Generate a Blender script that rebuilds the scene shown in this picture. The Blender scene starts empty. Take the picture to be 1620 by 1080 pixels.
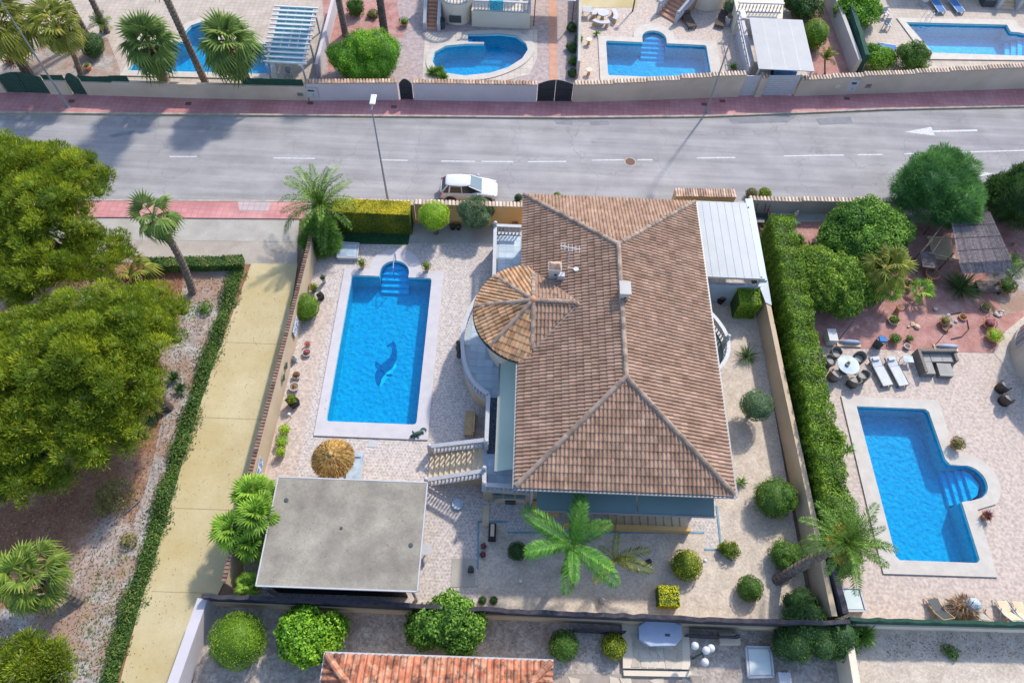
import bpy, bmesh, math, random
import numpy as np
from mathutils import Vector, Matrix, Euler
from mathutils.geometry import delaunay_2d_cdt
S = bpy.context.scene
C = S.collection
rnd = random.Random(11)
npr = np.random.default_rng(11)
PI = math.pi

# ------------------------------------------------------------------ camera
CAMH, F = 37.8, 1115.0
_z = np.array([40, 660, F]); _z = _z / np.linalg.norm(_z)
_n = np.array([63, 1895, -F]); _n = _n - _n.dot(_z) * _z; _n /= np.linalg.norm(_n)
_e = np.cross(_n, _z)
R = np.array([_e, _n, _z])
cam_d = bpy.data.cameras.new('camera')
cam = bpy.data.objects.new('camera', cam_d); C.objects.link(cam); S.camera = cam
cam_d.sensor_width = 36; cam_d.lens = 36 * F / 1620; cam_d.clip_end = 2000
cam.matrix_world = Matrix([list(R[0]) + [0], list(R[1]) + [0], list(R[2]) + [CAMH], [0, 0, 0, 1]])
S.render.resolution_x, S.render.resolution_y = 1024, 682

# ------------------------------------------------------------------ sky, sun, exposure
EL, AZ = math.radians(43), math.radians(31)
W = bpy.data.worlds.new('World'); S.world = W; W.use_nodes = True
nt = W.node_tree
sky = nt.nodes.new('ShaderNodeTexSky'); sky.sky_type = 'NISHITA'; sky.sun_disc = False
sky.sun_elevation = EL; sky.sun_rotation = AZ
bg = nt.nodes['Background']; bg.inputs['Strength'].default_value = 0.15
nt.links.new(sky.outputs[0], bg.inputs[0])
sd = bpy.data.lights.new('sun', 'SUN'); sd.energy = 2.15; sd.angle = math.radians(2.4); sd.color = (1.0, .92, .80)
sun = bpy.data.objects.new('sun', sd); C.objects.link(sun)
sv = Vector((math.sin(AZ) * math.cos(EL), math.cos(AZ) * math.cos(EL), math.sin(EL)))
sun.rotation_euler = sv.to_track_quat('Z', 'Y').to_euler()
sun.location = (0, 0, 60)
S.view_settings.view_transform = 'Standard'; S.view_settings.look = 'None'
S.view_settings.gamma = 1; S.view_settings.exposure = 1.22; S.view_settings.use_curve_mapping = False
S.render.engine = 'CYCLES'
S.cycles.max_bounces = 6; S.cycles.transparent_max_bounces = 12

# ------------------------------------------------------------------ helpers: places
def g(px, py, z=0.0):
    """the point of the place at height z that the survey picture shows at px, py"""
    d = R @ np.array([px - 810, 540 - py, -F]); t = (z - CAMH) / d[2]
    return (float(d[0] * t), float(d[1] * t))
def gv(px, py, z=0.0):
    a = g(px, py, z); return Vector((a[0], a[1], z))
def mpp(px, py, z=0.0):
    a, b = g(px - 5, py, z), g(px + 5, py, z); return math.hypot(a[0] - b[0], a[1] - b[1]) / 10
def GL(pts, z=0.0): return [g(a, b, z) for a, b in pts]

# ------------------------------------------------------------------ helpers: materials
MATS = {}
def _ramp(nt, fac, cols, lo=.35, hi=.65):
    r = nt.nodes.new('ShaderNodeValToRGB'); nt.links.new(fac, r.inputs[0])
    el = r.color_ramp.elements
    n = len(cols)
    el[0].position = lo; el[0].color = (*cols[0], 1); el[1].position = hi; el[1].color = (*cols[-1], 1)
    for i in range(1, n - 1):
        e = el.new(lo + (hi - lo) * i / (n - 1)); e.color = (*cols[i], 1)
    return r.outputs[0]
def mix(nt, a, b, fac, mode='MIX'):
    m = nt.nodes.new('ShaderNodeMix'); m.data_type = 'RGBA'; m.blend_type = mode
    for v, s in ((fac, m.inputs[0]), (a, m.inputs[6]), (b, m.inputs[7])):
        if isinstance(v, (int, float)): s.default_value = v
        elif isinstance(v, tuple): s.default_value = (*v, 1)
        else: nt.links.new(v, s)
    return m.outputs[2]
def noise(nt, pos, scale, det=4, rough=.55):
    n = nt.nodes.new('ShaderNodeTexNoise'); n.inputs['Scale'].default_value = scale
    n.inputs['Detail'].default_value = det; n.inputs['Roughness'].default_value = rough
    nt.links.new(pos, n.inputs['Vector']); return n.outputs['Fac']
def newmat(name):
    m = bpy.data.materials.new(name); m.use_nodes = True
    nt = m.node_tree; b = nt.nodes['Principled BSDF']
    ge = nt.nodes.new('ShaderNodeNewGeometry')
    MATS[name] = m
    return m, nt, b, ge.outputs['Position']
def mat(name, cols, scale=3, rough=.8, bump=0, bscale=20, tone=None, spec=.3, metal=0, lo=.35, hi=.65,
        big=None, tr=.35, det=4, cell=None):
    """cols: ramp over noise; big=(colour, scale, lo, hi, amount): larger stains; tone: 'attr' or 'obj' brightness; cell=(scale, amount)"""
    if isinstance(cols[0], (int, float)): cols = [cols, cols]
    m, nt, b, pos = newmat(name)
    col = _ramp(nt, noise(nt, pos, scale, det), cols, lo, hi)
    if cell:
        v = nt.nodes.new('ShaderNodeTexVoronoi'); v.inputs['Scale'].default_value = cell[0]; nt.links.new(pos, v.inputs['Vector'])
        sp = nt.nodes.new('ShaderNodeSeparateColor'); nt.links.new(v.outputs['Color'], sp.inputs[0])
        k = _ramp(nt, sp.outputs[0], [(1 - cell[1],) * 3, (1 + cell[1] * .6,) * 3], 0, 1)
        col = mix(nt, col, k, 1.0, 'MULTIPLY')
    if big:
        f = _ramp(nt, noise(nt, pos, big[1], 5, .6), [(0, 0, 0), (big[4],) * 3], big[2], big[3])
        col = mix(nt, col, big[0], f)
    if tone:
        if tone == 'attr':
            a = nt.nodes.new('ShaderNodeAttribute'); a.attribute_name = 'tone'; fac = a.outputs['Fac']
        else:
            a = nt.nodes.new('ShaderNodeObjectInfo'); fac = a.outputs['Random']
        k = _ramp(nt, fac, [(1 - tr,) * 3, (1 + tr * .7,) * 3], 0, 1)
        col = mix(nt, col, k, 1.0, 'MULTIPLY')
    nt.links.new(col, b.inputs['Base Color'])
    b.inputs['Roughness'].default_value = rough; b.inputs['Metallic'].default_value = metal
    b.inputs['Specular IOR Level'].default_value = spec
    if bump:
        bn = nt.nodes.new('ShaderNodeBump'); bn.inputs['Strength'].default_value = bump; bn.inputs['Distance'].default_value = .03
        nt.links.new(noise(nt, pos, bscale, 3), bn.inputs['Height']); nt.links.new(bn.outputs[0], b.inputs['Normal'])
    return m
LEAF = 1.6
def leafmat(name, cols, trans=.3, rough=.55, obj=False):
    m, nt, b, pos = newmat(name)
    a = nt.nodes.new('ShaderNodeAttribute'); a.attribute_name = 'tone'
    cols = [tuple(min(.7, v * LEAF + .004) for v in c) for c in cols]
    col = _ramp(nt, a.outputs['Fac'], cols, 0, 1)
    if obj:
        o = nt.nodes.new('ShaderNodeObjectInfo')
        col = mix(nt, col, _ramp(nt, o.outputs['Random'], [(.7, .7, .7), (1.25, 1.2, 1.1)], 0, 1), 1.0, 'MULTIPLY')
    n = _ramp(nt, noise(nt, pos, .8, 3), [(.78, .8, .78), (1.18, 1.12, 1.0)], .35, .65)
    col = mix(nt, col, n, 1.0, 'MULTIPLY')
    nt.links.new(col, b.inputs['Base Color']); b.inputs['Roughness'].default_value = rough
    b.inputs['Specular IOR Level'].default_value = .25
    t = nt.nodes.new('ShaderNodeBsdfTranslucent'); nt.links.new(col, t.inputs[0])
    x = nt.nodes.new('ShaderNodeMixShader'); x.inputs[0].default_value = trans
    nt.links.new(b.outputs[0], x.inputs[1]); nt.links.new(t.outputs[0], x.inputs[2])
    nt.links.new(x.outputs[0], nt.nodes['Material Output'].inputs[0])
    return m
def tilemat(name, c1, c2, mortar, w, h, scale=1.0, off=.5, msize=.02, rot=0, rough=.7, var=None, bump=.3, stain=None):
    """flat paving far too small to lift single pieces: brick texture in metres"""
    m, nt, b, pos = newmat(name)
    mp = nt.nodes.new('ShaderNodeMapping'); mp.inputs['Rotation'].default_value = (0, 0, rot); nt.links.new(pos, mp.inputs[0])
    br = nt.nodes.new('ShaderNodeTexBrick'); nt.links.new(mp.outputs[0], br.inputs['Vector'])
    br.inputs['Color1'].default_value = (*c1, 1); br.inputs['Color2'].default_value = (*c2, 1); br.inputs['Mortar'].default_value = (*mortar, 1)
    br.inputs['Scale'].default_value = scale; br.inputs['Brick Width'].default_value = w; br.inputs['Row Height'].default_value = h
    br.inputs['Mortar Size'].default_value = msize; br.offset = off; br.inputs['Mortar Smooth'].default_value = .3
    col = br.outputs['Color']
    if var: col = mix(nt, col, _ramp(nt, noise(nt, pos, var[0], 3), [(1 - var[1],) * 3, (1 + var[1],) * 3], .35, .65), 1.0, 'MULTIPLY')
    if stain: col = mix(nt, col, stain[0], _ramp(nt, noise(nt, pos, stain[1], 5), [(0,) * 3, (stain[2],) * 3], .5, .7))
    nt.links.new(col, b.inputs['Base Color']); b.inputs['Roughness'].default_value = rough
    b.inputs['Specular IOR Level'].default_value = .25
    return m

# ------------------------------------------------------------------ helpers: meshes
def inpoly(x, y, poly):
    c = False; n = len(poly)
    for i in range(n):
        a, b = poly[i], poly[i - 1]
        if (a[1] > y) != (b[1] > y) and x < (b[0] - a[0]) * (y - a[1]) / (b[1] - a[1]) + a[0]: c = not c
    return c
def triangulate(loops):
    """triangles (counter-clockwise) of the first loop minus the others; indices into the loops laid end to end"""
    pts = [Vector((p[0], p[1])) for l in loops for p in l]; ed = []; k = 0
    for l in loops:
        n = len(l); ed += [(k + i, k + (i + 1) % n) for i in range(n)]; k += n
    v, e, f, ov, oe, of = delaunay_2d_cdt(pts, ed, [], 0, 1e-5)
    idx = [o[0] if o else 0 for o in ov]; out = []
    for t in f:
        c = (v[t[0]] + v[t[1]] + v[t[2]]) / 3
        if inpoly(c.x, c.y, loops[0]) and not any(inpoly(c.x, c.y, h) for h in loops[1:]):
            a = (v[t[1]] - v[t[0]]).cross(v[t[2]] - v[t[0]])
            t = t if a > 0 else (t[0], t[2], t[1]); out.append(tuple(idx[i] for i in t))
    return out
BASE = {}
def meta(o, label=None, cat=None, group=None, kind=None):
    if label: o['label'] = label
    if cat: o['category'] = cat
    if group: o['group'] = group
    if kind: o['kind'] = kind
    return o
def thing(name, label, cat, loc=(0, 0, 0), group=None):
    o = bpy.data.objects.new(name, None); C.objects.link(o); o.location = loc; o.empty_display_size = .1
    BASE[o.name] = Vector(loc); return meta(o, label, cat, group)
def link(name, me, parent=None, M=None):
    o = bpy.data.objects.new(name, me); C.objects.link(o)
    if parent is not None: o.parent = parent
    if M is not None: o.matrix_basis = M
    BASE[o.name] = BASE.get(parent.name, Vector()) if parent is not None else Vector()
    return o
def put(name, me, parent, loc, rz=0, sc=1.0):
    """copy of a shared mesh at a place of the world under its parent"""
    b = BASE.get(parent.name, Vector()) if parent is not None else Vector()
    s = Matrix.Diagonal((*(sc if isinstance(sc, tuple) else (sc,) * 3), 1))
    M = Matrix.Translation(Vector(loc) - b) @ Matrix.Rotation(rz, 4, 'Z') @ s
    o = link(name, me, parent, M)
    if parent is not None: BASE[o.name] = Vector(loc)
    return o
class MB:
    def __init__(s): s.v = []; s.f = []; s.t = []
    def add(s, vs, fs, tone=None):
        n = len(s.v); s.v += [tuple(a) for a in vs]; s.f += [tuple(i + n for i in f) for f in fs]
        if tone is not None: s.t += [tone] * len(vs)
        return s
    def box(s, x0, y0, z0, x1, y1, z1, tone=None):
        return s.add([(x0, y0, z0), (x1, y0, z0), (x1, y1, z0), (x0, y1, z0), (x0, y0, z1), (x1, y0, z1), (x1, y1, z1), (x0, y1, z1)],
                     [(0, 3, 2, 1), (4, 5, 6, 7), (0, 1, 5, 4), (1, 2, 6, 5), (2, 3, 7, 6), (3, 0, 4, 7)], tone)
    def obox(s, c, d, rz=0, tilt=0, tone=None):
        M = Matrix.Translation(c) @ Matrix.Rotation(rz, 4, 'Z') @ Matrix.Rotation(tilt, 4, 'X')
        vs = [M @ Vector((a * d[0] / 2, b * d[1] / 2, e * d[2] / 2)) for e in (-1, 1) for a, b in ((-1, -1), (1, -1), (1, 1), (-1, 1))]
        return s.add(vs, [(0, 3, 2, 1), (4, 5, 6, 7), (0, 1, 5, 4), (1, 2, 6, 5), (2, 3, 7, 6), (3, 0, 4, 7)], tone)
    def bar(s, a, b, w, h):
        """rectangular beam from a to b"""
        a, b = Vector(a), Vector(b); d = (b - a).normalized()
        u = d.cross(Vector((0, 0, 1)));  u = u.normalized() if u.length > 1e-4 else Vector((1, 0, 0))
        k = u.cross(d).normalized()
        vs = [p + u * i * w / 2 + k * j * h / 2 for p in (a, b) for i, j in ((-1, -1), (1, -1), (1, 1), (-1, 1))]
        return s.add(vs, [(0, 1, 2, 3), (7, 6, 5, 4), (0, 4, 5, 1), (1, 5, 6, 2), (2, 6, 7, 3), (3, 7, 4, 0)])
    def prism(s, poly, z0, z1):
        n = len(poly); tri = triangulate([poly])
        vs = [(a[0], a[1], z0) for a in poly] + [(a[0], a[1], z1) for a in poly]
        area = sum(poly[i][0] * poly[(i + 1) % n][1] - poly[(i + 1) % n][0] * poly[i][1] for i in range(n))
        fs = []
        for t in tri:
            fs.append(tuple(i + n for i in t)); fs.append((t[0], t[2], t[1]))
        for i in range(n):
            j = (i + 1) % n
            fs.append((i, j, j + n, i + n) if area > 0 else (j, i, i + n, j + n))
        return s.add(vs, fs)
    def tube(s, pts, rad, n=8, cap=True, tone=None):
        pts = [Vector(p) for p in pts]
        if isinstance(rad, (int, float)): rad = [rad] * len(pts)
        vs, fs = [], []
        for i, p in enumerate(pts):
            d = (pts[min(i + 1, len(pts) - 1)] - pts[max(i - 1, 0)]).normalized()
            u = d.cross(Vector((0, 0, 1))) if abs(d.z) < .95 else d.cross(Vector((0, 1, 0)))
            u.normalize(); k = d.cross(u)
            for j in range(n):
                a = 2 * PI * j / n; vs.append(p + (u * math.cos(a) + k * math.sin(a)) * rad[i])
        for i in range(len(pts) - 1):
            for j in range(n):
                fs.append((i * n + j, i * n + (j + 1) % n, (i + 1) * n + (j + 1) % n, (i + 1) * n + j))
        if cap: fs += [tuple(range(n))[::-1], tuple((len(pts) - 1) * n + j for j in range(n))]
        return s.add(vs, fs, tone)
    def lathe(s, c, prof, n=12, sx=1, sy=1, tone=None):
        vs, fs = [], []
        for r, z in prof:
            for j in range(n):
                a = 2 * PI * j / n; vs.append((c[0] + r * math.cos(a) * sx, c[1] + r * math.sin(a) * sy, c[2] + z))
        for i in range(len(prof) - 1):
            for j in range(n):
                fs.append((i * n + j, i * n + (j + 1) % n, (i + 1) * n + (j + 1) % n, (i + 1) * n + j))
        fs += [tuple(range(n))[::-1], tuple((len(prof) - 1) * n + j for j in range(n))]
        return s.add(vs, fs, tone)
    def ell(s, c, r, nu=14, nv=9, tone=None):
        if isinstance(r, (int, float)): r = (r, r, r)
        vs = []
        for i in range(1, nv):
            th = PI * i / nv
            for j in range(nu):
                a = 2 * PI * j / nu
                vs.append((c[0] + r[0] * math.sin(th) * math.cos(a), c[1] + r[1] * math.sin(th) * math.sin(a), c[2] - r[2] * math.cos(th)))
        fs = [(i * nu + j, i * nu + (j + 1) % nu, (i + 1) * nu + (j + 1) % nu, (i + 1) * nu + j) for i in range(nv - 2) for j in range(nu)]
        m = len(vs); vs += [(c[0], c[1], c[2] - r[2]), (c[0], c[1], c[2] + r[2])]
        fs += [(m, (j + 1) % nu, j) for j in range(nu)] + [(m + 1, (nv - 2) * nu + j, (nv - 2) * nu + (j + 1) % nu) for j in range(nu)]
        return s.add(vs, fs, tone)
    def mesh(s, name, mt, off=Vector(), smooth=False):
        me = bpy.data.meshes.new(name)
        me.from_pydata([(a[0] - off[0], a[1] - off[1], a[2] - off[2]) for a in s.v], [], s.f)
        me.materials.append(MATS[mt])
        if len(s.t) == len(s.v) and s.t:
            at = me.attributes.new('tone', 'FLOAT', 'POINT'); at.data.foreach_set('value', s.t)
        if smooth: me.polygons.foreach_set('use_smooth', [True] * len(me.polygons))
        me.update(); return me
    def obj(s, name, mt, parent=None, smooth=False, bevel=0, **k):
        b = BASE.get(parent.name, Vector()) if parent is not None else Vector()
        o = link(name, s.mesh(name, mt, b, smooth), parent)
        if bevel:
            m = o.modifiers.new('bevel', 'BEVEL'); m.width = bevel; m.segments = 2; m.limit_method = 'ANGLE'
        return meta(o, **k)
def sheet(name, poly, z, mt, holes=(), **k):
    """a flat ground sheet with holes where basins are sunk"""
    k.setdefault('kind', 'structure')
    loops = [list(poly)] + [list(h) for h in holes]; m = MB()
    m.add([(a[0], a[1], z) for l in loops for a in l], triangulate(loops))
    return m.obj(name, mt, **k)
def arc(cx, cy, r, a0, a1, n=14, ry=None):
    ry = ry or r
    return [(cx + r * math.cos(math.radians(a0 + (a1 - a0) * i / n)), cy + ry * math.sin(math.radians(a0 + (a1 - a0) * i / n))) for i in range(n + 1)]
def smooth_loop(pts, sub=5, closed=True):
    """Catmull-Rom through the points"""
    n = len(pts); out = []
    rng = range(n) if closed else range(n - 1)
    P = lambda i: Vector(pts[i % n]) if closed else Vector(pts[max(0, min(n - 1, i))])
    for i in rng:
        a, b, c, d = P(i - 1), P(i), P(i + 1), P(i + 2)
        for k in range(sub):
            t = k / sub
            out.append(tuple(.5 * ((2 * b) + (c - a) * t + (2 * a - 5 * b + 4 * c - d) * t * t + (3 * b - a - 3 * c + d) * t ** 3)))
    if not closed: out.append(tuple(pts[-1]))
    return out

# ------------------------------------------------------------------ helpers: foliage
def npmesh(name, V, Fq, tone, mt):
    me = bpy.data.meshes.new(name)
    me.vertices.add(len(V)); me.vertices.foreach_set('co', V.astype(np.float32).ravel())
    k = Fq.shape[1]
    me.loops.add(Fq.size); me.loops.foreach_set('vertex_index', Fq.astype(np.int32).ravel())
    me.polygons.add(len(Fq)); me.polygons.foreach_set('loop_start', np.arange(0, Fq.size, k, dtype=np.int32))
    try: me.polygons.foreach_set('loop_total', np.full(len(Fq), k, dtype=np.int32))
    except Exception: pass
    me.materials.append(MATS[mt])
    at = me.attributes.new('tone', 'FLOAT', 'POINT'); at.data.foreach_set('value', tone.astype(np.float32))
    me.update(calc_edges=True); return me
def unit(a): return a / np.maximum(np.linalg.norm(a, axis=1, keepdims=True), 1e-6)
def leaves(P, N, ln, wd, tone, up=.0, jit=.6):
    """one rhombic leaf per point: P points, N outward directions"""
    n = len(P)
    N = unit(N + npr.normal(0, jit, (n, 3)) + np.array([0, 0, up]))
    T = unit(np.cross(N, npr.normal(0, 1, (n, 3)))); B = np.cross(N, T)
    l = ln * npr.uniform(.6, 1.3, (n, 1)); w = wd * npr.uniform(.6, 1.3, (n, 1))
    V = np.stack([P - T * l / 2, P + B * w / 2 + N * w * .15, P + T * l / 2, P - B * w / 2 + N * w * .15], 1).reshape(-1, 3)
    return V, np.arange(4 * n).reshape(-1, 4), np.repeat(tone, 4)
def needles(P, D, ln, wd, tone, jit=.35):
    """narrow blades that start at P and point along D"""
    n = len(P); D = unit(D + npr.normal(0, jit, (n, 3)))
    B = unit(np.cross(D, npr.normal(0, 1, (n, 3))))
    l = ln * npr.uniform(.6, 1.25, (n, 1)); w = wd * npr.uniform(.7, 1.3, (n, 1))
    V = np.stack([P, P + D * l * .5 + B * w / 2, P + D * l, P + D * l * .5 - B * w / 2], 1).reshape(-1, 3)
    return V, np.arange(4 * n).reshape(-1, 4), np.repeat(tone, 4)
def sph(n, zmin=-1.0):
    z = npr.uniform(zmin, 1, n); a = npr.uniform(0, 2 * PI, n); r = np.sqrt(1 - z * z)
    return np.stack([r * np.cos(a), r * np.sin(a), z], 1)
def cloud(blobs, dens, zmin=-.55, depth=.16, tjit=.22, lump=.07):
    """points near the surface of ellipsoids (c, r)"""
    Ps, Ns, Ts = [], [], []
    for c, r in blobs:
        r = np.array(r if not isinstance(r, (int, float)) else (r, r, r), float); c = np.array(c, float)
        A = 4 * PI * (r[0] * r[1] * r[2]) ** (2 / 3) * (1 - zmin) / 2
        n = max(12, int(A * dens)); d = sph(n, zmin)
        ph = npr.uniform(0, 6.28, 6); w = 2.6
        bump = (np.sin(w * d[:, 0] * 1.9 + ph[0]) * np.sin(w * d[:, 1] * 1.7 + ph[1]) + .6 * np.sin(w * d[:, 2] * 3 + d[:, 0] * 5 + ph[2]) + .5 * np.sin(d[:, 1] * 9 + ph[3]) * np.sin(d[:, 0] * 8 + ph[4]))[:, None]
        k = 1 + lump * bump - np.abs(npr.normal(0, depth, (n, 1)))
        k = k + np.where(npr.random((n, 1)) < .05, npr.uniform(0, .14, (n, 1)), 0)
        Ps.append(c + d * r * k); Ns.append(unit(d / r)); Ts.append(np.clip(npr.uniform(.25, .75) + .12 * bump[:, 0] + npr.normal(0, tjit, n), 0, 1))
    return np.concatenate(Ps), np.concatenate(Ns), np.concatenate(Ts)
def join_core(V, Fq, T, blobs, k=.86):
    """solid twiggy inside so that a dense bush is not see-through"""
    m = MB()
    for c, r in blobs:
        r = (r, r, r) if isinstance(r, (int, float)) else r
        m.ell(c, (r[0] * k, r[1] * k, r[2] * k), 12, 8)
    cv = np.array(m.v); q = [f for f in m.f if len(f) == 4]; tri = [f for f in m.f if len(f) == 3]
    q += [(tri[i][0], tri[i][1], tri[i][2], tri[i + 1][2]) if tri[i][2] == tri[i + 1][1] else (tri[i][0], tri[i + 1][1], tri[i][1], tri[i][2]) for i in range(0, len(tri) - 1, 2)]
    q = np.array(q) + len(V)
    return np.concatenate([V, cv]), np.concatenate([Fq, q]), np.concatenate([T, np.full(len(cv), .3)])
def foliage(name, mt, parent, blobs, dens=400, ln=.1, wd=.07, core=.86, needle=False, up=0, jit=.6, zmin=-.55, depth=.12, lump=.07, **k):
    P, N, T = cloud(blobs, dens, zmin, depth, lump=lump)
    V, Fq, T = (needles(P, N + np.array([0, 0, up]), ln, wd, T, jit) if needle else leaves(P, N, ln, wd, T, up, jit))
    if core: V, Fq, T = join_core(V, Fq, T, blobs, core)
    b = BASE.get(parent.name, Vector()) if parent is not None else Vector()
    V = V - np.array(b)
    return meta(link(name, npmesh(name, V, Fq, T, mt), parent), **k)
def bush(label, px, py, rpx, h=None, name='clipped_bush', cat='bush', mt='leaf_mid', group=None, ln=.09, wd=.07, dens=None,
         aspect=1.0, lumps=0, stem=0, core=.84, needle=False, up=0, jit=.6, ay=None, z0=0, trunk='bark'):
    """round shrub whose middle shows at px, py; rpx its half width in the survey picture; stem lifts the ball on a trunk"""
    r = rpx * mpp(px, py, 1); h = h or 1.7 * r
    zc = z0 + stem + h / 2
    x, y = g(px, py, zc)
    t = thing(name, label, cat, (x, y, z0), group)
    bl = [((x, y, zc), (r * .95, (ay or 1) * r * .95, h / 2))]
    for i in range(lumps):
        d = sph(1, -.3)[0]; q = r * npr.uniform(.3, .5)
        bl.append(((x + d[0] * r * .75, y + d[1] * r * .75 * (ay or 1), zc + d[2] * h * .35), (q, q, q * .85)))
    dens = dens or 1.45 / (ln * wd) ** 1.0
    foliage('foliage', mt, t, bl, dens, ln, wd, core, needle, up, jit, zmin=-.8, depth=.06 if not lumps else .14, lump=.05 if not lumps else .13)
    m = MB()
    if stem: m.tube([(x + .03, y, z0), (x - .04, y + .03, z0 + stem * .5), (x, y, zc)], [r * .16, r * .11, r * .08], 7)
    else: m.tube([(x, y, z0), (x, y, zc)], [r * .12, r * .06], 6)
    m.obj('trunk' if stem else 'stem', trunk, t)
    return t
# ------------------------------------------------------------------ materials
mat('asphalt', [(.245, .235, .235), (.30, .288, .288)], .5, .9, bump=.25, bscale=60, cell=(30, .08), big=((.19, .185, .205), .13, .5, .68, .5), det=7)
def asphalt():
    m = MATS['asphalt']; nt = m.node_tree; b = nt.nodes['Principled BSDF']; lk = b.inputs['Base Color'].links[0]; col = lk.from_socket
    pos = [n for n in nt.nodes if n.type == 'NEW_GEOMETRY'][0].outputs['Position']
    mp = nt.nodes.new('ShaderNodeMapping'); mp.inputs['Rotation'].default_value = (0, 0, -.06); mp.inputs['Scale'].default_value = (.05, .9, 1); nt.links.new(pos, mp.inputs[0])
    col = mix(nt, col, _ramp(nt, noise(nt, mp.outputs[0], 1.6, 5, .6), [(.86, .86, .87), (1.1, 1.1, 1.1)], .38, .62), 1.0, 'MULTIPLY')
    v = nt.nodes.new('ShaderNodeTexVoronoi'); v.feature = 'DISTANCE_TO_EDGE'; v.inputs['Scale'].default_value = .16
    w = nt.nodes.new('ShaderNodeVectorMath'); w.operation = 'ADD'; nt.links.new(pos, w.inputs[0])
    n = nt.nodes.new('ShaderNodeTexNoise'); n.inputs['Scale'].default_value = .7; n.inputs['Detail'].default_value = 5; nt.links.new(pos, n.inputs['Vector'])
    sc = nt.nodes.new('ShaderNodeVectorMath'); sc.operation = 'SCALE'; sc.inputs['Scale'].default_value = 2.2; nt.links.new(n.outputs['Color'], sc.inputs[0]); nt.links.new(sc.outputs[0], w.inputs[1])
    nt.links.new(w.outputs[0], v.inputs['Vector'])
    crack = _ramp(nt, v.outputs['Distance'], [(.35,) * 3, (0,) * 3], .002, .006)
    col = mix(nt, col, (.12, .115, .12), crack)
    nt.links.new(col, b.inputs['Base Color'])
asphalt()
mat('path_joint', [(.30, .245, .13), (.25, .2, .11)], 2, .95)
mat('asphalt_patch', [(.17, .17, .185), (.21, .21, .225)], 1.5, .9, cell=(30, .1))
mat('dusty_edge', [(.30, .26, .21), (.24, .22, .2)], 1.5, .95)
mat('paint_white', [(.36, .36, .36), (.5, .5, .5)], 6, .7)
mat('kerb', [(.28, .24, .19), (.4, .35, .29)], 2, .9)
tilemat('pink_paving', (.42, .175, .175), (.465, .21, .21), (.36, .16, .16), .4, .4, 1, 0, .03, rot=.05, var=(.5, .12), stain=((.42, .30, .27), .25, .35))
tilemat('pale_paving', (.42, .33, .34), (.38, .3, .31), (.3, .25, .25), .4, .4, 1, 0, .03)
mat('concrete', [(.30, .28, .25), (.36, .34, .31)], .8, .9, bump=.1, cell=(14, .06), big=((.22, .2, .18), .3, .52, .68, .5))
mat('concrete_warm', [(.30, .26, .22), (.36, .32, .28)], .6, .9, cell=(14, .06), big=((.2, .17, .14), .5, .56, .7, .5))
mat('yellow_path', [(.40, .33, .185), (.46, .40, .25)], .35, .9, bump=.05, cell=(12, .05), big=((.36, .27, .10), .25, .45, .7, .6), det=6)
mat('earth', [(.13, .075, .05), (.22, .15, .11)], .5, .95, bump=.5, cell=(9, .15))
mat('garden_ground', [(.21, .095, .055), (.27, .15, .095), (.34, .29, .26)], .16, .95, bump=.5, bscale=12, cell=(9, .25), lo=.4, hi=.58, det=8)
mat('pale_gravel', [(.40, .34, .28), (.50, .43, .36)], 1.2, .95, bump=.5, bscale=14, cell=(11, .18), det=6)
mat('grey_gravel', [(.31, .265, .23), (.43, .38, .335)], 1.5, .95, bump=.5, bscale=14, cell=(9, .3), det=6, big=((.22, .15, .12), .6, .52, .7, .45))
mat('white_chippings', [(.26, .245, .235), (.38, .36, .345)], 1.5, .95, bump=.5, bscale=12, cell=(8, .3), det=6, big=((.26, .16, .11), .4, .38, .58, .85))
mat('red_gravel', [(.30, .145, .125), (.40, .22, .195)], 1.2, .95, bump=.4, bscale=14, cell=(11, .16), big=((.4, .33, .3), .4, .55, .72, .6))
tilemat('terrace_paving', (.41, .345, .315), (.31, .285, .30), (.43, .385, .355), .18, .18, 1, .5, .05, var=(7, .22))
tilemat('terrace_paving_beige', (.44, .35, .295), (.36, .29, .26), (.41, .345, .30), .24, .24, 1, .5, .04, var=(6, .18))
tilemat('terrace_paving_north', (.36, .28, .27), (.28, .22, .23), (.30, .25, .24), .3, .3, 1, .5, .04, var=(3, .15))
tilemat('pale_slabs', (.44, .39, .34), (.41, .36, .31), (.30, .26, .23), .5, .5, 1, 0, .02, var=(1.2, .1))
tilemat('cream_terrace', (.40, .34, .29), (.365, .305, .255), (.29, .245, .21), .4, .4, 1, 0, .02, var=(1, .1))
mat('coping', [(.40, .365, .325), (.45, .415, .375)], 2, .7, cell=(6, .03))
mat('coping_white', [(.41, .39, .41), (.45, .43, .45)], 2, .7)
mat('wall_tan', [(.42, .325, .22), (.48, .375, .265)], .6, .85, bump=.1, bscale=30)
mat('wall_ochre', [(.50, .30, .12), (.54, .35, .16)], .6, .85, bump=.1, bscale=30)
mat('wall_beige', [(.42, .34, .27), (.50, .41, .33)], .5, .85, bump=.1, bscale=30, big=((.33, .26, .2), .4, .55, .75, .4))
mat('wall_cream', [(.55, .47, .37), (.60, .52, .42)], .6, .85, bump=.1, bscale=30)
mat('wall_white', [(.42, .39, .42), (.47, .44, .47)], .5, .85, bump=.1, bscale=30)
mat('wall_grey', [(.34, .32, .30), (.42, .40, .38)], .5, .85, bump=.1)
mat('white', [(.37, .37, .39), (.41, .41, .43)], 3, .5)
mat('carport_white', [(.27, .275, .29), (.30, .305, .32)], 1, .6)
mat('white_gloss', (.5, .5, .51), rough=.25, spec=.5)
mat('sheet_white', [(.20, .235, .28), (.23, .265, .31)], .8, .45)
mat('blue_white', [(.30, .36, .42), (.35, .41, .47)], .8, .5)
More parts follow.
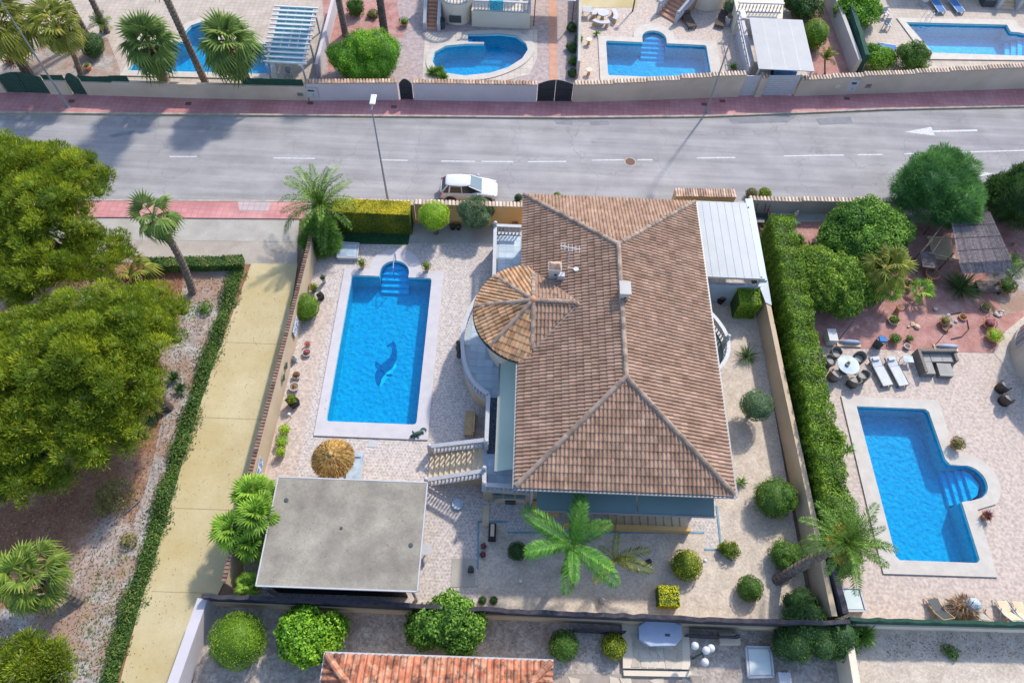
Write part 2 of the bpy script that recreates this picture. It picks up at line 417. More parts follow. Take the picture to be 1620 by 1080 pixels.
mat('balcony_tile', [(.34, .42, .50), (.41, .49, .56)], 1.5, .35, tone='obj', tr=.12)
mat('dark_mat', [(.06, .08, .12), (.10, .13, .18)], 9, .9, cell=(16, .5))
mat('roof_tile', [(.25, .15, .10), (.30, .187, .13), (.345, .225, .16)], 1.3, .85, tone='attr', tr=.26, big=((.14, .10, .07), .5, .52, .75, .3), det=6, cell=(5, .12))
mat('roof_tile_single', [(.25, .15, .10), (.30, .187, .13), (.345, .225, .16)], 1.3, .85, tone='obj', tr=.26, big=((.14, .10, .07), .5, .52, .75, .3), det=6, cell=(5, .12))
mat('roof_tile_ochre', [(.32, .17, .085), (.39, .225, .12), (.45, .29, .17)], 1.6, .85, tone='attr', tr=.38, big=((.10, .06, .04), 1.2, .55, .7, .7), det=6)
mat('roof_tile_red', [(.36, .115, .06), (.42, .17, .095), (.42, .24, .16)], 3, .85, tone='obj', tr=.35, big=((.06, .035, .03), 2.4, .5, .66, .85), det=4)
mat('cap_tile', [(.30, .17, .11), (.40, .26, .18), (.5, .38, .29)], 2.2, .85, tone='obj', tr=.4)
mat('cap_tile_pale', [(.5, .36, .25), (.6, .48, .38)], 2.2, .85, tone='obj', tr=.3)
mat('cap_tile_red', [(.17, .095, .07), (.27, .17, .125)], 2.2, .85, tone='obj', tr=.4)
mat('ridge_tile', [(.21, .15, .115), (.31, .235, .19)], 2.5, .9, tone='obj', tr=.3)
mat('mortar', [(.24, .20, .17), (.31, .265, .23)], 3, .95)
mat('roof_under', (.10, .06, .045), rough=.9)
mat('flat_roof', [(.17, .15, .125), (.245, .22, .18), (.32, .29, .24)], .6, .95, bump=.15, bscale=40, cell=(13, .1), big=((.13, .115, .10), .32, .5, .7, .7), lo=.3, hi=.7, det=9)
mat('awning_green', [(.10, .155, .165), (.11, .17, .18)], .6, .8)
mat('awning_pale', [(.27, .34, .30), (.31, .38, .34)], .6, .8)
mat('metal_grey', (.22, .22, .22), rough=.5, metal=.3)
mat('metal_dark', (.05, .06, .065), rough=.5)
mat('steel', (.6, .6, .62), rough=.2, metal=.9)
mat('black_cloth', [(.028, .026, .034), (.05, .046, .058)], 4, .9, bump=.4, bscale=6)
mat('black', (.012, .012, .014), rough=.6)
mat('green_cloth', [(.012, .045, .03), (.02, .065, .045)], 5, .9)
mat('turf', [(.012, .05, .018), (.02, .075, .028)], 5, .95, bump=.5, bscale=60, cell=(30, .2))
mat('gate_green', [(.02, .06, .045), (.03, .075, .058)], 3, .6)
mat('gate_black', [(.022, .028, .035), (.03, .036, .045)], 3, .5)
mat('terracotta', [(.42, .16, .07), (.5, .22, .11)], 4, .8)
mat('stair_tile', [(.40, .20, .13), (.46, .25, .17)], 2, .7)
mat('stair_stone', [(.48, .37, .24), (.56, .45, .31)], 2, .7)
mat('wood', [(.30, .2, .10), (.42, .29, .16)], 3, .8)
mat('bark', [(.09, .07, .055), (.17, .14, .12)], 5, .95, bump=.8, bscale=12)
mat('bark_dark', [(.045, .035, .03), (.10, .08, .07)], 5, .95, bump=.8, bscale=12)
mat('bark_palm', [(.10, .075, .06), (.2, .155, .13)], 6, .95, bump=1, bscale=10)
mat('straw', [(.33, .19, .055), (.50, .32, .11)], 7, .95, tone='attr', tr=.35, bump=.4, bscale=14)
mat('reed', [(.16, .13, .13), (.27, .23, .23)], 6, .95, tone='attr', tr=.35, bump=.4)
mat('rattan', [(.12, .10, .085), (.19, .165, .14)], 12, .8, bump=.3)
mat('rattan_brown', [(.05, .035, .03), (.09, .065, .055)], 12, .8, bump=.3)
mat('cushion_grey', [(.26, .25, .23), (.31, .30, .28)], 3, .9)
mat('textile', [(.42, .43, .44), (.48, .49, .5)], 3, .8)
mat('blue_fabric', [(.03, .12, .32), (.05, .17, .4)], 4, .8)
mat('towel', [(.02, .18, .28), (.10, .42, .5)], 9, .9)
mat('glass_dark', (.02, .03, .04), rough=.08, spec=.6)
mat('glass_blue', (.10, .15, .18), rough=.1, spec=.6)
mat('hatch_glass', [(.22, .30, .38), (.42, .48, .55)], 1.6, .25)
mat('hatch_pale', [(.42, .50, .50), (.52, .56, .54)], 1.2, .5)
mat('cover_blue', [(.27, .32, .42), (.32, .37, .47)], 1.5, .7, bump=.3, bscale=4)
mat('rust', (.13, .07, .055), rough=.8)
mat('lamp_grey', (.22, .25, .27), rough=.45, metal=.3)
mat('car_white', (.5, .5, .52), rough=.15, spec=.6)
mat('rubber', (.015, .015, .016), rough=.8)
mat('red_light', (.4, .01, .01), rough=.3)
mat('red', (.4, .03, .03), rough=.6)
mat('orange_fruit', [(.50, .20, .02), (.62, .30, .04)], 5, .7, tone='attr', tr=.3)
mat('dead_frond', [(.30, .19, .10), (.42, .30, .17)], 3, .9, tone='obj', tr=.3)
mat('blue_tile_edge', [(.10, .2, .27), (.16, .28, .36)], 3, .6)
mat('azulejo', [(.55, .60, .66), (.12, .2, .4)], 5, .3, lo=.48, hi=.52)
mat('mosaic', [(.25, .58, .64), (.33, .66, .70)], 9, .4, cell=(8, .09), det=3)
mat('mosaic_step', [(.42, .72, .85), (.48, .78, .9)], 9, .4, cell=(8, .06))
mat('dolphin_dark', [(.04, .20, .34), (.08, .27, .42)], 6, .4)
mat('dolphin_light', [(.8, .98, .85), (.85, 1, .9)], 6, .4)
mat('stone', [(.36, .33, .30), (.5, .47, .43)], 3, .9, bump=.5)
mat('flagstone', [(.40, .34, .27), (.50, .44, .36)], 1.2, .85, tone='obj', tr=.2)
mat('purple_leaf', [(.12, .03, .05), (.26, .08, .09)], 6, .7)
leafmat('leaf_pine', [(.05, .088, .01), (.12, .172, .012), (.31, .335, .025)], .35)
leafmat('leaf_pine_dark', [(.03, .06, .012), (.08, .12, .012), (.19, .21, .02)], .35)
leafmat('leaf_mid', [(.025, .06, .01), (.055, .12, .015), (.12, .2, .03)])
leafmat('leaf_dark', [(.012, .035, .012), (.03, .075, .018), (.06, .12, .025)])
leafmat('leaf_lime', [(.08, .16, .01), (.17, .28, .015), (.32, .42, .03)])
leafmat('leaf_yellow', [(.22, .24, .01), (.42, .42, .015), (.62, .58, .03)])
leafmat('leaf_hedge', [(.03, .07, .006), (.09, .17, .01), (.19, .28, .02)])
leafmat('leaf_box', [(.03, .065, .006), (.08, .13, .01), (.30, .28, .015)])
leafmat('leaf_olive', [(.035, .07, .035), (.075, .125, .06), (.15, .2, .11)])
leafmat('leaf_dry', [(.09, .06, .03), (.12, .12, .03), (.2, .19, .06)])
leafmat('leaf_strip', [(.02, .055, .012), (.06, .12, .02), (.20, .16, .06)])
leafmat('leaf_citrus', [(.03, .10, .008), (.08, .2, .012), (.2, .34, .025)])
leafmat('leaf_citrus_dark', [(.02, .065, .01), (.055, .135, .016), (.15, .27, .035)])
leafmat('leaf_east', [(.03, .08, .01), (.09, .17, .018), (.24, .33, .04)])
leafmat('leaf_tamarisk', [(.02, .075, .025), (.05, .14, .04), (.12, .24, .06)])
leafmat('frond_fan', [(.03, .07, .018), (.075, .13, .03), (.19, .25, .07)], .35, obj=True)
leafmat('frond_fan_green', [(.04, .085, .012), (.09, .15, .02), (.20, .25, .05)], .35, obj=True)
leafmat('frond_fan_bright', [(.06, .14, .015), (.12, .24, .022), (.24, .36, .05)], .35, obj=True)
leafmat('frond_fan_yellow', [(.05, .08, .01), (.11, .14, .018), (.26, .25, .05)], .35, obj=True)
leafmat('frond_date', [(.035, .09, .015), (.08, .16, .025), (.18, .26, .05)], .3, obj=True)
leafmat('frond_queen', [(.03, .11, .014), (.065, .19, .022), (.15, .32, .055)], .35, obj=True)
leafmat('spike_green', [(.03, .09, .015), (.07, .16, .025), (.18, .28, .06)], .25)
leafmat('spike_dark', [(.015, .05, .015), (.04, .09, .025), (.10, .16, .05)], .25)
# water: a clear sheet that tints what lies under it and mirrors the sky by its Fresnel
def water():
    m = bpy.data.materials.new('water'); m.use_nodes = True; MATS['water'] = m
    nt = m.node_tree; nt.nodes.remove(nt.nodes['Principled BSDF'])
    ge = nt.nodes.new('ShaderNodeNewGeometry')
    bn = nt.nodes.new('ShaderNodeBump'); bn.inputs['Strength'].default_value = .35; bn.inputs['Distance'].default_value = .05
    nt.links.new(noise(nt, ge.outputs['Position'], 3.5, 3), bn.inputs['Height'])
    t = nt.nodes.new('ShaderNodeBsdfTransparent'); t.inputs[0].default_value = (.10, .68, .97, 1)
    n2 = _ramp(nt, noise(nt, ge.outputs['Position'], 4.5, 2), [(.035, .66, .98), (.085, .76, 1.0)], .4, .6)
    nt.links.new(n2, t.inputs[0])
    gl = nt.nodes.new('ShaderNodeBsdfGlossy'); gl.inputs['Roughness'].default_value = .04; nt.links.new(bn.outputs[0], gl.inputs['Normal'])
    fr = nt.nodes.new('ShaderNodeFresnel'); fr.inputs['IOR'].default_value = 1.33; nt.links.new(bn.outputs[0], fr.inputs['Normal'])
    x = nt.nodes.new('ShaderNodeMixShader'); nt.links.new(fr.outputs[0], x.inputs[0])
    nt.links.new(t.outputs[0], x.inputs[1]); nt.links.new(gl.outputs[0], x.inputs[2])
    nt.links.new(x.outputs[0], nt.nodes['Material Output'].inputs[0])
water()

# ------------------------------------------------------------------ pool outlines (needed for the holes in the ground)
ZP = .04      # the level of the plots
POOLS = {}
def rrect(x0, y0, x1, y1, r=.18):
    return arc(x1 - r, y1 - r, r, 0, 90, 3) + arc(x0 + r, y1 - r, r, 90, 180, 3) + arc(x0 + r, y0 + r, r, 180, 270, 3) + arc(x1 - r, y0 + r, r, 270, 360, 3)
# villa pool: rectangle with a round step bay on its north side
def bay(x0, y0, x1, y1, cx, r, st=.35, q=.18):
    p = arc(x1 - q, y1 - q, q, 0, 90, 3)
    p += [(cx + r, y1), (cx + r, y1 + st)] + arc(cx, y1 + st, r, 0, 180, 16)[1:-1] + [(cx - r, y1 + st), (cx - r, y1)]
    p += arc(x0 + q, y1 - q, q, 90, 180, 3) + arc(x0 + q, y0 + q, q, 180, 270, 3) + arc(x1 - q, y0 + q, q, 270, 360, 3)
    return p
POOLS['villa'] = (bay(-10.05, 16.5, -4.85, 26.88, -7.33, .95), bay(-10.62, 15.58, -4.1, 27.45, -7.33, 1.72, .05, .03))
POOLS['east'] = ([(21.3, 18.8), (25.45, 18.8), (25.62, 18.6), (25.75, 15.6), (25.95, 15.3), (26.5, 15.28)] + arc(26.75, 14.3, 1.0, 80, -80, 12) + [(26.5, 13.2), (25.95, 13.1), (25.98, 9.95), (25.8, 9.76), (21.6, 9.76), (21.45, 9.95)],
                 [(20.5, 19.45), (26.4, 19.42), (26.45, 16.2), (26.75, 16.05)] + arc(26.8, 14.35, 1.68, 80, -50, 12) + [(26.72, 12.7), (26.66, 9.05), (20.56, 9.02)])
kid = GL([(684, 98), (688, 84), (706, 74), (738, 71), (766, 71), (766, 68), (741, 68), (740, 56), (762, 56), (790, 55), (815, 58), (832, 70), (835, 80), (826, 94), (804, 108), (775, 117), (735, 121), (706, 117), (690, 109)], ZP)
def grow(poly, d):
    n = len(poly); a = sum(poly[i][0] * poly[(i + 1) % n][1] - poly[(i + 1) % n][0] * poly[i][1] for i in range(n)); s = 1 if a > 0 else -1
    out = []
    for i in range(n):
        p, q = Vector(poly[i - 1]), Vector(poly[(i + 1) % n]); t = (q - p).normalized(); out.append((poly[i][0] + t.y * d * s, poly[i][1] - t.x * d * s))
    return out
POOLS['kidney'] = (kid, smooth_loop(GL([(674, 100), (680, 82), (700, 70), (728, 66), (732, 56), (745, 51), (790, 49), (825, 54), (843, 68), (845, 82), (832, 100), (806, 115), (770, 126), (730, 128), (698, 124), (680, 114)], ZP), 3))
POOLS['arch'] = (bay(7.55, 47.6, 15.97, 51.9, 11.65, 1.02, .6), bay(6.9, 46.9, 16.9, 52.5, 11.65, 1.75, .2, .05))
POOLS['northeast'] = (GL([(1433, 37), (1592, 41), (1598, 52), (1611, 53), (1640, 60), (1650, 78), (1620, 90), (1475, 85)], ZP),
                      GL([(1418, 30), (1604, 33), (1612, 45), (1650, 50), (1668, 80), (1640, 97), (1466, 95)], ZP))
POOLS['northwest'] = (GL([(203, 113), (236, 68), (296, 68), (294, 52), (303, 42), (318, 37), (334, 42), (340, 54), (334, 68), (422, 72), (430, 118)], ZP),
                      GL([(190, 121), (228, 62), (286, 62), (284, 48), (298, 36), (318, 31), (340, 37), (350, 52), (348, 63), (430, 66), (440, 127)], ZP))
HOLES = [p[0] for p in POOLS.values()]
def hole(*k): return [POOLS[i][0] for i in k]

# ------------------------------------------------------------------ the ground, road, pavements
sheet('ground', [(-300, -150), (300, -150), (300, 400), (-300, 400)], -.03, 'earth', HOLES)
kn = [(-60, 39.5), (-38.3, 40.36), (-29, 40.81), (-19.6, 41.27), (-10.1, 41.75), (4.3, 42.5), (15.2, 43.33), (22.2, 44.13), (29.4, 45.02), (41, 46.1), (60, 48)]
ks = [(-60, 30.7), (-28.2, 32.4), (-14, 33.1), (-3, 33.45), (10, 34.4), (28, 35.3), (45, 36.4), (60, 37.5)]
sheet('road', ks + kn[::-1], 0, 'asphalt')
for k, q in enumerate(([(876, 189), (905, 189), (906, 198), (880, 197)], [(1150, 186), (1262, 182), (1246, 194), (1158, 196)], [(932, 192), (962, 191), (964, 198), (934, 199)], [(170, 214), (214, 206), (206, 213), (178, 218)], [(1290, 188), (1345, 185), (1350, 196), (1296, 198)])):
    sheet('road_patch', GL(q), .003, 'asphalt_patch')
for a, b in zip(kn[1:-1], kn[2:]):
    n_ = 5; P_ = [(a[0] + (b[0] - a[0]) * i / n_, a[1] + (b[1] - a[1]) * i / n_ - .01) for i in range(n_ + 1)]
    sheet('kerb_dust', [(x_, y_ - .04 - rnd.uniform(0, .22)) for x_, y_ in P_] + P_[::-1], .006, 'dusty_edge')
wn = [(-60, 42.1), (-39.1, 42.5), (-32.9, 42.64), (-24.8, 42.82), (-15.7, 43.13), (-8.4, 43.67), (1.8, 44.11), (4.6, 44.29), (9.35, 44.74), (17.5, 45.71), (22.4, 46.1), (29.9, 46.96), (41.7, 48.3), (60, 50.3)]
m = MB(); m.prism([(a, b + .16) for a, b in kn] + [(a, b + .25) for a, b in wn[::-1]], -.02, .11); m.obj('north_pavement', 'pink_paving', kind='structure')
def strip(poly, w, z0, z1, name, mt, kind='structure', seg=1.0, gap=.015, parent=None):
    """kerb stones, each its own piece, along a line"""
    root = parent or MB().prism([(poly[0][0], poly[0][1] + .02), (poly[0][0] + .1, poly[0][1] + .02), (poly[0][0], poly[0][1] + .1)], z0 - .1, z0).obj(name, mt, kind=kind)
    k = 0
    for (a, b), (c, d) in zip(poly[:-1], poly[1:]):
        L = math.hypot(c - a, d - b); n = max(1, round(L / seg)); an = math.atan2(d - b, c - a)
        for i in range(n):
            t = (i + .5) / n; me = KST.get((mt, round(L / n, 2)))
            if not me:
                me = MB().obox((0, 0, (z0 + z1) / 2), (L / n - gap, w, z1 - z0)).mesh('kerb_stone', mt); KST[(mt, round(L / n, 2))] = me
            x, y = a + (c - a) * t, b + (d - b) * t
            if abs(x) > 52: continue
            put('kerb_stone', me, root, (x - math.sin(an) * w / 2, y + math.cos(an) * w / 2, 0), an); k += 1
    return root
KST = {}
strip(kn, .15, -.02, .125, 'north_kerb', 'kerb')
# south side: kerb, a pink pavement at the left, a narrow concrete walk along the walls
m = MB(); m.prism([(-60, 30.5), (-28.2, 32.3), (-14, 33.0), (-13.9, 31.45), (-27.7, 30.85), (-60, 29)], -.02, .09); m.obj('south_pavement', 'pink_paving', kind='structure')
sheet('pale_pavement_patch', GL([(376, 318), (428, 319), (424, 334), (379, 333)], .1), .095, 'pale_paving')
m = MB(); m.prism([(-14, 32.99), (-3, 33.35), (10, 34.3), (28, 35.2), (60, 37.4), (60, 36.2), (28, 33.4), (-13.9, 31.47)], -.02, .088); m.obj('narrow_pavement', 'concrete', kind='structure')
strip([(a, b - .13) for a, b in ks], .13, -.02, .11, 'south_kerb', 'kerb')
sheet('concrete_apron', GL([(100, 345), (474, 347), (471, 383), (60, 378)]), .02, 'concrete')
sheet('concrete_ramp', GL([(60, 378), (471, 383), (470, 418), (396, 418), (240, 416), (60, 410)]), .012, 'concrete_warm')
sheet('path', GL([(398, 417), (471, 418), (452, 540), (430, 640), (404, 755), (385, 860), (345, 940), (330, 950), (296, 1085), (285, 1250), (140, 1250), (190, 1080), (262, 800), (322, 620)]), .03, 'yellow_path')
sheet('left_garden_soil', GL([(-500, 400), (398, 417), (322, 620), (262, 800), (190, 1080), (140, 1250), (-500, 1250)]), 0, 'garden_ground')
sheet('white_chipping_bed', GL([(290, 430), (372, 420), (345, 520), (318, 600), (300, 660), (285, 720), (262, 780), (240, 850), (205, 960), (168, 1085), (60, 1090), (-60, 1060), (-40, 965), (70, 960), (130, 900), (190, 860), (222, 800), (240, 740), (250, 690), (262, 640), (250, 560), (285, 500)]), .012, 'white_chippings')
# plots on the south side of the road
VX0, VX1, VY0, VY1 = -13.0, 16.45, 6.35, 31.45
sheet('villa_terrace', [(VX0, VY0), (16.3, VY0), (16.3, 31.5), (VX0, 31.5)], ZP, 'terrace_paving', hole('villa'))
sheet('concrete_strip', GL([(500, 398), (560, 385), (655, 385), (800, 384), (800, 358), (655, 352), (498, 372)], .05), ZP + .008, 'concrete')
sheet('villa_gravel_garden', [(11.2, 26.4)] + GL([(1134, 800), (1140, 868), (1115, 868), (1114, 842), (800, 842), (800, 826), (757, 825), (756, 945)], .05) + [(-1, 6.4), (16.25, 6.4), (16.2, 26.4)], ZP + .012, 'pale_gravel')
m = MB()
for a, b in (((757, 825), (803, 825)), ((757, 825), (756, 900)), ((1134, 800), (1141, 868)), ((1114, 869), (1141, 868)), ((803, 842), (1114, 842))):
    p, q = gv(*a, .05), gv(*b, .05); m.bar((p.x, p.y, .055), (q.x, q.y, .055), .10, .05)
m.obj('blue_edging', 'blue_tile_edge', kind='structure')
sheet('west_strip_paving', GL([(500, 470), (530, 470), (480, 700), (465, 760), (418, 760), (430, 700)], .05), ZP + .006, 'terrace_paving_beige')
sheet('artificial_turf', GL([(541, 359), (650, 362), (646, 387), (565, 386), (541, 381)], .06), ZP + .03, 'turf')
# the neighbour's plot in the east
sheet('east_terrace', [(16.7, 6.6), (60, 6.6), (60, 34.0), (16.7, 34.0)], ZP, 'terrace_paving_beige', hole('east'))
sheet('east_red_garden', GL([(1190, 335), (1620, 330), (1800, 420), (1620, 500), (1572, 558), (1480, 556), (1290, 548), (1215, 545)], .05), ZP + .012, 'red_gravel')
sheet('east_pale_bed', GL([(1560, 440), (1600, 400), (1660, 420), (1650, 480), (1590, 500), (1575, 470)], .05), ZP + .02, 'white_chippings')
sheet('east_curved_path', GL([(1572, 558), (1590, 525), (1620, 500), (1660, 480), (1660, 560), (1600, 590)], .05), ZP + .02, 'pale_slabs')
# the plots in the south
sheet('south_gravel', [(-14.2, -12), (17.4, -12), (17.4, 6.2), (-14.2, 6.2)], ZP, 'grey_gravel')
sheet('south_east_gravel', [(17.6, -12), (60, -12), (60, 6.4), (17.6, 6.4)], ZP, 'pale_gravel')
# the plots in the north
NY = lambda x: np.interp(x, [a for a, b in wn], [b for a, b in wn])
def nplot(name, x0, x1, mt, holes=(), z=ZP):
    pts = [(x0, NY(x0) + .1)] + [(a, b + .1) for a, b in wn if x0 < a < x1] + [(x1, NY(x1) + .1), (x1, 85), (x0, 85)]
    return sheet(name, pts, z, mt, holes)
nplot('north_west_terrace', -60, -16.2, 'cream_terrace', hole('northwest'))
nplot('north_terrace', -16.2, 5.3, 'terrace_paving_north', hole('kidney'))
nplot('arch_pool_terrace', 5.3, 18.5, 'terrace_paving_beige', hole('arch'))
nplot('carport_court', 18.5, 24.0, 'pale_slabs')
nplot('red_side_garden', 24.0, 28.0, 'red_gravel')
nplot('north_east_terrace', 28.0, 60, 'cream_terrace', hole('northeast'))
sheet('north_red_bed', GL([(520, 120), (510, 0), (530, -60), (640, -60), (628, 10), (640, 60), (600, 62), (560, 60)], .05), ZP + .012, 'red_gravel')
sheet('kidney_pool_surround', GL([(672, 52), (850, 48), (850, 92), (838, 118), (800, 128), (668, 128)], .05), ZP + .02, 'pale_slabs', hole('kidney'))
sheet('pink_path_stripe', GL([(868, -10), (880, -10), (882, 128), (869, 128)], .05), ZP + .016, 'stair_tile')
sheet('arch_pool_lawn', GL([(918, -40), (1010, -40), (1008, 12), (918, 12)], .05), ZP + .01, 'yellow_path')
sheet('gravel_court', GL([(35, 118), (60, 60), (170, 60), (190, 110), (190, 122)], .05), ZP + .012, 'white_chippings')

# road markings
def dash(x0, y0, x1, y1, w=.12, name='lane_marking'):
    a, b = gv(x0, y0), gv(x1, y1); d = (b - a).normalized(); n = Vector((-d.y, d.x, 0)) * w / 2
    return [(p.x, p.y) for p in (a - n, b - n, b + n, a + n)]
LM = MB()
for d in ((268, 248, 311, 248), (432, 250, 498, 251), (600, 253, 645, 254), (698, 255, 752, 255.6), (762, 255.6, 812, 256), (835, 256, 896, 255.6), (936, 253.6, 987, 253), (1008, 253, 1032, 253),
          (1102, 250.2, 1163, 249.3), (1240, 247, 1335, 245.4), (1357, 245, 1396, 244.6), (1431, 243.6, 1650, 237.2)):
    sheet('lane_marking', dash(*d), .005, 'paint_white')
sheet('arrow_marking', GL([(1431, 209), (1473, 201), (1475.5, 206.5), (1546, 205), (1546.5, 208), (1476.5, 209.5), (1479, 215)]), .005, 'paint_white')
sheet('arrow_marking', GL([(1576, 275), (1534, 270), (1536, 273), (1480, 274), (1480, 277), (1538, 276), (1541, 281)]), .005, 'paint_white')
mh = thing('manhole_cover', 'round rusty manhole cover in the middle of the road on the dashed line', 'manhole cover', (*g(997, 256), 0))
MB().lathe((*g(997, 256), 0), [(.36, .002), (.36, .012), (.30, .014)], 20).obj('lid', 'rust', mh)
MB().lathe((*g(997, 256), 0), [(.44, .001), (.44, .008)], 20).obj('ring', 'kerb', mh)
for k, (px, py, txt) in enumerate(((113, 160, 'beside the round topped green door'), (298, 164, 'below the leaning bare palm trunk'), (491, 163, 'at the left end of the white wall'), (623, 169, 'left of the black arched door'),
                       (1114, 165, 'beside the foot of the right street lamp'), (1143, 160, 'left of the white slatted door'), (1340, 156, 'below the meter boxes'))):
    x, y = g(px, py, .12); o = MB().box(x - .22, y - .16, .105, x + .22, y + .16, .118).obj('utility_cover', 'rust')
    meta(o, 'dark utility cover in the pink pavement ' + txt, 'utility cover', 'utility covers in the pink pavement')

# ------------------------------------------------------------------ pools
def pool(key, label, loc, cop='coping', depth=1.25, steps=(), cz=.13, water_z=-.06):
    inner, outer = POOLS[key]
    t = thing('swimming_pool', label, 'swimming pool', (loc[0], loc[1], 0))
    m = MB(); n = len(inner)
    a = sum(inner[i][0] * inner[(i + 1) % n][1] - inner[(i + 1) % n][0] * inner[i][1] for i in range(n))
    vs = [(p[0], p[1], cz - .04) for p in inner] + [(p[0], p[1], -depth) for p in inner]
    fs = [((i, i + n, (i + 1) % n + n, (i + 1) % n) if a > 0 else ((i + 1) % n, (i + 1) % n + n, i + n, i)) for i in range(n)]
    fs += [tuple(j + n for j in tr) for tr in triangulate([inner])]
    m.add(vs, fs); m.obj('basin', 'mosaic', t)
    cp = MB(); loops = [outer, inner]
    flat = [Vector((*v, 0)) for l in loops for v in l]; no = len(outer)
    vs = [(v.x, v.y, cz) for v in flat] + [(v.x, v.y, 0) for v in flat]; N = len(flat)
    fs = triangulate(loops)
    fs += [(i, (i + 1) % no, (i + 1) % no + N, i + N) for i in range(no)]
    cp.add(vs, fs); cp.obj('coping', cop, t)
    sheet('water', inner, water_z, 'water', parent=t, kind=None)
    for poly, z in steps: MB().prism(poly, -depth + .002, z).obj('step', 'mosaic_step', t)
    return t
def baysteps(cx, y, r, n, d0=.25, dz=.2, dy=.35, top=None):
    out = []
    top = top or y + .35 + r
    for i in range(n):
        yb = top - (i + 1) * dy; yt = top - i * dy - .004
        def hw(yy): return r - .01 if yy < y + .35 else math.sqrt(max(.02, r * r - (yy - y - .35) ** 2)) - .02
        out.append(([(cx - hw(yt), yt), (cx - hw(yb), yb), (cx + hw(yb), yb), (cx + hw(yt), yt)][::1], -d0 - dz * i))
    return out
PV = pool('villa', 'large rectangular blue pool with dolphin mosaic and round step bay beside the villa', (-7.4, 21), 'coping_white', steps=baysteps(-7.33, 26.88, .93, 5))
PE = pool('east', 'blue pool with round steps on its right side next to the rattan sun loungers', (23.5, 14),
          steps=[([(25.95 + .32 * i, 13.25), (26.26 + .32 * i, 13.3 + .02 * i), (26.26 + .32 * i, 15.25 - .02 * i), (25.95 + .32 * i, 15.3)] if i < 3 else [(26.91, 13.45), (27.3, 13.7), (27.6, 14.3), (27.3, 14.95), (26.91, 15.2)], -1.0 + .22 * i) for i in range(4)])
PK = pool('kidney', 'kidney shaped dark blue pool with pale coping behind the white wall', (-2.4, 49.5), steps=[(GL([(741 + 7 * i, 57), (747.5 + 7 * i, 57), (747.5 + 7 * i, 67.5), (741 + 7 * i, 67.5)]), -.3 - .2 * i) for i in range(4)])
PA = pool('arch', 'rectangular blue pool with arched step bay behind the stepped beige wall', (11.6, 50), steps=baysteps(11.65, 51.9, 1.0, 6, dy=.36))
PN = pool('northeast', 'large blue pool with a ladder at the top right behind the wall', (39, 54.5), steps=[(GL([(1600 + 8 * i, 54 + i), (1607 + 8 * i, 55 + i), (1610 + 8 * i, 84), (1600 + 8 * i, 86)]), -.9 + .2 * i) for i in range(4)])
PW = pool('northwest', 'blue pool partly hidden by two fan palms at the top left', (-24.5, 47.5))
# dolphin set in the floor of the villa pool
dz = -1.246
DB = smooth_loop(GL([(600, 612), (594, 603), (593, 593), (598, 582), (607, 573), (616, 566), (620, 556), (619, 548), (614, 548), (612, 546), (621, 541), (620, 538), (625, 542), (628, 556), (627, 570), (621, 582), (611, 590), (604, 599)], dz), 2)
DL = GL([(600, 612), (604, 599), (611, 590), (621, 582), (627, 570), (627, 580), (620, 592), (611, 600), (604, 610)], dz)
dol = sheet('dolphin_mosaic', DB, dz + .004, 'dolphin_dark', parent=PV, kind=None)
sheet('belly', DL, dz + .01, 'dolphin_light', parent=dol, kind=None)
sheet('fin', GL([(598, 584), (593, 579), (594, 571), (604, 577)], dz), dz + .007, 'dolphin_dark', parent=dol, kind=None)
sheet('fin', GL([(611, 592), (619, 591), (622, 594), (612, 596)], dz), dz + .014, 'dolphin_dark', parent=dol, kind=None)
m = MB(); x, y = -7.33, 28.2
m.tube([(x, y, .1), (x, y, .95), (x, y - .1, 1.05), (x, y - 1.1, .75), (x, y - 1.2, .6), (x, y - 1.2, -.3)], .035, 8); m.obj('handrail', 'steel', PV)
for px, py in ((517, 632), (515, 645)): MB().lathe((*g(px, py, .13), .128), [(.07, 0), (.07, .015)], 12).obj('skimmer_lid', 'stone', PV)
m = MB()
for dx in (-.25, .25):
    X, Y = 35.9 + dx, 56.75; m.tube([(X, Y + .35, .1), (X, Y + .35, .7), (X, Y + .15, .95), (X, Y - .2, .85), (X, Y - .25, -.3)], .025, 6)
m.obj('ladder', 'steel', PN)
# lights on the walls of the arch pool
for px, py in ((995, 75), (1074, 79), (967, 111)): MB().lathe((*g(px, py, -.1), -.5), [(.1, 0), (.1, .02)], 10).obj('pool_light', 'white', PA)
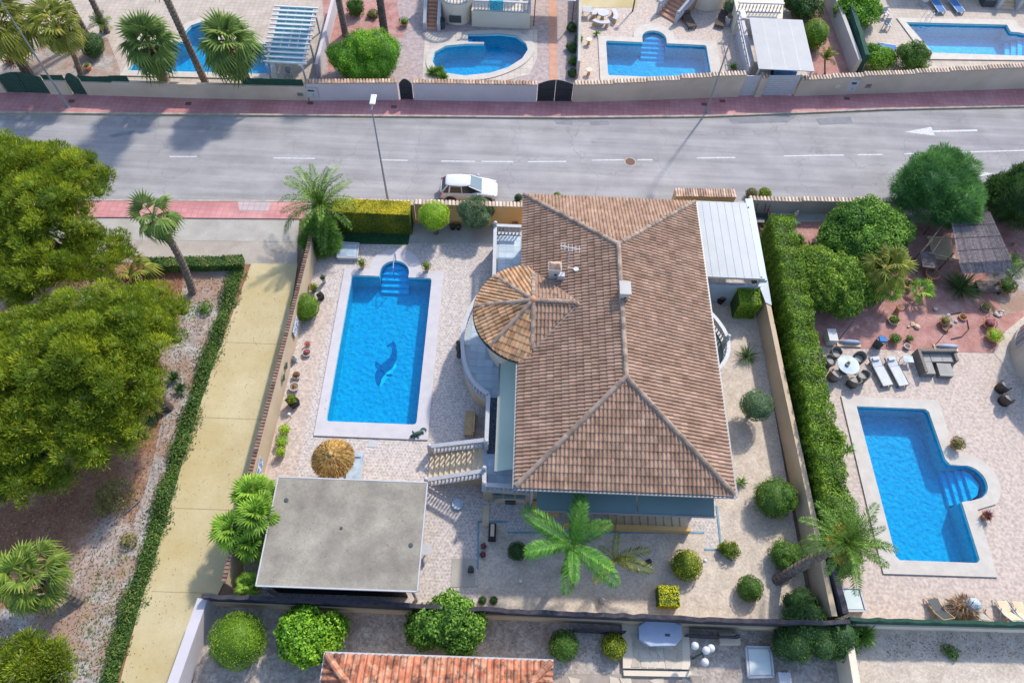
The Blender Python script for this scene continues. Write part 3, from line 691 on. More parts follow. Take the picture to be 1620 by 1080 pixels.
# ------------------------------------------------------------------ walls
def barrel(L, w, h, name, mt, seg=4):
    """a half-round clay tile: runs along y from 0 to L, arched over x"""
    m = MB(); n = seg + 1
    for y, s, dz in ((0, .9, 0), (L, 1, .012)):
        m.v += [(w / 2 * s * math.cos(PI * i / seg), y, dz + h * s * math.sin(PI * i / seg)) for i in range(n)]
    m.f += [(i, i + n, i + n + 1, i + 1) for i in range(seg)]
    m.f += [tuple(range(n)), tuple(range(n, 2 * n))[::-1]]
    return m.mesh(name, mt)
CAPM = {}
def capmesh(mt, th):
    k = (mt, round(th, 2))
    if k not in CAPM:
        me = barrel(th + .16, .20, .085, 'cap_tile', mt, 3)
        for v in me.vertices: v.co.y -= (th + .16) / 2
        CAPM[k] = me
    return CAPM[k]
def wall(label, pts, h, th=.22, mt='wall_beige', cap=None, sp=.235, z0=0.0, name='garden_wall', cat='wall', group=None, ledge=True, wob=.02):
    """pts: centre line; h: one height or one per section"""
    t = thing(name, label, cat, (pts[0][0], pts[0][1], 0), group)
    hs = h if isinstance(h, (list, tuple)) else [h] * (len(pts) - 1)
    b, lg = MB(), MB()
    for (p, q, H) in zip(pts[:-1], pts[1:], hs):
        L = math.hypot(q[0] - p[0], q[1] - p[1]); an = math.atan2(q[1] - p[1], q[0] - p[0])
        b.obox(((p[0] + q[0]) / 2, (p[1] + q[1]) / 2, (z0 + H - .004) / 2), (L - .004, th, H - z0), an)
        if cap:
            if ledge: lg.obox(((p[0] + q[0]) / 2, (p[1] + q[1]) / 2, z0 + H - .005), (L - .01, th + .1, .06), an)
            n = max(1, int(L / sp))
            for i in range(n):
                s = (i + .5) / n
                o = put('cap_tile', capmesh(cap, th - (.05 if th < .15 else 0)), t, (p[0] + (q[0] - p[0]) * s, p[1] + (q[1] - p[1]) * s, H + .03 + rnd.uniform(-.006, .006)), an + rnd.uniform(-.05, .05))
    b.obj('masonry', mt, t)
    if lg.v: lg.obj('ledge', 'mortar', t)
    return t
def nline(x0, x1, dy=.1):
    return [(x0, NY(x0) + dy)] + [(a, b + dy) for a, b in wn if x0 + .3 < a < x1 - .3] + [(x1, NY(x1) + dy)]
def fence(t_or_label, pts, z0, z1, mt, label=None, wob=.03, th=.03, name='cloth_screen', seg=.5, lean=0, **k):
    """cloth screen with a slightly wavy top edge"""
    m = MB(); P = []
    for p, q in zip(pts[:-1], pts[1:]):
        L = math.hypot(q[0] - p[0], q[1] - p[1]); n = max(1, int(L / seg))
        P += [(p[0] + (q[0] - p[0]) * i / n, p[1] + (q[1] - p[1]) * i / n) for i in range(n)]
    P.append(pts[-1]); N = len(P); vs = []
    for i, (x, y) in enumerate(P):
        a, b = P[max(0, i - 1)], P[min(N - 1, i + 1)]; d = math.hypot(b[0] - a[0], b[1] - a[1]); nx, ny = -(b[1] - a[1]) / d, (b[0] - a[0]) / d
        w = rnd.uniform(-wob, wob); w2 = rnd.uniform(-wob, wob)
        vs += [(x - nx * th / 2, y - ny * th / 2, z0), (x + nx * th / 2, y + ny * th / 2, z0),
               (x + nx * (th / 2 + lean + w), y + ny * (th / 2 + lean + w), z1 + w2), (x - nx * (th / 2 - lean - w), y - ny * (th / 2 - lean - w), z1 + w2)]
    fs = []
    for i in range(N - 1):
        for j in range(4): fs.append((i * 4 + j, i * 4 + (j + 1) % 4, i * 4 + 4 + (j + 1) % 4, i * 4 + 4 + j))
    fs += [(3, 2, 1, 0), tuple((N - 1) * 4 + j for j in range(4))]
    m.add(vs, fs); return m.obj(name, mt, t_or_label, **k)
X = lambda px, py=160: g(px, py, .1)[0]
# north side of the road, from the left
w = wall('low beige wall left of the green double gate', nline(-60, X(8, 150)), 1.35, mt='wall_beige'); fence(w, nline(-60, X(8, 150)), 1.36, 1.85, 'green_cloth', name='screen')
w = wall('short beige wall between the green gate and the round topped green door', nline(X(80, 152), X(114, 153)), 1.35, .3, mt='wall_beige'); fence(w, nline(X(80, 152), X(114, 153)), 1.36, 1.8, 'green_cloth', name='screen')
w = wall('beige wall with green screen right of the round topped green door', nline(X(138, 154), X(187, 155)), 1.3, .26, mt='wall_beige'); fence(w, nline(X(138, 154), X(187, 155)), 1.31, 1.8, 'green_cloth', name='screen')
w = wall('long beige wall at the feet of the two fan palms', nline(X(187, 155), X(488, 160)), 1.4, .26, mt='wall_beige')
fence(w, nline(X(187, 155), X(215, 155)), 1.41, 1.9, 'green_cloth', name='screen'); fence(w, nline(X(392, 158), X(486, 160)), 1.41, 1.95, 'green_cloth', name='screen')
wall('white wall with tile coping below the big round bush', nline(X(490, 160), X(631, 160)), [1.75] * 9, .26, 'wall_white', 'cap_tile')
wall('white wall with tile coping in front of the kidney shaped pool', nline(X(655, 160), X(848, 163)), [1.75] * 9, .26, 'wall_white', 'cap_tile')
xs = [X(905), X(965), X(1016), X(1068), X(1116), X(1168, 156)]
pts = [(x, NY(x) + .12) for x in xs]
wall('stepped beige wall with tile coping in front of the arch pool', pts, [1.75, 1.85, 1.95, 2.1, 2.2], .3, 'wall_beige', 'cap_tile_pale')
xs = [X(1256, 154), X(1303, 152), X(1352, 150), X(1430, 148), X(1482, 147), X(1540, 145), X(1595, 143), 48, 60]
pts = [(x, NY(x) + .12) for x in xs]
wall('stepped beige wall with tile coping and meter boxes at the top right', pts, [1.7, 1.8, 1.9, 2.0, 2.1, 2.2, 2.3, 2.4], .3, 'wall_beige', 'cap_tile_pale')
def box_on_wall(px, py, z, w, h, mt, label, cat='meter box', name='meter_box', dy=-.06, mark=True):
    x, _ = g(px, py, z); y = NY(x) - .03
    t = thing(name, label, cat, (x, y, z - h / 2))
    MB().obox((x, y - .03, z), (w, .05, h)).obj('box', mt, t)
    if mark: MB().obox((x, y - .06, z + h * .2), (w * .5, .02, h * .16)).obj('grille', 'metal_dark', t)
    MB().obox((x + w * .1, y - .06, z - h * .22), (.05, .02, h * .2)).obj('latch', 'metal_grey', t)
    return t
box_on_wall(1350, 138, 1.0, .75, 1.2, 'white', 'tall white meter box set in the wall at the top right')
box_on_wall(1327, 141, 1.0, .35, .35, 'wall_cream', 'small cream box on the wall left of the tall meter box', mark=False)
box_on_wall(1375, 140, .9, .45, .35, 'metal_grey', 'small grey grille box on the wall right of the tall meter box')
box_on_wall(493, 146, .9, .95, .95, 'white', 'white double meter box at the left end of the white wall')
box_on_wall(475, 149, .7, .42, .28, 'metal_grey', 'small grey vent box at the right end of the beige wall')
# gates
def gate(label, x0, x1, h0, h1, mt, cat='gate', name='gate', slats=0, arch=True, leaves_=1, dy=.1, bars=True, group=None):
    """one or two leaves with an arched top; bars or slats are pieces of each leaf"""
    y0, y1 = NY(x0) + dy, NY(x1) + dy; an = math.atan2(y1 - y0, x1 - x0); L = math.hypot(x1 - x0, y1 - y0)
    t = thing(name, label, cat, (x0, y0, .1))
    M = Matrix.Translation((x0, y0, 0)) @ Matrix.Rotation(an, 4, 'Z')
    top = lambda u: (h0 + (h1 - h0) * math.sin(PI * max(0, min(1, u / L))) if arch else h0)
    for k in range(leaves_):
        a, b = L * k / leaves_ + .02, L * (k + 1) / leaves_ - .02
        if slats:
            root = MB(); root.add([M @ Vector(v) for v in ((a, -.03, .12), (a + .05, -.03, .12), (a + .05, .03, .12), (a, .03, .12), (a, -.03, h0), (a + .05, -.03, h0), (a + .05, .03, h0), (a, .03, h0))], [(0, 3, 2, 1), (4, 5, 6, 7), (0, 1, 5, 4), (1, 2, 6, 5), (2, 3, 7, 6), (3, 0, 4, 7)])
            root.add([M @ Vector(v) for v in ((b - .05, -.03, .12), (b, -.03, .12), (b, .03, .12), (b - .05, .03, .12), (b - .05, -.03, h0), (b, -.03, h0), (b, .03, h0), (b - .05, .03, h0))], [(0, 3, 2, 1), (4, 5, 6, 7), (0, 1, 5, 4), (1, 2, 6, 5), (2, 3, 7, 6), (3, 0, 4, 7)])
            r = root.obj('leaf', mt, t)
            for i in range(slats):
                z = .14 + (h0 - .2) * (i + .5) / slats; hh = (h0 - .2) / slats - .02
                s = MB(); s.add([M @ Vector((u, v, z + w)) for w in (-hh / 2, hh / 2) for u, v in ((a + .05, -.02), (b - .05, -.02), (b - .05, .02), (a + .05, .02))], [(0, 3, 2, 1), (4, 5, 6, 7), (0, 1, 5, 4), (1, 2, 6, 5), (2, 3, 7, 6), (3, 0, 4, 7)])
                s.obj('slat', mt, r)
        else:
            n = 10; vs = []
            for i in range(n + 1):
                u = a + (b - a) * i / n
                vs += [M @ Vector((u, -.03, .13)), M @ Vector((u, .03, .13)), M @ Vector((u, .03, top(u))), M @ Vector((u, -.03, top(u)))]
            fs = [(i * 4 + j, i * 4 + (j + 1) % 4, i * 4 + 4 + (j + 1) % 4, i * 4 + 4 + j) for i in range(n) for j in range(4)] + [(3, 2, 1, 0), tuple(n * 4 + j for j in range(4))]
            r = MB().add(vs, fs).obj('leaf', mt, t)
            nb = max(3, int((b - a) / .22))
            for i in range(nb + 1):
                u = a + .03 + (b - a - .06) * i / nb
                MB().bar(M @ Vector((u, -.05, .15)), M @ Vector((u, -.05, top(u) + .02)), .03, .03).obj('bar', mt, r)
            for z in (.5, 1.2): MB().bar(M @ Vector((a, -.052, z)), M @ Vector((b, -.052, z)), .05, .05).obj('rail', mt, r)
    return t
gate('dark green double gate with a curved top at the top left', X(10, 150), X(78, 152), 1.55, 1.95, 'gate_green', leaves_=2)
gate('narrow dark green door with a round top between beige walls', X(115, 153), X(137, 154), 1.5, 2.0, 'gate_green', 'door', 'garden_door')
gate('small black arched door in the white wall', X(633), X(654), 1.5, 2.0, 'gate_black', 'door', 'garden_door')
gate('black double gate with a curved top between white and beige wall', X(849), X(904), 1.7, 2.1, 'gate_black', leaves_=2)
gate('narrow white slatted door beside the tile topped pillar', X(1169, 156), X(1192, 155), 2.1, 2.1, 'white', 'door', 'garden_door', slats=9, arch=False)
gate('wide white slatted garage gate below the white carport roof', X(1204, 155), X(1254, 154), 2.1, 2.1, 'white', slats=10, arch=False)
x0, x1 = X(1193, 155), X(1203, 155)
wall('tile topped pillar between the white door and the white garage gate', [(x0, NY(x0) + .12), (x1, NY(x1) + .12)], 2.0, .4, 'wall_beige', 'cap_tile', name='gate_pillar', cat='pillar')

# south side: villa walls
wall('ochre wall with tile coping behind the olive tree', [(-6.3, 31.65), (-2.6, 31.72), (1.2, 31.8)], 2.0, .24, 'wall_ochre', 'cap_tile_pale')
wall('ochre wall behind the tall hedge with painted sunlit top', [(-13.1, 31.5), (-6.35, 31.65)], 1.9, .24, 'wall_ochre', 'cap_tile_pale')
wall('tan wall with small red tile coping between the yellow path and the pool terrace', [(-12.62, 28.0), (-12.7, 24.0), (-12.8, 20), (-12.95, 15), (-13.05, 11.9), (-13.1, 7)], 1.95, .12, 'wall_tan', 'cap_tile_red', sp=.19, ledge=False)
wall('short tan wall beside the bushy grass at the corner of the path', [(-12.62, 28.05), (-12.9, 31.3)], 1.9, .12, 'wall_tan', 'cap_tile_red', sp=.19, ledge=False)
wall('long tan wall between the villa and the tall hedge', [(16.35, 26.6), (16.45, 20), (16.6, 14), (16.75, 6.5)], 1.75, .28, 'wall_tan')
MB().prism([(15.9, 26.7), (16.6, 26.7), (16.55, 24.7), (16.2, 24.9)], 1.76, 1.8).obj('coping_slab', 'blue_white', label='pale blue coping slab on the corner of the tan wall below the white roof', cat='coping slab')
wall('grey beige wall with tile coping along the road in the east garden', [(16.6, 33.9), (20.3, 33.95), (24.0, 34.05), (28.5, 34.2), (50, 34.8), (60, 35.3)], [1.3, 1.4, 1.5, 1.6, 1.6], .22, 'wall_grey', 'cap_tile_pale')
# tile topped wall section above the white carport roof
wall('raised wall section with a wide brown tiled top north of the white roof', [(11.1, 33.0), (15.2, 33.15)], 2.5, .55, 'wall_ochre', 'cap_tile', sp=.17)
# the south boundary with its black cloth
SW = [(-14.0, 6.35), (-8, 6.30), (-2, 6.22), (4, 6.15), (10, 6.1), (14.6, 6.1), (17.3, 6.2)]
w = wall('low beige wall along the south side of the villa plot under the black cloth', SW, 1.0, .26, 'wall_tan')
SW2 = [(a, b + .04) for a, b in SW]
w2 = fence(None, SW2, 1.0, 2.05, 'black_cloth', wob=.05, th=.20, lean=-.05, name='black_screen', seg=.45)
meta(w2, 'wavy black cloth screen on the wall south of the villa', 'screen')
w3 = fence(None, [(4.0, 5.6), (6.6, 5.58)], .1, 1.0, 'black_cloth', wob=.02, th=.05, name='black_screen'); meta(w3, 'short piece of black screen left behind the covered whirlpool', 'screen')
w3 = fence(None, [(9.6, 5.55), (12.2, 5.5)], .1, 1.0, 'black_cloth', wob=.02, th=.05, name='black_screen'); meta(w3, 'short piece of black screen right behind the covered whirlpool', 'screen')
wall('pale wall along the yellow path at the bottom left', [(-14.1, 6.3), (-14.6, 2.0), (-15.2, -6)], 1.55, .5, 'wall_white')
wall('pale wall at the bottom right below the big dark bush', [(17.4, 6.1), (17.25, 2), (17.1, -6)], 1.5, .35, 'wall_cream')
w = wall('low beige wall below the dark green screen of the east terrace', [(17.5, 6.35), (30, 6.45), (60, 6.6)], .9, .22, 'wall_cream')
w2 = fence(None, [(17.5, 6.4), (30, 6.5), (60, 6.65)], .92, 1.75, 'green_cloth', wob=.04, th=.16, name='green_screen', seg=.45); meta(w2, 'dark green cloth screen south of the east terrace', 'screen')
w2 = fence(None, [(17.2, 6.6), (17.05, 9.2)], .1, 2.0, 'black_cloth', wob=.03, th=.3, name='black_screen'); meta(w2, 'upright black screen beside the date palm trunk', 'screen')
# northern partition walls
def pw(label, a, b, h, th, mt, **k): return wall(label, [a, b], h, th, mt, **k)
pw('white sloping wall between the pergola and the red bed', g(505, 122, .1), g(533, 10, .1), 1.3, .25, 'wall_white')
pw('grey fence wall right of the pink striped path', g(913, 122, .1), g(916, -40, .1), 1.6, .2, 'wall_grey')
pw('white wall with a rail left of the carport court', g(1182, 122, .1), g(1160, 25, .1), 1.5, .28, 'wall_white')
pw('grey beige wall between the red side garden and the pale terrace', g(1349, 118, .1), g(1306, 0, .1), 1.5, .3, 'wall_grey')
w2 = fence(None, [g(1356, 118, .1), g(1318, -10, .1)], .1, 2.0, 'green_cloth', wob=.03, th=.35, name='hedge_screen'); meta(w2, 'dark green screen along the wall at the top right', 'screen')

# ------------------------------------------------------------------ tile roofs
TW, TL = .21, .40
PROF = [(0, 0), (.025, .035), (.06, .062), (.095, .062), (.13, .035), (.155, 0), (.21, 0)]
def one_tile(name, mt, w=TW, L=TL, hs=1.0):
    m = MB(); n = len(PROF); k = w / .21
    for v, dz in ((0, .035), (L + .03, 0)):
        m.v += [(a * k - w / 2, v, b * hs + dz) for a, b in PROF]
    m.v += [(a * k - w / 2, 0, b * hs - .01) for a, b in PROF]
    m.f += [(i, i + 1, i + 1 + n, i + n) for i in range(n - 1)]
    m.f += [(i + 2 * n, i + 1 + 2 * n, i + 1, i) for i in range(n - 1)]
    return m.mesh(name, mt)
def slope_frame(O, up):
    """frame of a roof slope: u along the eave, v up the slope, n outward"""
    v = Vector(up).normalized(); u = v.cross(Vector((0, 0, 1))).normalized(); n = u.cross(v)
    if n.z < 0: u, n = -u, -n
    return Vector(O), u, v, n
def tiles(parent, O, up, urange, vmax, planes=(), keep=None, mt='roof_tile', single=None, w=TW, L=TL, limit=300, hs=1.0, name='tile_field'):
    """lays courses from the eave up; cuts at vertical planes (point, normal away); single=predicate -> tiles that become objects"""
    O, u, v, n = slope_frame(O, up); prof = [(a * w / .21, b * hs) for a, b in PROF]; K = len(prof)
    V, Fs, T = [], [], []; singles = []
    for r in range(int(vmax / L) + 1):
        for c in range(int(urange[0] / w) - 1, int(urange[1] / w) + 2):
            ctr = O + u * (c * w + w / 2) + v * (r * L + L / 2)
            if c * w < urange[0] - 1e-3 or (c + 1) * w > urange[1] + 1e-3: continue
            if r * L + L > vmax + .3: continue
            if keep and not keep(ctr): continue
            d = [(ctr - Vector((*p, ctr.z))).dot(Vector((*q, 0))) for p, q in planes]
            if d and max(d) > .3: continue
            inside = not d or max(d) < -.24
            if single and inside and single(ctr) and len(singles) < limit:
                singles.append((c, r)); continue
            b = len(V); base = O + u * (c * w) + v * (r * L); j = rnd.uniform(-.004, .006)
            for vv, dz in ((0, .035 + j), (L + .03, 0)):
                V += [tuple(base + u * a + v * vv + n * (h + dz)) for a, h in prof]
            V += [tuple(base + u * a + n * (h - .01)) for a, h in prof]
            Fs += [(b + i, b + i + 1, b + i + 1 + K, b + i + K) for i in range(K - 1)] + [(b + i + 2 * K, b + i + 1 + 2 * K, b + i + 1, b + i) for i in range(K - 1)]
            T += [min(1, max(0, rnd.gauss(.5, .24)))] * (3 * K)
    m = MB(); m.v, m.f, m.t = V, Fs, T
    o = m.obj(name, mt, parent, kind='stuff')
    if planes and V:
        bm = bmesh.new(); bm.from_mesh(o.data); bse = BASE[parent.name]
        for p, q in planes:
            bmesh.ops.bisect_plane(bm, geom=bm.verts[:] + bm.edges[:] + bm.faces[:], plane_co=Vector((*p, 0)) - bse, plane_no=Vector((*q, 0)), clear_outer=True)
        bm.to_mesh(o.data); bm.free()
    if singles:
        me = one_tile('roof_tile', mt + '_single' if mt == 'roof_tile' else mt, w, L, hs)
        Rm = Matrix([[u.x, v.x, n.x, 0], [u.y, v.y, n.y, 0], [u.z, v.z, n.z, 0], [0, 0, 0, 1]])
        bse = BASE[parent.name]
        for c, r in singles:
            p = O + u * (c * w + w / 2) + v * (r * L)
            link('roof_tile', me, parent, Matrix.Translation(p - bse) @ Rm @ Matrix.Translation((0, 0, rnd.uniform(-.003, .005))))
    return o
RIDGE = None
def ridge(parent, a, b, mt='ridge_tile', w=.26, L=.38, off=.05, h=.11):
    a, b = Vector(a), Vector(b); d = (b - a); n = max(1, round(d.length / L)); d.normalize()
    u = d.cross(Vector((0, 0, 1))).normalized(); k = u.cross(d)
    me = barrel(d.length and (b - a).length / n + .03, w, h, 'ridge_tile', mt, 4)
    Rm = Matrix([[u.x, d.x, k.x, 0], [u.y, d.y, k.y, 0], [u.z, d.z, k.z, 0], [0, 0, 0, 1]]); bse = BASE[parent.name]
    mm = MB(); mm.bar(a + k * (off - .035), b + k * (off - .035), w + .02, .06); mm.obj('mortar_bed', 'mortar', parent)
    for i in range(n):
        p = a + (b - a) * (i / n) + k * (off + rnd.uniform(-.005, .008))
        link('ridge_tile', me, parent, Matrix.Translation(p - bse) @ Rm)

# ------------------------------------------------------------------ balustrades
m = MB(); m.lathe((0, 0, 0), [(.055, 0), (.055, .06), (.03, .1), (.065, .3), (.05, .42), (.028, .55), (.05, .62), (.05, .68)], 8)
BAL = m.mesh('baluster', 'white', smooth=False)
m = MB(); m.box(-.11, -.11, 0, .11, .11, .95); m.ell((0, 0, 1.08), .13, 10, 6); POST = m.mesh('post', 'white')
def balustrade(parent, path, posts=(), h=.86, sp=.24, label=None, postball=True):
    b, hr = MB(), MB()
    for p, q in zip(path[:-1], path[1:]):
        p, q = Vector(p), Vector(q)
        b.bar(p + Vector((0, 0, .04)), q + Vector((0, 0, .04)), .2, .08); hr.bar(p + Vector((0, 0, h - .04)), q + Vector((0, 0, h - .04)), .22, .1)
    o = b.obj('balustrade', 'white', parent, label=label); hr.obj('top_rail', 'white', o)
    d = 0
    pts = [Vector(p) for p in path]
    tot = sum((b_ - a_).length for a_, b_ in zip(pts[:-1], pts[1:])); n = max(2, round(tot / sp))
    for i in range(n):
        s = (i + .5) * tot / n
        for a_, b_ in zip(pts[:-1], pts[1:]):
            l = (b_ - a_).length
            if s <= l: put('baluster', BAL, o, a_ + (b_ - a_) * (s / l) + Vector((0, 0, .08)), 0, (1, 1, (h - .14) / .68)); break
            s -= l
    for p in posts: put('post', POST, o, p)
    return o

# ------------------------------------------------------------------ the villa
EZ, RZ = 4.6, 6.5
x0, x1, y0, y1 = .895, 11.6, 11.47, 30.33
AS, AN = (6.25, 16.73), (6.25, 25.17)
V = thing('villa', 'large villa with brown hipped tile roof and round corner turret beside the pool', 'house', (6, 20, 0))
MB().box(x0 + .7, y0 + .8, 0, x1 - .55, y1 - .7, EZ - .14).obj('wall', 'wall_tan', V)
MB().lathe((1.54, 21.6, 0), [(2.62, 1.4), (2.62, EZ - .14)], 24).obj('wall', 'wall_cream', V)
roof = MB().add([(x0, y0, EZ), (x1, y0, EZ), (x1, y1, EZ), (x0, y1, EZ), (*AS, RZ), (*AN, RZ), (x0, y0, EZ - .12), (x1, y0, EZ - .12), (x1, y1, EZ - .12), (x0, y1, EZ - .12)],
                [(0, 1, 4), (1, 2, 5, 4), (2, 3, 5), (3, 0, 4, 5), (9, 8, 7, 6), (0, 6, 7, 1), (1, 7, 8, 2), (2, 8, 9, 3), (3, 9, 6, 0)]).obj('roof', 'roof_under', V)
def hipplane(a, b, side):
    """vertical plane through a-b, its normal away from the point side"""
    d = Vector((b[0] - a[0], b[1] - a[1])).normalized(); n = Vector((d.y, -d.x))
    if (Vector(side) - Vector(a[:2])).dot(n) > 0: n = -n
    return (tuple(a[:2]), (n.x, n.y))
cSW, cSE, cNE, cNW = (x0, y0), (x1, y0), (x1, y1), (x0, y1)
W_, Ls, Ln = x1 - x0, AS[1] - y0, y1 - AN[1]
def sl(c, run): return math.hypot(run, RZ - EZ)
tiles(roof, (x0, y0 - .05, EZ + .01), (0, Ls, RZ - EZ), (0, W_), sl(0, Ls), [hipplane(cSW, AS, (6, 12)), hipplane(cSE, AS, (6, 12))], single=lambda p: True)
tiles(roof, (x1 + .05, y0, EZ + .01), (-(x1 - AS[0]), 0, RZ - EZ), (-21, 21), sl(0, x1 - AS[0]), [hipplane(cSE, AS, (10, 20)), hipplane(cNE, AN, (10, 20))], keep=lambda p: y0 - .1 < p.y < y1 + .1)
tiles(roof, (x0 - .05, y0, EZ + .01), (AS[0] - x0, 0, RZ - EZ), (-21, 21), sl(0, AS[0] - x0), [hipplane(cSW, AS, (2, 20)), hipplane(cNW, AN, (2, 20))],
      keep=lambda p: y0 - .1 < p.y < y1 + .1 and not (abs(p.y - 21.6) < 3.86 - p.x - .3 and p.x < 3.7))
tiles(roof, (x1, y1 + .05, EZ + .01), (0, -Ln, RZ - EZ), (-W_ - .2, W_ + .2), sl(0, Ln), [hipplane(cNW, AN, (6, 30)), hipplane(cNE, AN, (6, 30))], keep=lambda p: x0 - .1 < p.x < x1 + .1)
for c, a in ((cSW, AS), (cSE, AS), (cNE, AN), (cNW, AN)): ridge(roof, (*c, EZ + .04), (*a, RZ + .04))
ridge(roof, (*AS, RZ + .04), (*AN, RZ + .04))
gut = MB()
for a, b in (((x0 - .09, y0 - .12), (x1 + .09, y0 - .12)), ((x1 + .12, y0 - .1), (x1 + .12, y1 + .1)), ((x0 - .12, y0 - .1), (x0 - .12, 18.6))):
    gut.bar((*a, EZ - .06), (*b, EZ - .06), .12, .1)
gut.obj('gutter', 'metal_grey', V)
# turret: apex, ridge into the main slope, four facets under a round eave
TC = (1.54, 21.6); TZ = 5.84; TR = 3.24; EZT = 4.62
m = MB(); ar = arc(*TC, TR, 90, 270, 28); n = len(ar)
m.add([(*p, EZT) for p in ar] + [(*p, EZT - .12) for p in ar] + [(*TC, TZ), (3.96, 21.6, TZ - .05), (*TC, EZT - .12)],
      [(i, i + 1, 2 * n) for i in range(n - 1)] + [(i + 1, i, i + n, i + 1 + n) for i in range(n - 1)] + [(i + 1 + n, i + n, 2 * n + 2) for i in range(n - 1)] + [(0, 2 * n, 2 * n + 1), (n - 1, 2 * n + 1, 2 * n)])
tr = m.obj('turret_roof', 'roof_under', V)
dirs = [90, 133, 176, 226, 270]
for a, b in zip(dirs[:-1], dirs[1:]):
    c = math.radians((a + b) / 2); d = Vector((math.cos(c), math.sin(c)))
    O = Vector((*TC, 0)) + Vector((*d, 0)) * (TR + .12); O.z = EZT - .03
    pa = Vector((TC[0] + 5 * math.cos(math.radians(a)), TC[1] + 5 * math.sin(math.radians(a)))); pb = Vector((TC[0] + 5 * math.cos(math.radians(b)), TC[1] + 5 * math.sin(math.radians(b))))
    side = (TC[0] + d.x, TC[1] + d.y)
    sd_ = TC[0] + d.x * TR
    tiles(tr, tuple(O), (-d.x * TR, -d.y * TR, TZ - EZT), (-2.4, 2.4), math.hypot(TR, TZ - EZT), [hipplane(TC, pa, side), hipplane(TC, pb, side)] + [((TC[0] + (TR + .05) * math.cos(math.radians(q)), TC[1] + (TR + .05) * math.sin(math.radians(q))), (math.cos(math.radians(q)), math.sin(math.radians(q)))) for q in range(a, b + 1, 8)],
          keep=lambda p: math.hypot(p.x - TC[0], p.y - TC[1]) < TR + .35, mt='roof_tile_ochre', w=.23, hs=1.05)
for sgn in (1, -1):
    tiles(tr, (TC[0], TC[1] + sgn * TR, EZT + .02), (0, -sgn * TR, TZ - EZT), (-4, 4), math.hypot(TR, TZ - EZT), [(TC, (-1, 0)), hipplane((4.0, 21.6), (.98, 21.6 + sgn * 3.24), (1.65, 21.6 + sgn * .5))], mt='roof_tile')
    ridge(tr, (1.54, 21.6 + sgn * 2.52, EZT + .28), (1.54, 21.6, TZ + .02))
    mm = MB(); mm.bar((4.0, 21.6, TZ - .05), (1.03, 21.6 + sgn * 3.19, EZT + .05), .16, .1); mm.obj('valley_flashing', 'mortar', tr)
for a in dirs[1:-1]:
    ridge(tr, (TC[0] + TR * math.cos(math.radians(a)), TC[1] + TR * math.sin(math.radians(a)), EZT + .05), (*TC, TZ + .03))
ridge(tr, (3.96, 21.6, TZ - .02), (1.54, 21.6, TZ + .03)); MB().ell((*TC, TZ + .1), (.18, .18, .14), 10, 6).obj('finial', 'terracotta', tr)
gm = MB(); ga = arc(*TC, TR + .05, 128, 270, 22)
for p, q in zip(ga[:-1], ga[1:]): gm.bar((*p, EZT - .06), (*q, EZT - .06), .1, .1)
gm.obj('gutter', 'metal_dark', tr)
# chimneys, antenna
def chimney(x, y, z, w, d, h, mt):
    c = MB().box(x - w / 2, y - d / 2, z - .5, x + w / 2, y + d / 2, z + h).obj('chimney', mt, V)
    m = MB().box(x - w / 2 - .08, y - d / 2 - .08, z + h, x + w / 2 + .08, y + d / 2 + .08, z + h + .1); m.obj('cap', mt, c)
    MB().obox((x + .05, y - d / 2 - .013, z + h * .45), (.12, .02, .12)).obj('vent', 'black', c); return c
p = g(877, 430, 5.7); c = chimney(p[0], p[1], 5.4, .58, .45, .75, 'wall_grey')
MB().add([(p[0] - .32, p[1] + .28, 6.27), (p[0] + .32, p[1] + .28, 6.27), (p[0] + .32, p[1] - .26, 6.27), (p[0] - .32, p[1] - .26, 6.27), (p[0] - .22, p[1], 6.48), (p[0] + .22, p[1], 6.48)], [(0, 1, 5, 4), (2, 3, 4, 5), (0, 4, 3), (1, 2, 5), (0, 3, 2, 1)]).obj('tile_hood', 'cap_tile', c)
p = g(987, 463, 6.7); chimney(p[0], p[1], 6.4, .45, .7, .7, 'wall_grey')
q = g(897, 425, 5.7); m = MB(); b0 = Vector((*q, 5.3)); t0 = b0 + Vector((0, 0, 2.3))
m.tube([b0, t0], .03, 6); m.bar(t0 + Vector((-.55, .1, 0)), t0 + Vector((.55, -.1, 0)), .04, .04)
for i in range(6): m.bar(t0 + Vector((-.5 + i * .2, .1 - .036 * i - .25, 0)), t0 + Vector((-.5 + i * .2, .1 - .036 * i + .25, 0)), .02, .02)
m.bar(b0 + Vector((0, 0, .6)), b0 + Vector((.5, -.1, .5)), .03, .03); m.lathe(b0 + Vector((.5, -.1, .45)), [(.02, 0), (.16, .1)], 8)
m.obj('antenna', 'white', V)
MB().box(q[0] - .55, q[1] - .65, 5.5, q[0] - .15, q[1] - .35, 5.85).obj('roof_vent', 'white', V)
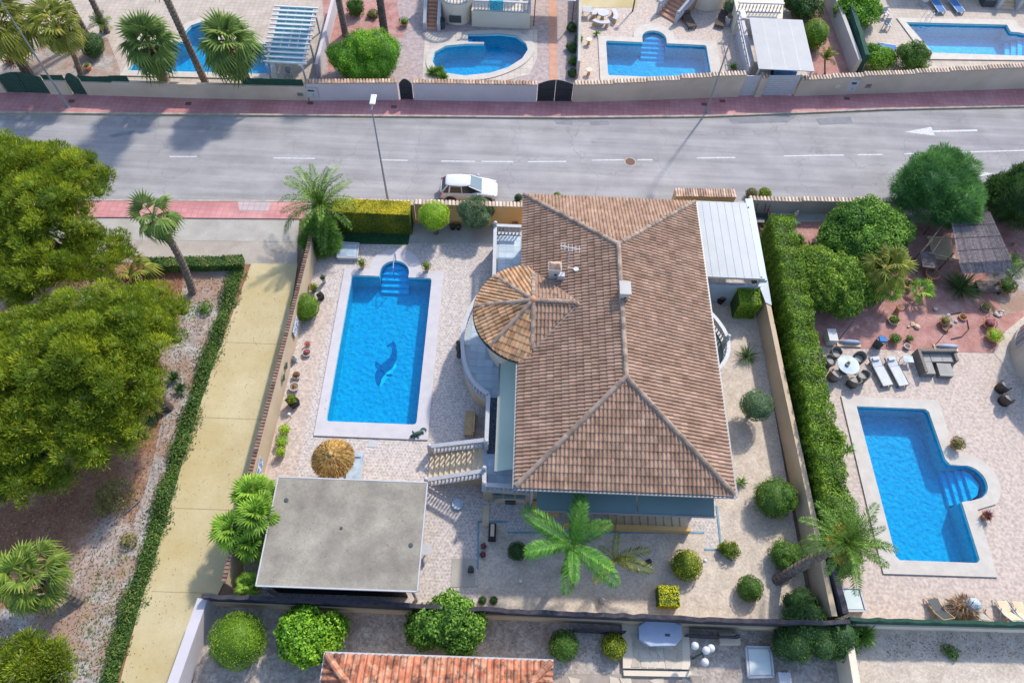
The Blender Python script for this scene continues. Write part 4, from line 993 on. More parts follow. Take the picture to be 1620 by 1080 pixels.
# upper terrace on the west side
FZ = 1.5
FP = [(-.85, 29.75), (-.76, 25.42), (-1.63, 24.25), (-2.22, 22.9), (-2.47, 21.4), (-2.38, 20.2), (-2.1, 19.1), (-1.6, 18.15), (-.8, 17.5), (-.78, 12.2), (1.95, 12.12), (1.95, 29.75)]
MB().prism(FP, 0, FZ).obj('terrace_base', 'wall_tan', V)
slab = MB().prism([(a - .08 if a < 0 else a, b) for a, b in FP], FZ + .002, FZ + .06).obj('terrace_slab', 'blue_white', V)
me = MB().box(-.228, -.228, 0, .228, .228, .02).mesh('floor_tile', 'balcony_tile')
yy = 12.4; k = 0
while yy < 29.7:
    xx = -2.2
    while xx < 1.2:
        if all(inpoly(xx + a, yy + b, FP) for a in (-.24, .24) for b in (-.24, .24)) and math.hypot(xx - 1.54, yy - 21.6) > 2.7:
            put('floor_tile', me, slab, (xx, yy, FZ + .062))
        xx += .47
    yy += .47
MB().box(-.66, 14.3, FZ + .085, -.1, 17.7, FZ + .1).obj('dark_mat', 'dark_mat', V)
Zt = FZ + .06
balustrade(V, [(-.74, 25.45, Zt), (-.83, 29.65, Zt), (.86, 29.65, Zt)], [(-.83, 29.65, Zt)])
balustrade(V, [(*p, Zt) for p in smooth_loop([(-.74, 25.45), (-1.58, 24.25), (-2.17, 22.85), (-2.41, 21.4), (-2.33, 20.2), (-2.05, 19.1), (-1.55, 18.2), (-.72, 17.5)], 3, False)] + [(-.70, 14.65, Zt)], [(-.70, 14.6, Zt)])
balustrade(V, [(-.74, 13.05, Zt), (-.70, 12.28, Zt), (1.9, 12.22, Zt)], [(-.74, 13.1, Zt), (-.70, 12.28, Zt)])
# outside staircase down to the pool terrace
SA, SB = 13.0, 14.75
st = MB().add([(-3.85, SA, .04), (-3.85, SB, .04), (-.8, SA, .04), (-.8, SB, .04), (-.8, SA, FZ - .1), (-.8, SB, FZ - .1)], [(0, 2, 3, 1), (0, 1, 5, 4), (2, 4, 5, 3), (0, 4, 2), (1, 3, 5)]).obj('staircase', 'wall_tan', V)
NS = 10; run = 3.05 / NS; hw_ = (SB - SA) / 2
sm = MB().box(0, -hw_, 0, run + .02, hw_, .05).mesh('step', 'stair_stone'); rm = MB().box(0, -hw_ + .02, -FZ / NS, .04, hw_ - .02, 0).mesh('riser', 'wall_tan')
for i in range(NS):
    z = (i + 1) * FZ / NS
    put('step', sm, st, (-3.85 + i * run - .02, (SA + SB) / 2, z - .045)); put('riser', rm, st, (-3.85 + i * run + .005, (SA + SB) / 2, z - .045))
balustrade(V, [(-3.8, SB + .08, .2), (-.85, SB + .0, FZ + .08)], [(-3.88, SB + .08, .05)], sp=.24)
balustrade(V, [(-3.8, SA - .1, .2), (-.85, SA - .0, FZ + .08)], [(-3.88, SA - .1, .05)], sp=.24)
# south face below the terrace: arch, three blinds, a pillar foot
for i in range(3): MB().obox((.0 + i * .62, 12.06, 1.22), (.5, .12, .3)).obj('blind', 'awning_green', V)
m = MB(); ap = [(-.15, 0), (1.6, 0)] + [(.725 + .875 * math.cos(PI * i / 10), .3 + .5 * math.sin(PI * i / 10)) for i in range(11)]
m.add([(a, 12.13, .06 + b) for a, b in ap] + [(a, 12.08, .06 + b) for a, b in ap], [tuple(range(13)), tuple(range(13, 26))[::-1]] + [(i, (i + 1) % 13, (i + 1) % 13 + 13, i + 13) for i in range(13)])
m.obj('arch', 'stair_stone', V); MB().box(.45, 12.0, .06, 1.0, 12.07, .6).obj('grille', 'metal_dark', V)
MB().box(-.75, 10.75, .02, -.4, 11.9, .12).obj('threshold', 'stair_stone', V)
MB().tube([(1.8, 11.85, .05), (1.8, 11.85, EZ - .2)], .05, 8).obj('downpipe', 'white', V)
# awnings
def awning(x0, x1, y0, y1, z0, z1, mt, split=None, along='y'):
    b = MB().add([(x0, y0, z0), (x1, y0, z0), (x1, y1, z1), (x0, y1, z1)] if along == 'y' else [(x0, y0, z0), (x1, y0, z1), (x1, y1, z1), (x0, y1, z0)], [(0, 1, 2, 3)])
    o = b.obj('awning', mt, V); s = o.modifiers.new('s', 'SOLIDIFY'); s.thickness = .03
    f = MB()
    if along == 'y': f.bar((x0 - .03, y0, z0), (x1 + .03, y0, z0), .07, .09)
    else: f.bar((x0, y0, z0), (x0, y1, z0), .07, .09)
    f.obj('front_bar', 'metal_grey', o); return o
awning(1.99, 7.02, 10.75, 12.6, 3.15, 3.7, 'awning_green'); awning(7.09, 10.95, 10.75, 12.6, 3.15, 3.7, 'awning_green')
awning(-.17, 1.6, 12.75, 19.1, 3.1, 4.1, 'awning_pale', along='x')
# low south stairs under the awning
fs = MB().box(6.4, 10.75, .05, 10.4, 10.98, .62).obj('porch_stair_wall', 'wall_ochre', V)
MB().box(3.6, 10.8, .05, 6.39, 10.98, .5).obj('porch_low_wall', 'wall_ochre', V)
for i in range(10): MB().box(6.1 + i * .42, 10.985, .05, 6.1 + (i + 1) * .42 - .012, 11.85, .15 + .045 * i).obj('step', 'stair_stone', fs)
MB().box(1.9, 11.4, .05, 3.4, 12.2, .35).obj('porch_sill', 'wall_ochre', V)
# small curved balcony on the east side
eb = [(11.0, 24.9), (12.1, 24.2), (12.8, 23.4), (13.35, 22.2), (13.38, 21.2), (13.0, 20.2), (12.3, 19.5), (11.0, 19.3)]
MB().prism(eb, 0, 1.4).obj('east_balcony_base', 'awning_green', V)
balustrade(V, [(*p, 1.42) for p in smooth_loop([(11.6, 24.5), (12.1, 24.1), (12.75, 23.3), (13.25, 22.2), (13.28, 21.2), (12.92, 20.3), (12.25, 19.6), (11.5, 19.4)], 3, False)], [(13.3, 21.9, 1.42)])

# ------------------------------------------------------------------ white metal carport roof east of the villa
cp = thing('carport', 'white ribbed metal roof between the villa and the tall hedge', 'carport', (14, 29, 0))
cx0, cx1, cy0, cy1, cz = 12.15, 15.6, 25.85, 31.9, 3.05
NP = 7
for i in range(NP):
    a = cx0 + (cx1 - cx0) * i / NP; b = cx0 + (cx1 - cx0) * (i + 1) / NP
    MB().box(a + .012, cy0, cz - .03, b - .012, cy1, cz).obj('roof_panel', 'sheet_white', cp)
    MB().box(b - .008, cy0, cz, b + .006, cy1, cz + .02).obj('seam', 'metal_grey', cp)
MB().box(cx0, cy0, cz - .09, cx1, cy1, cz - .035).obj('underside', 'blue_white', cp)
MB().prism([(cx1 + .01, cy0 - .15), (cx1 + .45, cy0 - .1), (cx1 + .5, cy1 + .5), (cx1 + .01, cy1 + .45)], cz - .35, cz - .1).obj('gutter', 'blue_white', cp)
MB().box(cx0, cy0 - .06, cz - .2, cx1 + .3, cy0 - .005, cz).obj('front_beam', 'white', cp)
MB().box(11.6, 25.95, .05, 16.0, 26.15, 2.0).obj('end_wall', 'blue_white', cp)
for x, y in ((15.7, 25.95), (15.7, 31.6)): MB().box(x - .06, y - .06, 0, x + .06, y + .06, cz - .1).obj('post', 'white', cp)

# ------------------------------------------------------------------ flat roofed outbuilding
ob = thing('outbuilding', 'flat grey concrete roof of the open shelter below the straw parasol', 'outbuilding', (-7.5, 9.3, 0))
ox0, ox1, oy0, oy1, oz = -11.22, -3.6, 6.72, 12.08, 2.95
MB().box(ox0, oy0, oz - .16, ox1, oy1, oz).obj('roof', 'flat_roof', ob)
m = MB()
for a, b in (((ox0, oy0), (ox1, oy0)), ((ox1, oy0), (ox1, oy1)), ((ox1, oy1), (ox0, oy1)), ((ox0, oy1), (ox0, oy0))): m.bar((*a, oz - .06), (*b, oz - .06), .06, .15)
m.obj('edge_trim', 'white', ob)
MB().box(ox0 + .15, oy0 + .3, 0, ox0 + .3, oy1 - .2, oz - .18).obj('wall', 'wall_tan', ob)
MB().box(ox0 + .3, oy1 - .35, 0, ox1 - .2, oy1 - .2, oz - .18).obj('wall', 'wall_tan', ob)
for i, (a, b) in enumerate(((ox0 + .3, ox0 + 3.6), (ox0 + 3.65, ox1 - .75))): MB().box(a, oy0 + .25, .05, b, oy0 + .3, oz - .2).obj('front_shade', 'black', ob)  # black panels painting the shade inside the open front
for x in (ox1 - .3, ox0 + .1): MB().box(x - .07, oy0 + .1, 0, x + .07, oy0 + .24, oz - .17).obj('post', 'white', ob)
# ------------------------------------------------------------------ pines
mat('twig', [(.17, .14, .12), (.30, .27, .25)], 4, .9)
def pine(label, base, lobes, z0=0, mt='leaf_pine', dens=215, nb=26, group=None):
    """lobes: (px, py, height, half width px, half depth px)"""
    bx, by = g(*base, 0); t = thing('pine_tree', label, 'pine tree', (bx, by, z0), group)
    blobs, arms = [], []
    for px, py, z, rx, ry in lobes:
        c = np.array([*g(px, py, z), z]); s = mpp(px, py, z); R3 = np.array([rx * s, ry * s, .5 * rx * s]) * .86
        n = int(nb * 2.3 * (rx * ry) / (100 * 100))
        D = sph(n, -.35)
        for d in D:
            r = npr.uniform(.3, .72) * min(1, rx * s / 2.2)
            p = c + d * R3 * npr.uniform(.68, 1.06)
            blobs.append((tuple(p), (r, r, r * .62))); arms.append(p)
        # inner blobs close the crown
        for d in sph(n // 3, -.2):
            p = c + d * R3 * .5; blobs.append((tuple(p), (R3[0] * .34, R3[1] * .34, R3[2] * .34)))
        arms.append(c)
    P, N, T = cloud(blobs, dens, -.4, .26, .16)
    D = N + npr.normal(0, .3, N.shape) + np.array([.1, .1, .75])
    V, Fq, T2 = needles(P, D, .27, .04, T, .32)
    V, Fq, T2 = join_core(V, Fq, T2, blobs, .5)
    link('crown', npmesh('crown', V - np.array(BASE[t.name]), Fq, T2, mt), t)
    zt = lobes[0][2]; c0 = Vector((*g(lobes[0][0], lobes[0][1], zt), zt - .5))
    m = MB(); m.tube([(bx, by, z0 - .1), (bx + .1, by, 1), tuple((Vector((bx, by, 0)) + c0) / 2 + Vector((.2, 0, .3))), tuple(c0)], [.28, .23, .18, .1], 9)
    m.obj('trunk', 'bark', t)
    tw = MB()
    for i in range(160):
        q = P[rnd.randrange(len(P))]; d = Vector((rnd.gauss(0, 1), rnd.gauss(0, 1), rnd.gauss(.3, .6))).normalized() * rnd.uniform(.3, .7); q = Vector(q)
        tw.tube([q - d * .6, q + d * .1, q + d * .5 + Vector((rnd.gauss(0, .06), rnd.gauss(0, .06), 0))], [.022, .014, .006], 4)
    tw.obj('twigs', 'twig', t, kind='stuff')
    for p in arms[::4]:
        p = Vector(p); mm = MB(); q = c0 * .6 + Vector((bx, by, 1.5)) * .4; q.z = max(1.2, q.z)
        mm.tube([q, q.lerp(p, .5) + Vector((0, 0, -.25)), p], [.09, .055, .02], 5); mm.obj('branch', 'bark', t)
    return t
pine('large dark pine with a dense yellow green crown at the left edge beside the road', (60, 440), [(72, 315, 5.5, 100, 118), (20, 260, 6, 75, 75), (55, 440, 4, 100, 60), (150, 405, 3.6, 62, 55), (15, 430, 4, 80, 60)], nb=36)
pine('largest pine with a broad lime green crown beside the yellow path', (110, 700), [(150, 555, 5.5, 142, 125), (20, 600, 5.2, 110, 150), (130, 660, 4.2, 120, 85), (180, 690, 3.2, 55, 60), (40, 745, 3, 90, 60), (228, 500, 4.2, 66, 66), (225, 620, 3.6, 50, 50)], nb=34)
pine('small yellow green pine cut off by the bottom left corner', (60, 1110), [(50, 1050, 3, 70, 45), (95, 1075, 2.5, 35, 35)], nb=60)

# ------------------------------------------------------------------ palms
def fan_leaf(mt, pet=.9, r=.75, seg=18, droop=.35, name='frond', spread=125):
    """a fan palm leaf: stalk along +x, pleated fan with drooping split tips"""
    vs, fs, tn = [], [], []
    a = Vector((0, 0, 0)); b = Vector((pet, 0, pet * .12))
    for p, w in ((a, .035), (b, .02)): vs += [p + Vector((0, -w, 0)), p + Vector((0, w, 0)), p + Vector((0, 0, -w * 1.2))]
    fs += [(0, 1, 4, 3), (1, 2, 5, 4), (2, 0, 3, 5)]; tn += [.9] * 6
    for i in range(seg):
        th = math.radians(-spread + 2 * spread * (i + .5) / seg); hw = math.radians(spread / seg) * .98
        L = r * (1 - .25 * abs(th) / PI) * rnd.uniform(.9, 1.08)
        def P(t, o, dz=0): return b + Vector((math.cos(th + o) * L * t, math.sin(th + o) * L * t, dz - droop * L * t * t * (1.0 + .3 * abs(math.sin(th)))))
        n = len(vs)
        tipd = Vector((0, 0, -droop * .5 * L * rnd.uniform(.3, 1.6)))
        vs += [b, P(.6, -hw, -.01), P(.6, 0, .035), P(.6, hw, -.01), P(1.02, 0) + tipd]
        fs += [(n, n + 1, n + 2), (n, n + 2, n + 3), (n + 1, n + 4, n + 2), (n + 2, n + 4, n + 3)]
        tt = rnd.uniform(.2, .8); tn += [tt + .1, tt, tt, tt, min(1, tt + .3)]
    m = MB(); m.v = [tuple(v) for v in vs]; m.f = fs; m.t = tn
    return m.mesh(name, mt)
def feather(mt, L=3.0, n=34, ll=.5, droop=1.0, arch=.6, name='frond', lw=.05, vee=.5):
    """a feather palm leaf: arching rib along +x with two rows of leaflets"""
    def C_(t): return Vector((L * (t - .12 * droop * t * t * t), 0, arch * L * .5 * t - droop * L * .55 * t * t))
    m = MB(); m.tube([C_(i / 8) for i in range(9)], [.035 * (1 - i / 9.5) for i in range(9)], 4, tone=.8)
    for i in range(n):
        t = .08 + .92 * i / n; p = C_(t); d = (C_(min(1, t + .03)) - C_(t - .03)).normalized()
        l = ll * (math.sin(PI * min(1, .12 + t * .86)) ** .55) * rnd.uniform(.85, 1.1)
        for s in (-1, 1):
            q = (d * rnd.uniform(.55, 1.0) + Vector((0, s, 0)) * 1.0 + Vector((0, 0, vee + rnd.uniform(-.25, .35)))).normalized()
            mid = p + q * l * .5; tip = p + q * l + Vector((0, 0, -l * .45 * rnd.uniform(.5, 1.4)))
            w = d * lw * .5
            m.add([p, mid - w, tip, mid + w], [(0, 1, 2, 3)], tone=min(1, max(0, rnd.gauss(.45, .28))))
    return m.mesh(name, mt)
FR = {}
def variants(kind):
    if kind in FR: return FR[kind]
    if kind == 'fan': v = [fan_leaf('frond_fan', .85, .85, 18, d) for d in (.25, .5, .8)]
    elif kind == 'fan_bright': v = [fan_leaf('frond_fan_bright', .75, .62, 16, d, spread=150) for d in (.2, .45)]
    elif kind == 'fan_yellow': v = [fan_leaf('frond_fan_yellow', 1.0, .8, 16, d) for d in (.3, .7)]
    elif kind == 'fan_green': v = [fan_leaf('frond_fan_green', .95, .62, 16, d) for d in (.3, .7)]
    elif kind == 'dead': v = [fan_leaf('dead_frond', .7, .6, 9, d, 'dead_frond', 70) for d in (.6, 1.0)]
    elif kind == 'date': v = [feather('frond_date', 2.6, 40, .38, d, a, lw=.045) for d, a in ((.8, .9), (1.2, 1.0), (1.5, .9))]
    elif kind == 'date_stiff': v = [feather('frond_date', 2.5, 40, .42, d, a, lw=.05) for d, a in ((.4, .5), (.8, .7), (1.1, .6))]
    elif kind == 'queen': v = [feather('frond_queen', 3.1, 96, .7, d, a, lw=.042, vee=.12) for d, a in ((.7, .6), (.9, .6), (.8, .7))]
    elif kind == 'queen_small': v = [feather('frond_fan_yellow', 2.0, 40, .45, d, a, lw=.05, vee=.25) for d, a in ((.8, .6), (1.0, .6))]
    elif kind == 'small_date': v = [feather('frond_date', 1.1, 24, .28, d, a, lw=.035) for d, a in ((.8, .9), (1.2, 1.0))]
    elif kind == 'banana': v = [feather('frond_fan_yellow', 1.3, 22, .34, d, a, lw=.07) for d, a in ((.7, .9), (1.1, 1.0))]
    FR[kind] = v; return v
def palm(label, base, crown, kind='fan', n=34, els=(80, -45), size=1.0, dead=0, tr=.17, group=None, z0=0, azs=None, fruit=False, bmt='bark_palm', name='palm_tree', cat='palm tree', bend=.0):
    """base: ground point, crown: point (x, y, z) where the leaves spring from"""
    t = thing(name, label, cat, (base[0], base[1], z0), group)
    b, c = Vector((base[0], base[1], z0)), Vector(crown)
    m = MB(); N = max(6, int((c - b).length / .14)); pts, rad = [], []
    for i in range(N + 1):
        s = i / N; p = b.lerp(c, s) + Vector((bend, 0, 0)) * math.sin(PI * s)
        pts.append(p); rad.append(tr * (1.25 - .4 * s if s < .25 else 1.15 - .12 * s) * (1.12 if i % 2 else .95))
    m.tube(pts, rad, 9); m.obj('trunk', bmt, t)
    vs = variants(kind)
    def place(me, az, el, sc, nm):
        M = Matrix.Translation(c - BASE[t.name]) @ Matrix.Rotation(az, 4, 'Z') @ Matrix.Rotation(-el, 4, 'Y') @ Matrix.Rotation(rnd.uniform(-.3, .3), 4, 'X') @ Matrix.Scale(sc, 4)
        link(nm, me, t, M)
    for i in range(n):
        f = (i + .5) / n
        el = math.radians(els[0] + (els[1] - els[0]) * f ** .85 + rnd.uniform(-6, 6)) if azs is None else math.radians(azs[i][1])
        az = i * 2.39996 + rnd.uniform(-.15, .15) if azs is None else math.radians(azs[i][0])
        k = min(len(vs) - 1, int(f * len(vs))) if azs is None else i % len(vs)
        place(vs[k], az, el, size * rnd.uniform(.88, 1.1) * (azs[i][2] if azs and len(azs[i]) > 2 else 1), 'frond')
    for i in range(dead):
        place(variants('dead')[i % 2], i * 2.4, math.radians(rnd.uniform(-80, -20 if n > 24 and dead > 20 else -50)), size * rnd.uniform(.8, 1.1), 'dead_frond')
    if fruit:
        P, Nn, T = cloud([((c.x - .15 + dx, c.y + dy, c.z - .35 + dz), (.3, .3, .22)) for dx, dy, dz in ((-.45, .05, .2), (.2, -.45, -.1), (.35, -.3, 0), (-.1, .55, .5), (0, -.6, -.2))], 500, -1, .3)
        Vv, Fq, T = leaves(P, Nn, .09, .08, T)
        link('fruit_cluster', npmesh('fruit_cluster', Vv - np.array(BASE[t.name]), Fq, T, 'orange_fruit'), t)
    return t
def gp(px, py, z=0): return g(px, py, z)
def cr(px, py, z): return (*g(px, py, z), z)
FG = 'fan palms behind the northern wall'
palm('fan palm with full green crown left of the leaning bare trunk', gp(262, 133), cr(236, 72, 3.9), 'fan', 34, (85, -55), 1.42, 10, .3, FG)
palm('fan palm with full green crown right of the leaning bare trunk', gp(392, 134), cr(362, 72, 4.1), 'fan', 34, (85, -55), 1.48, 10, .3, FG)
b = gp(325, 131); palm('tall leaning palm trunk whose crown lies above the picture between two fan palms', b, (b[0] - .6, b[1] + .4, 9.5), 'fan', 30, (75, -50), 1.3, 6, .22, FG)
palm('fan palm with brownish crown leaning over the green gate wall', gp(128, 119), cr(88, 42, 4.6), 'fan_yellow', 36, (70, -60), 1.2, 14, .17, FG, bend=.25)
palm('yellow green fan palm at the top left corner behind the left lamp', gp(45, 118), cr(-2, 42, 4.5), 'fan_yellow', 36, (80, -50), 1.5, 8, .3, FG)
b = gp(140, 60); palm('tall dark palm trunk at the top left behind the brownish fan palm', b, (b[0] - .5, b[1] + .6, 8.5), 'fan', 26, (75, -50), 1.2, 6, .2, FG)
b = gp(170, 52); palm('second tall palm trunk at the top left near the potted cactus', b, (b[0] - .3, b[1] + 1, 9.0), 'fan', 26, (75, -50), 1.2, 6, .2, FG)
b = gp(547, 57); palm('slim palm trunk rising above the big round bush on its left', b, (b[0] - .2, b[1] + .6, 9.0), 'fan', 26, (75, -50), 1.2, 6, .22, FG, bmt='bark')
b = gp(609, 57); palm('dark palm trunk rising above the big round bush on its right', b, (b[0] - .1, b[1] + .6, 9.5), 'fan', 26, (75, -50), 1.2, 6, .26, FG, bmt='bark_dark')
palm('leaning fan palm with brown skirt between the pines and the villa', gp(305, 463), cr(243, 342, 6.2), 'fan', 14, (70, -50), .98, 18, .19, bend=.3)
palm('untidy fan palm with dry brown leaves at the bottom left', gp(127, 948), cr(50, 908, 3.2), 'fan_green', 26, (75, -35), 1.25, 26, .26)
palm('low fan palm with drying leaves half hidden behind the largest pine', gp(215, 440), cr(205, 432, .9), 'fan_yellow', 12, (60, 0), 1.0, 8, .15)
palm('date palm with arching feather fronds behind the corner of the yellow path', gp(524, 372), cr(507, 328, 2.2), 'date', 26, (78, 0), 1.3, 3, .3, bmt='bark_dark')
palm('leaning date palm with orange fruit clusters over the tan wall', gp(1228, 918), cr(1338, 858, 4.6), 'date_stiff', 32, (80, -20), .98, 0, .22, fruit=True, bend=-.1)
az = [(82, 22, 1.0), (150, 18, 1.05), (195, 14, 1.05), (262, 15, .95), (318, 15, 1.05), (28, 18, .9), (60, 60, .7), (200, 65, .6), (76, 30, .95), (156, 28, .95), (190, 24, .95), (268, 26, .9), (324, 27, .95), (35, 30, .8)]
palm('queen palm with six bright green feather fronds in the gravel garden', gp(893, 905), cr(905, 862, 3.2), 'queen', 14, size=.92, azs=az, tr=.16)
palm('small yellowing feather palm beside the queen palm', gp(966, 896), cr(972, 884, 1.6), 'queen_small', 7, size=1.0, azs=[(85, 30, .8), (15, 25), (-20, 18), (230, 25), (320, 30, .6), (150, 40, .6), (350, 50, .7)], tr=.09)
for px, py, z, n, s, lab in ((402, 782, 2.2, 18, .95, 'topmost of the bright fan palm clump left of the flat roof'), (372, 838, 2.0, 16, .95, 'leftmost of the bright fan palm clump beside the yellow path'), (410, 815, 2.6, 18, 1.0, 'middle of the bright fan palm clump left of the flat roof'),
                             (398, 860, 1.6, 14, .85, 'lower of the bright fan palm clump left of the flat roof'), (392, 925, 1.2, 12, .55, 'lowest small bright fan palm beside the front of the shelter')):
    x, y = g(px, py, z); palm('small fan palm, ' + lab, (x + .15, y + .1), (x, y, z), 'fan_bright', n + 8, (85, -20), s, 0, .08, 'bright fan palms left of the flat roof', name='fan_palm')
palm('yellow green fan palm between the bushes of the east garden', gp(1400, 455), cr(1402, 425, 2.4), 'fan_yellow', 20, (80, -35), .95, 0, .1, name='fan_palm')
palm('low yellow fan palm beside the bushes below the other fan palm', gp(1395, 475), cr(1405, 458, 1.5), 'fan_bright', 14, (70, -20), .8, 0, .09, name='fan_palm')
palm('young fan palm with few round leaves on the red gravel', gp(1458, 470), cr(1456, 462, .7), 'fan_bright', 9, (60, 0), .75, 0, .06, name='fan_palm')
palm('feathery palm at the lower right corner of the reed roof', gp(1600, 440), cr(1590, 425, 1.4), 'small_date', 16, (80, 0), 1.3, 0, .08, name='fan_palm')
palm('young date palm beside the dark bush at the top left terrace', gp(160, 50), cr(160, 40, .8), 'small_date', 14, (80, 5), 1.1, 0, .1, name='fan_palm')
palm('small yellow palm beside the white carport roof', gp(1305, 118), cr(1305, 95, 1.2), 'banana', 12, (85, 10), .9, 0, .06, name='fan_palm')

# ------------------------------------------------------------------ spiky plants
def spiky(label, px, py, rpx, mt='spike_green', n=90, h=.5, name='spiky_plant', cat='plant', z=0.05, wd=.06, group=None, trunk=0, heads=1, zmin=-.05):
    r = rpx * mpp(px, py, .3); x, y = g(px, py, z + h * .5 + trunk); t = thing(name, label, cat, (x, y, z), group)
    Vs, Fs, Ts = [], [], []; k = 0
    for i in range(heads):
        c = np.array([x, y, z + .1 + trunk]) + (0 if heads == 1 else npr.uniform(-.5, .5, 3) * np.array([r, r, r * .8])); rr = r if heads == 1 else r * .6
        D = sph(n, zmin); P = np.repeat(c[None], n, 0)
        V, Fq, T = needles(P, D, rr * 1.05, wd, npr.uniform(.2, .9, n), .1); Vs.append(V); Fs.append(Fq + k); Ts.append(T); k += len(V)
    link('leaves', npmesh('leaves', np.concatenate(Vs) - np.array(BASE[t.name]), np.concatenate(Fs), np.concatenate(Ts), mt), t)
    MB().tube([(x, y, z), (x, y, z + .15 + trunk)], [.12 * r + .04, .08 * r + .03], 7).obj('stem', 'bark_dark', t)
    return t
spiky('dark green cycad with radiating spikes below the reed roof', 1522, 453, 33, 'spike_dark', 260, .6, wd=.05)
spiky('dark spiky cycad on the gravel east of the villa', 1183, 562, 20, 'spike_dark', 130, .4, wd=.045)
spiky('small spiky plant at the southeast corner of the villa roof', 1174, 762, 11, 'spike_green', 60, .35)
spiky('many headed yucca at the bottom right corner wall', 1360, 1018, 34, 'spike_green', 110, 1.0, wd=.06, heads=7, name='yucca')
spiky('pale yucca on top of the hedge beside the east pool', 1345, 708, 13, 'spike_green', 80, .9, trunk=.5)
spiky('spiky green plant in the gravel beside the hedge strip, upper one', 274, 596, 15, 'spike_dark', 90, .4)
spiky('spiky green plant in the gravel beside the hedge strip, lower one', 284, 614, 14, 'spike_dark', 90, .4)
spiky('tall leafy yucca between the hedge and the bushes in the east garden', 1270, 375, 14, 'spike_green', 70, 1.0, heads=3)
spiky('low yucca right of the tall leafy yucca in the east garden', 1283, 388, 11, 'spike_green', 70, .4)
spiky('bright pointed shrub by the lower left edge of the kidney pool', 692, 116, 18, 'spike_green', 200, .5, heads=4)
spiky('leafy agave beside the wall right of the arch pool', 1160, 104, 13, 'spike_green', 60, .4, heads=2)
spiky('small green agave left of the arch pool', 944, 52, 8, 'spike_green', 40, .4)
spiky('purple leaved plant at the top left corner behind the green gate', 18, 95, 18, 'purple_leaf', 120, .5, name='purple_plant')
spiky('spiky plant beside the pots at the top left terrace', 1255 - 1090, 36, 8, 'spike_dark', 60, .4)
# bushy grass with a rounded top at the corner of the path, in front of the date palm
x, y = g(508, 372, 1.2); t = thing('grass_bush', 'tall bushy green grass plant at the corner of the yellow path', 'bush', (x, y, 0))
foliage('foliage', 'spike_green', t, [((x, y + .1, 1.9), (.85, .75, .7)), ((x - .45, y - .35, 1.0), (.75, .65, .6)), ((x + .5, y - .35, 1.0), (.65, .65, .6)), ((x, y - .2, .6), (.9, .8, .6))], 420, .42, .035, .72, needle=True, up=.3, jit=.3, zmin=-.7)
MB().tube([(x, y, 0), (x, y, 1)], [.18, .1], 7).obj('stem', 'bark_dark', t)

# ------------------------------------------------------------------ topiary and shrubs of the villa garden
B = bush
B('lollipop tree with a clipped lime green ball beside the tall hedge', 687, 341, 26, 1.75, 'ball_tree', 'tree', 'leaf_lime', stem=1.0, ln=.07, wd=.05)
B('clipped dark green cone bush against the wall beside the pool', 482, 486, 24, 1.7, mt='leaf_hedge', ln=.07, wd=.05)
B('small round dark green ball under the queen palm', 818, 871, 16, .9, mt='leaf_dark', ln=.05, wd=.045)
B('flat topped round box bush in the gravel garden', 1086, 893, 27, 1.1, mt='leaf_box', ln=.06, wd=.05)
B('round green ball bush in front of the leaning date palm', 1187, 930, 22, 1.1, mt='leaf_mid', ln=.06, wd=.05)
B('loose yellowish bush at the corner of the blue edging', 1154, 870, 16, .7, mt='leaf_box', ln=.1, wd=.05, lumps=5, core=.6)
B('large round green bush at the southeast corner of the villa', 1224, 787, 35, 1.8, mt='leaf_mid', ln=.07, wd=.055, lumps=4)
B('round green bush left of the leaning palm trunk', 1242, 877, 26, 1.3, mt='leaf_mid', ln=.08, wd=.05, lumps=4)
B('dark bush at the foot of the tan wall below the leaning palm', 1270, 955, 27, 1.3, mt='leaf_dark', ln=.08, wd=.055, lumps=5)
B('spreading dark green bush over the corner of the bottom right walls', 1282, 1003, 60, 1.9, mt='leaf_dark', ln=.09, wd=.06, lumps=8, ay=.6)
B('gnarled dark green ball tree on the gravel east of the villa', 1197, 641, 27, 1.6, 'ball_tree', 'tree', 'leaf_olive', stem=.7, ln=.07, wd=.05)
t = B('olive tree with airy grey green crown beside the white balcony', 752, 335, 26, 1.5, 'olive_tree', 'tree', 'leaf_olive', stem=.9, ln=.09, wd=.035, lumps=9, core=.35, dens=900)
B('round clipped egg shaped bush inside the bottom left walls', 376, 1012, 46, 2.7, mt='leaf_hedge', ln=.06, wd=.05, ay=1.0)
t = B('lemon tree with lime green leaves above the red tiled roof', 497, 1002, 52, 2.2, 'lemon_tree', 'tree', 'leaf_citrus', ln=.16, wd=.1, lumps=16, core=.55, ay=.72, dens=190)
t = B('orange tree with dark glossy leaves below the black screen', 708, 988, 58, 2.4, 'orange_tree', 'tree', 'leaf_citrus_dark', ln=.16, wd=.1, lumps=18, core=.55, ay=.6, dens=190)
B('left one of two round bushes south of the black screen', 892, 1020, 26, 1.3, mt='leaf_mid', ln=.07, wd=.05)
B('right one of two round bushes next to the stone platform', 971, 1021, 22, 1.1, mt='leaf_box', ln=.07, wd=.05)
B('left small green tuft on the gravel above the orange tree', 763, 949, 7, .4, mt='leaf_dark', ln=.08, wd=.04)
B('right small green tuft on the gravel above the orange tree', 781, 949, 7, .4, mt='leaf_dark', ln=.08, wd=.04)
B('straggly low green weed on the pale gravel at the bottom right', 1506, 1030, 16, .3, 'weed', 'plant', 'leaf_mid', ln=.12, wd=.05, lumps=6, core=.2, dens=120, ay=.6)
B('small dark ball bush at the road behind the villa roof', 820, 313, 7, .6, mt='leaf_dark', ln=.06, wd=.05)
B('tiny ball bush at the road above the roof edge', 881, 309, 6, .5, mt='leaf_mid', ln=.06, wd=.05)
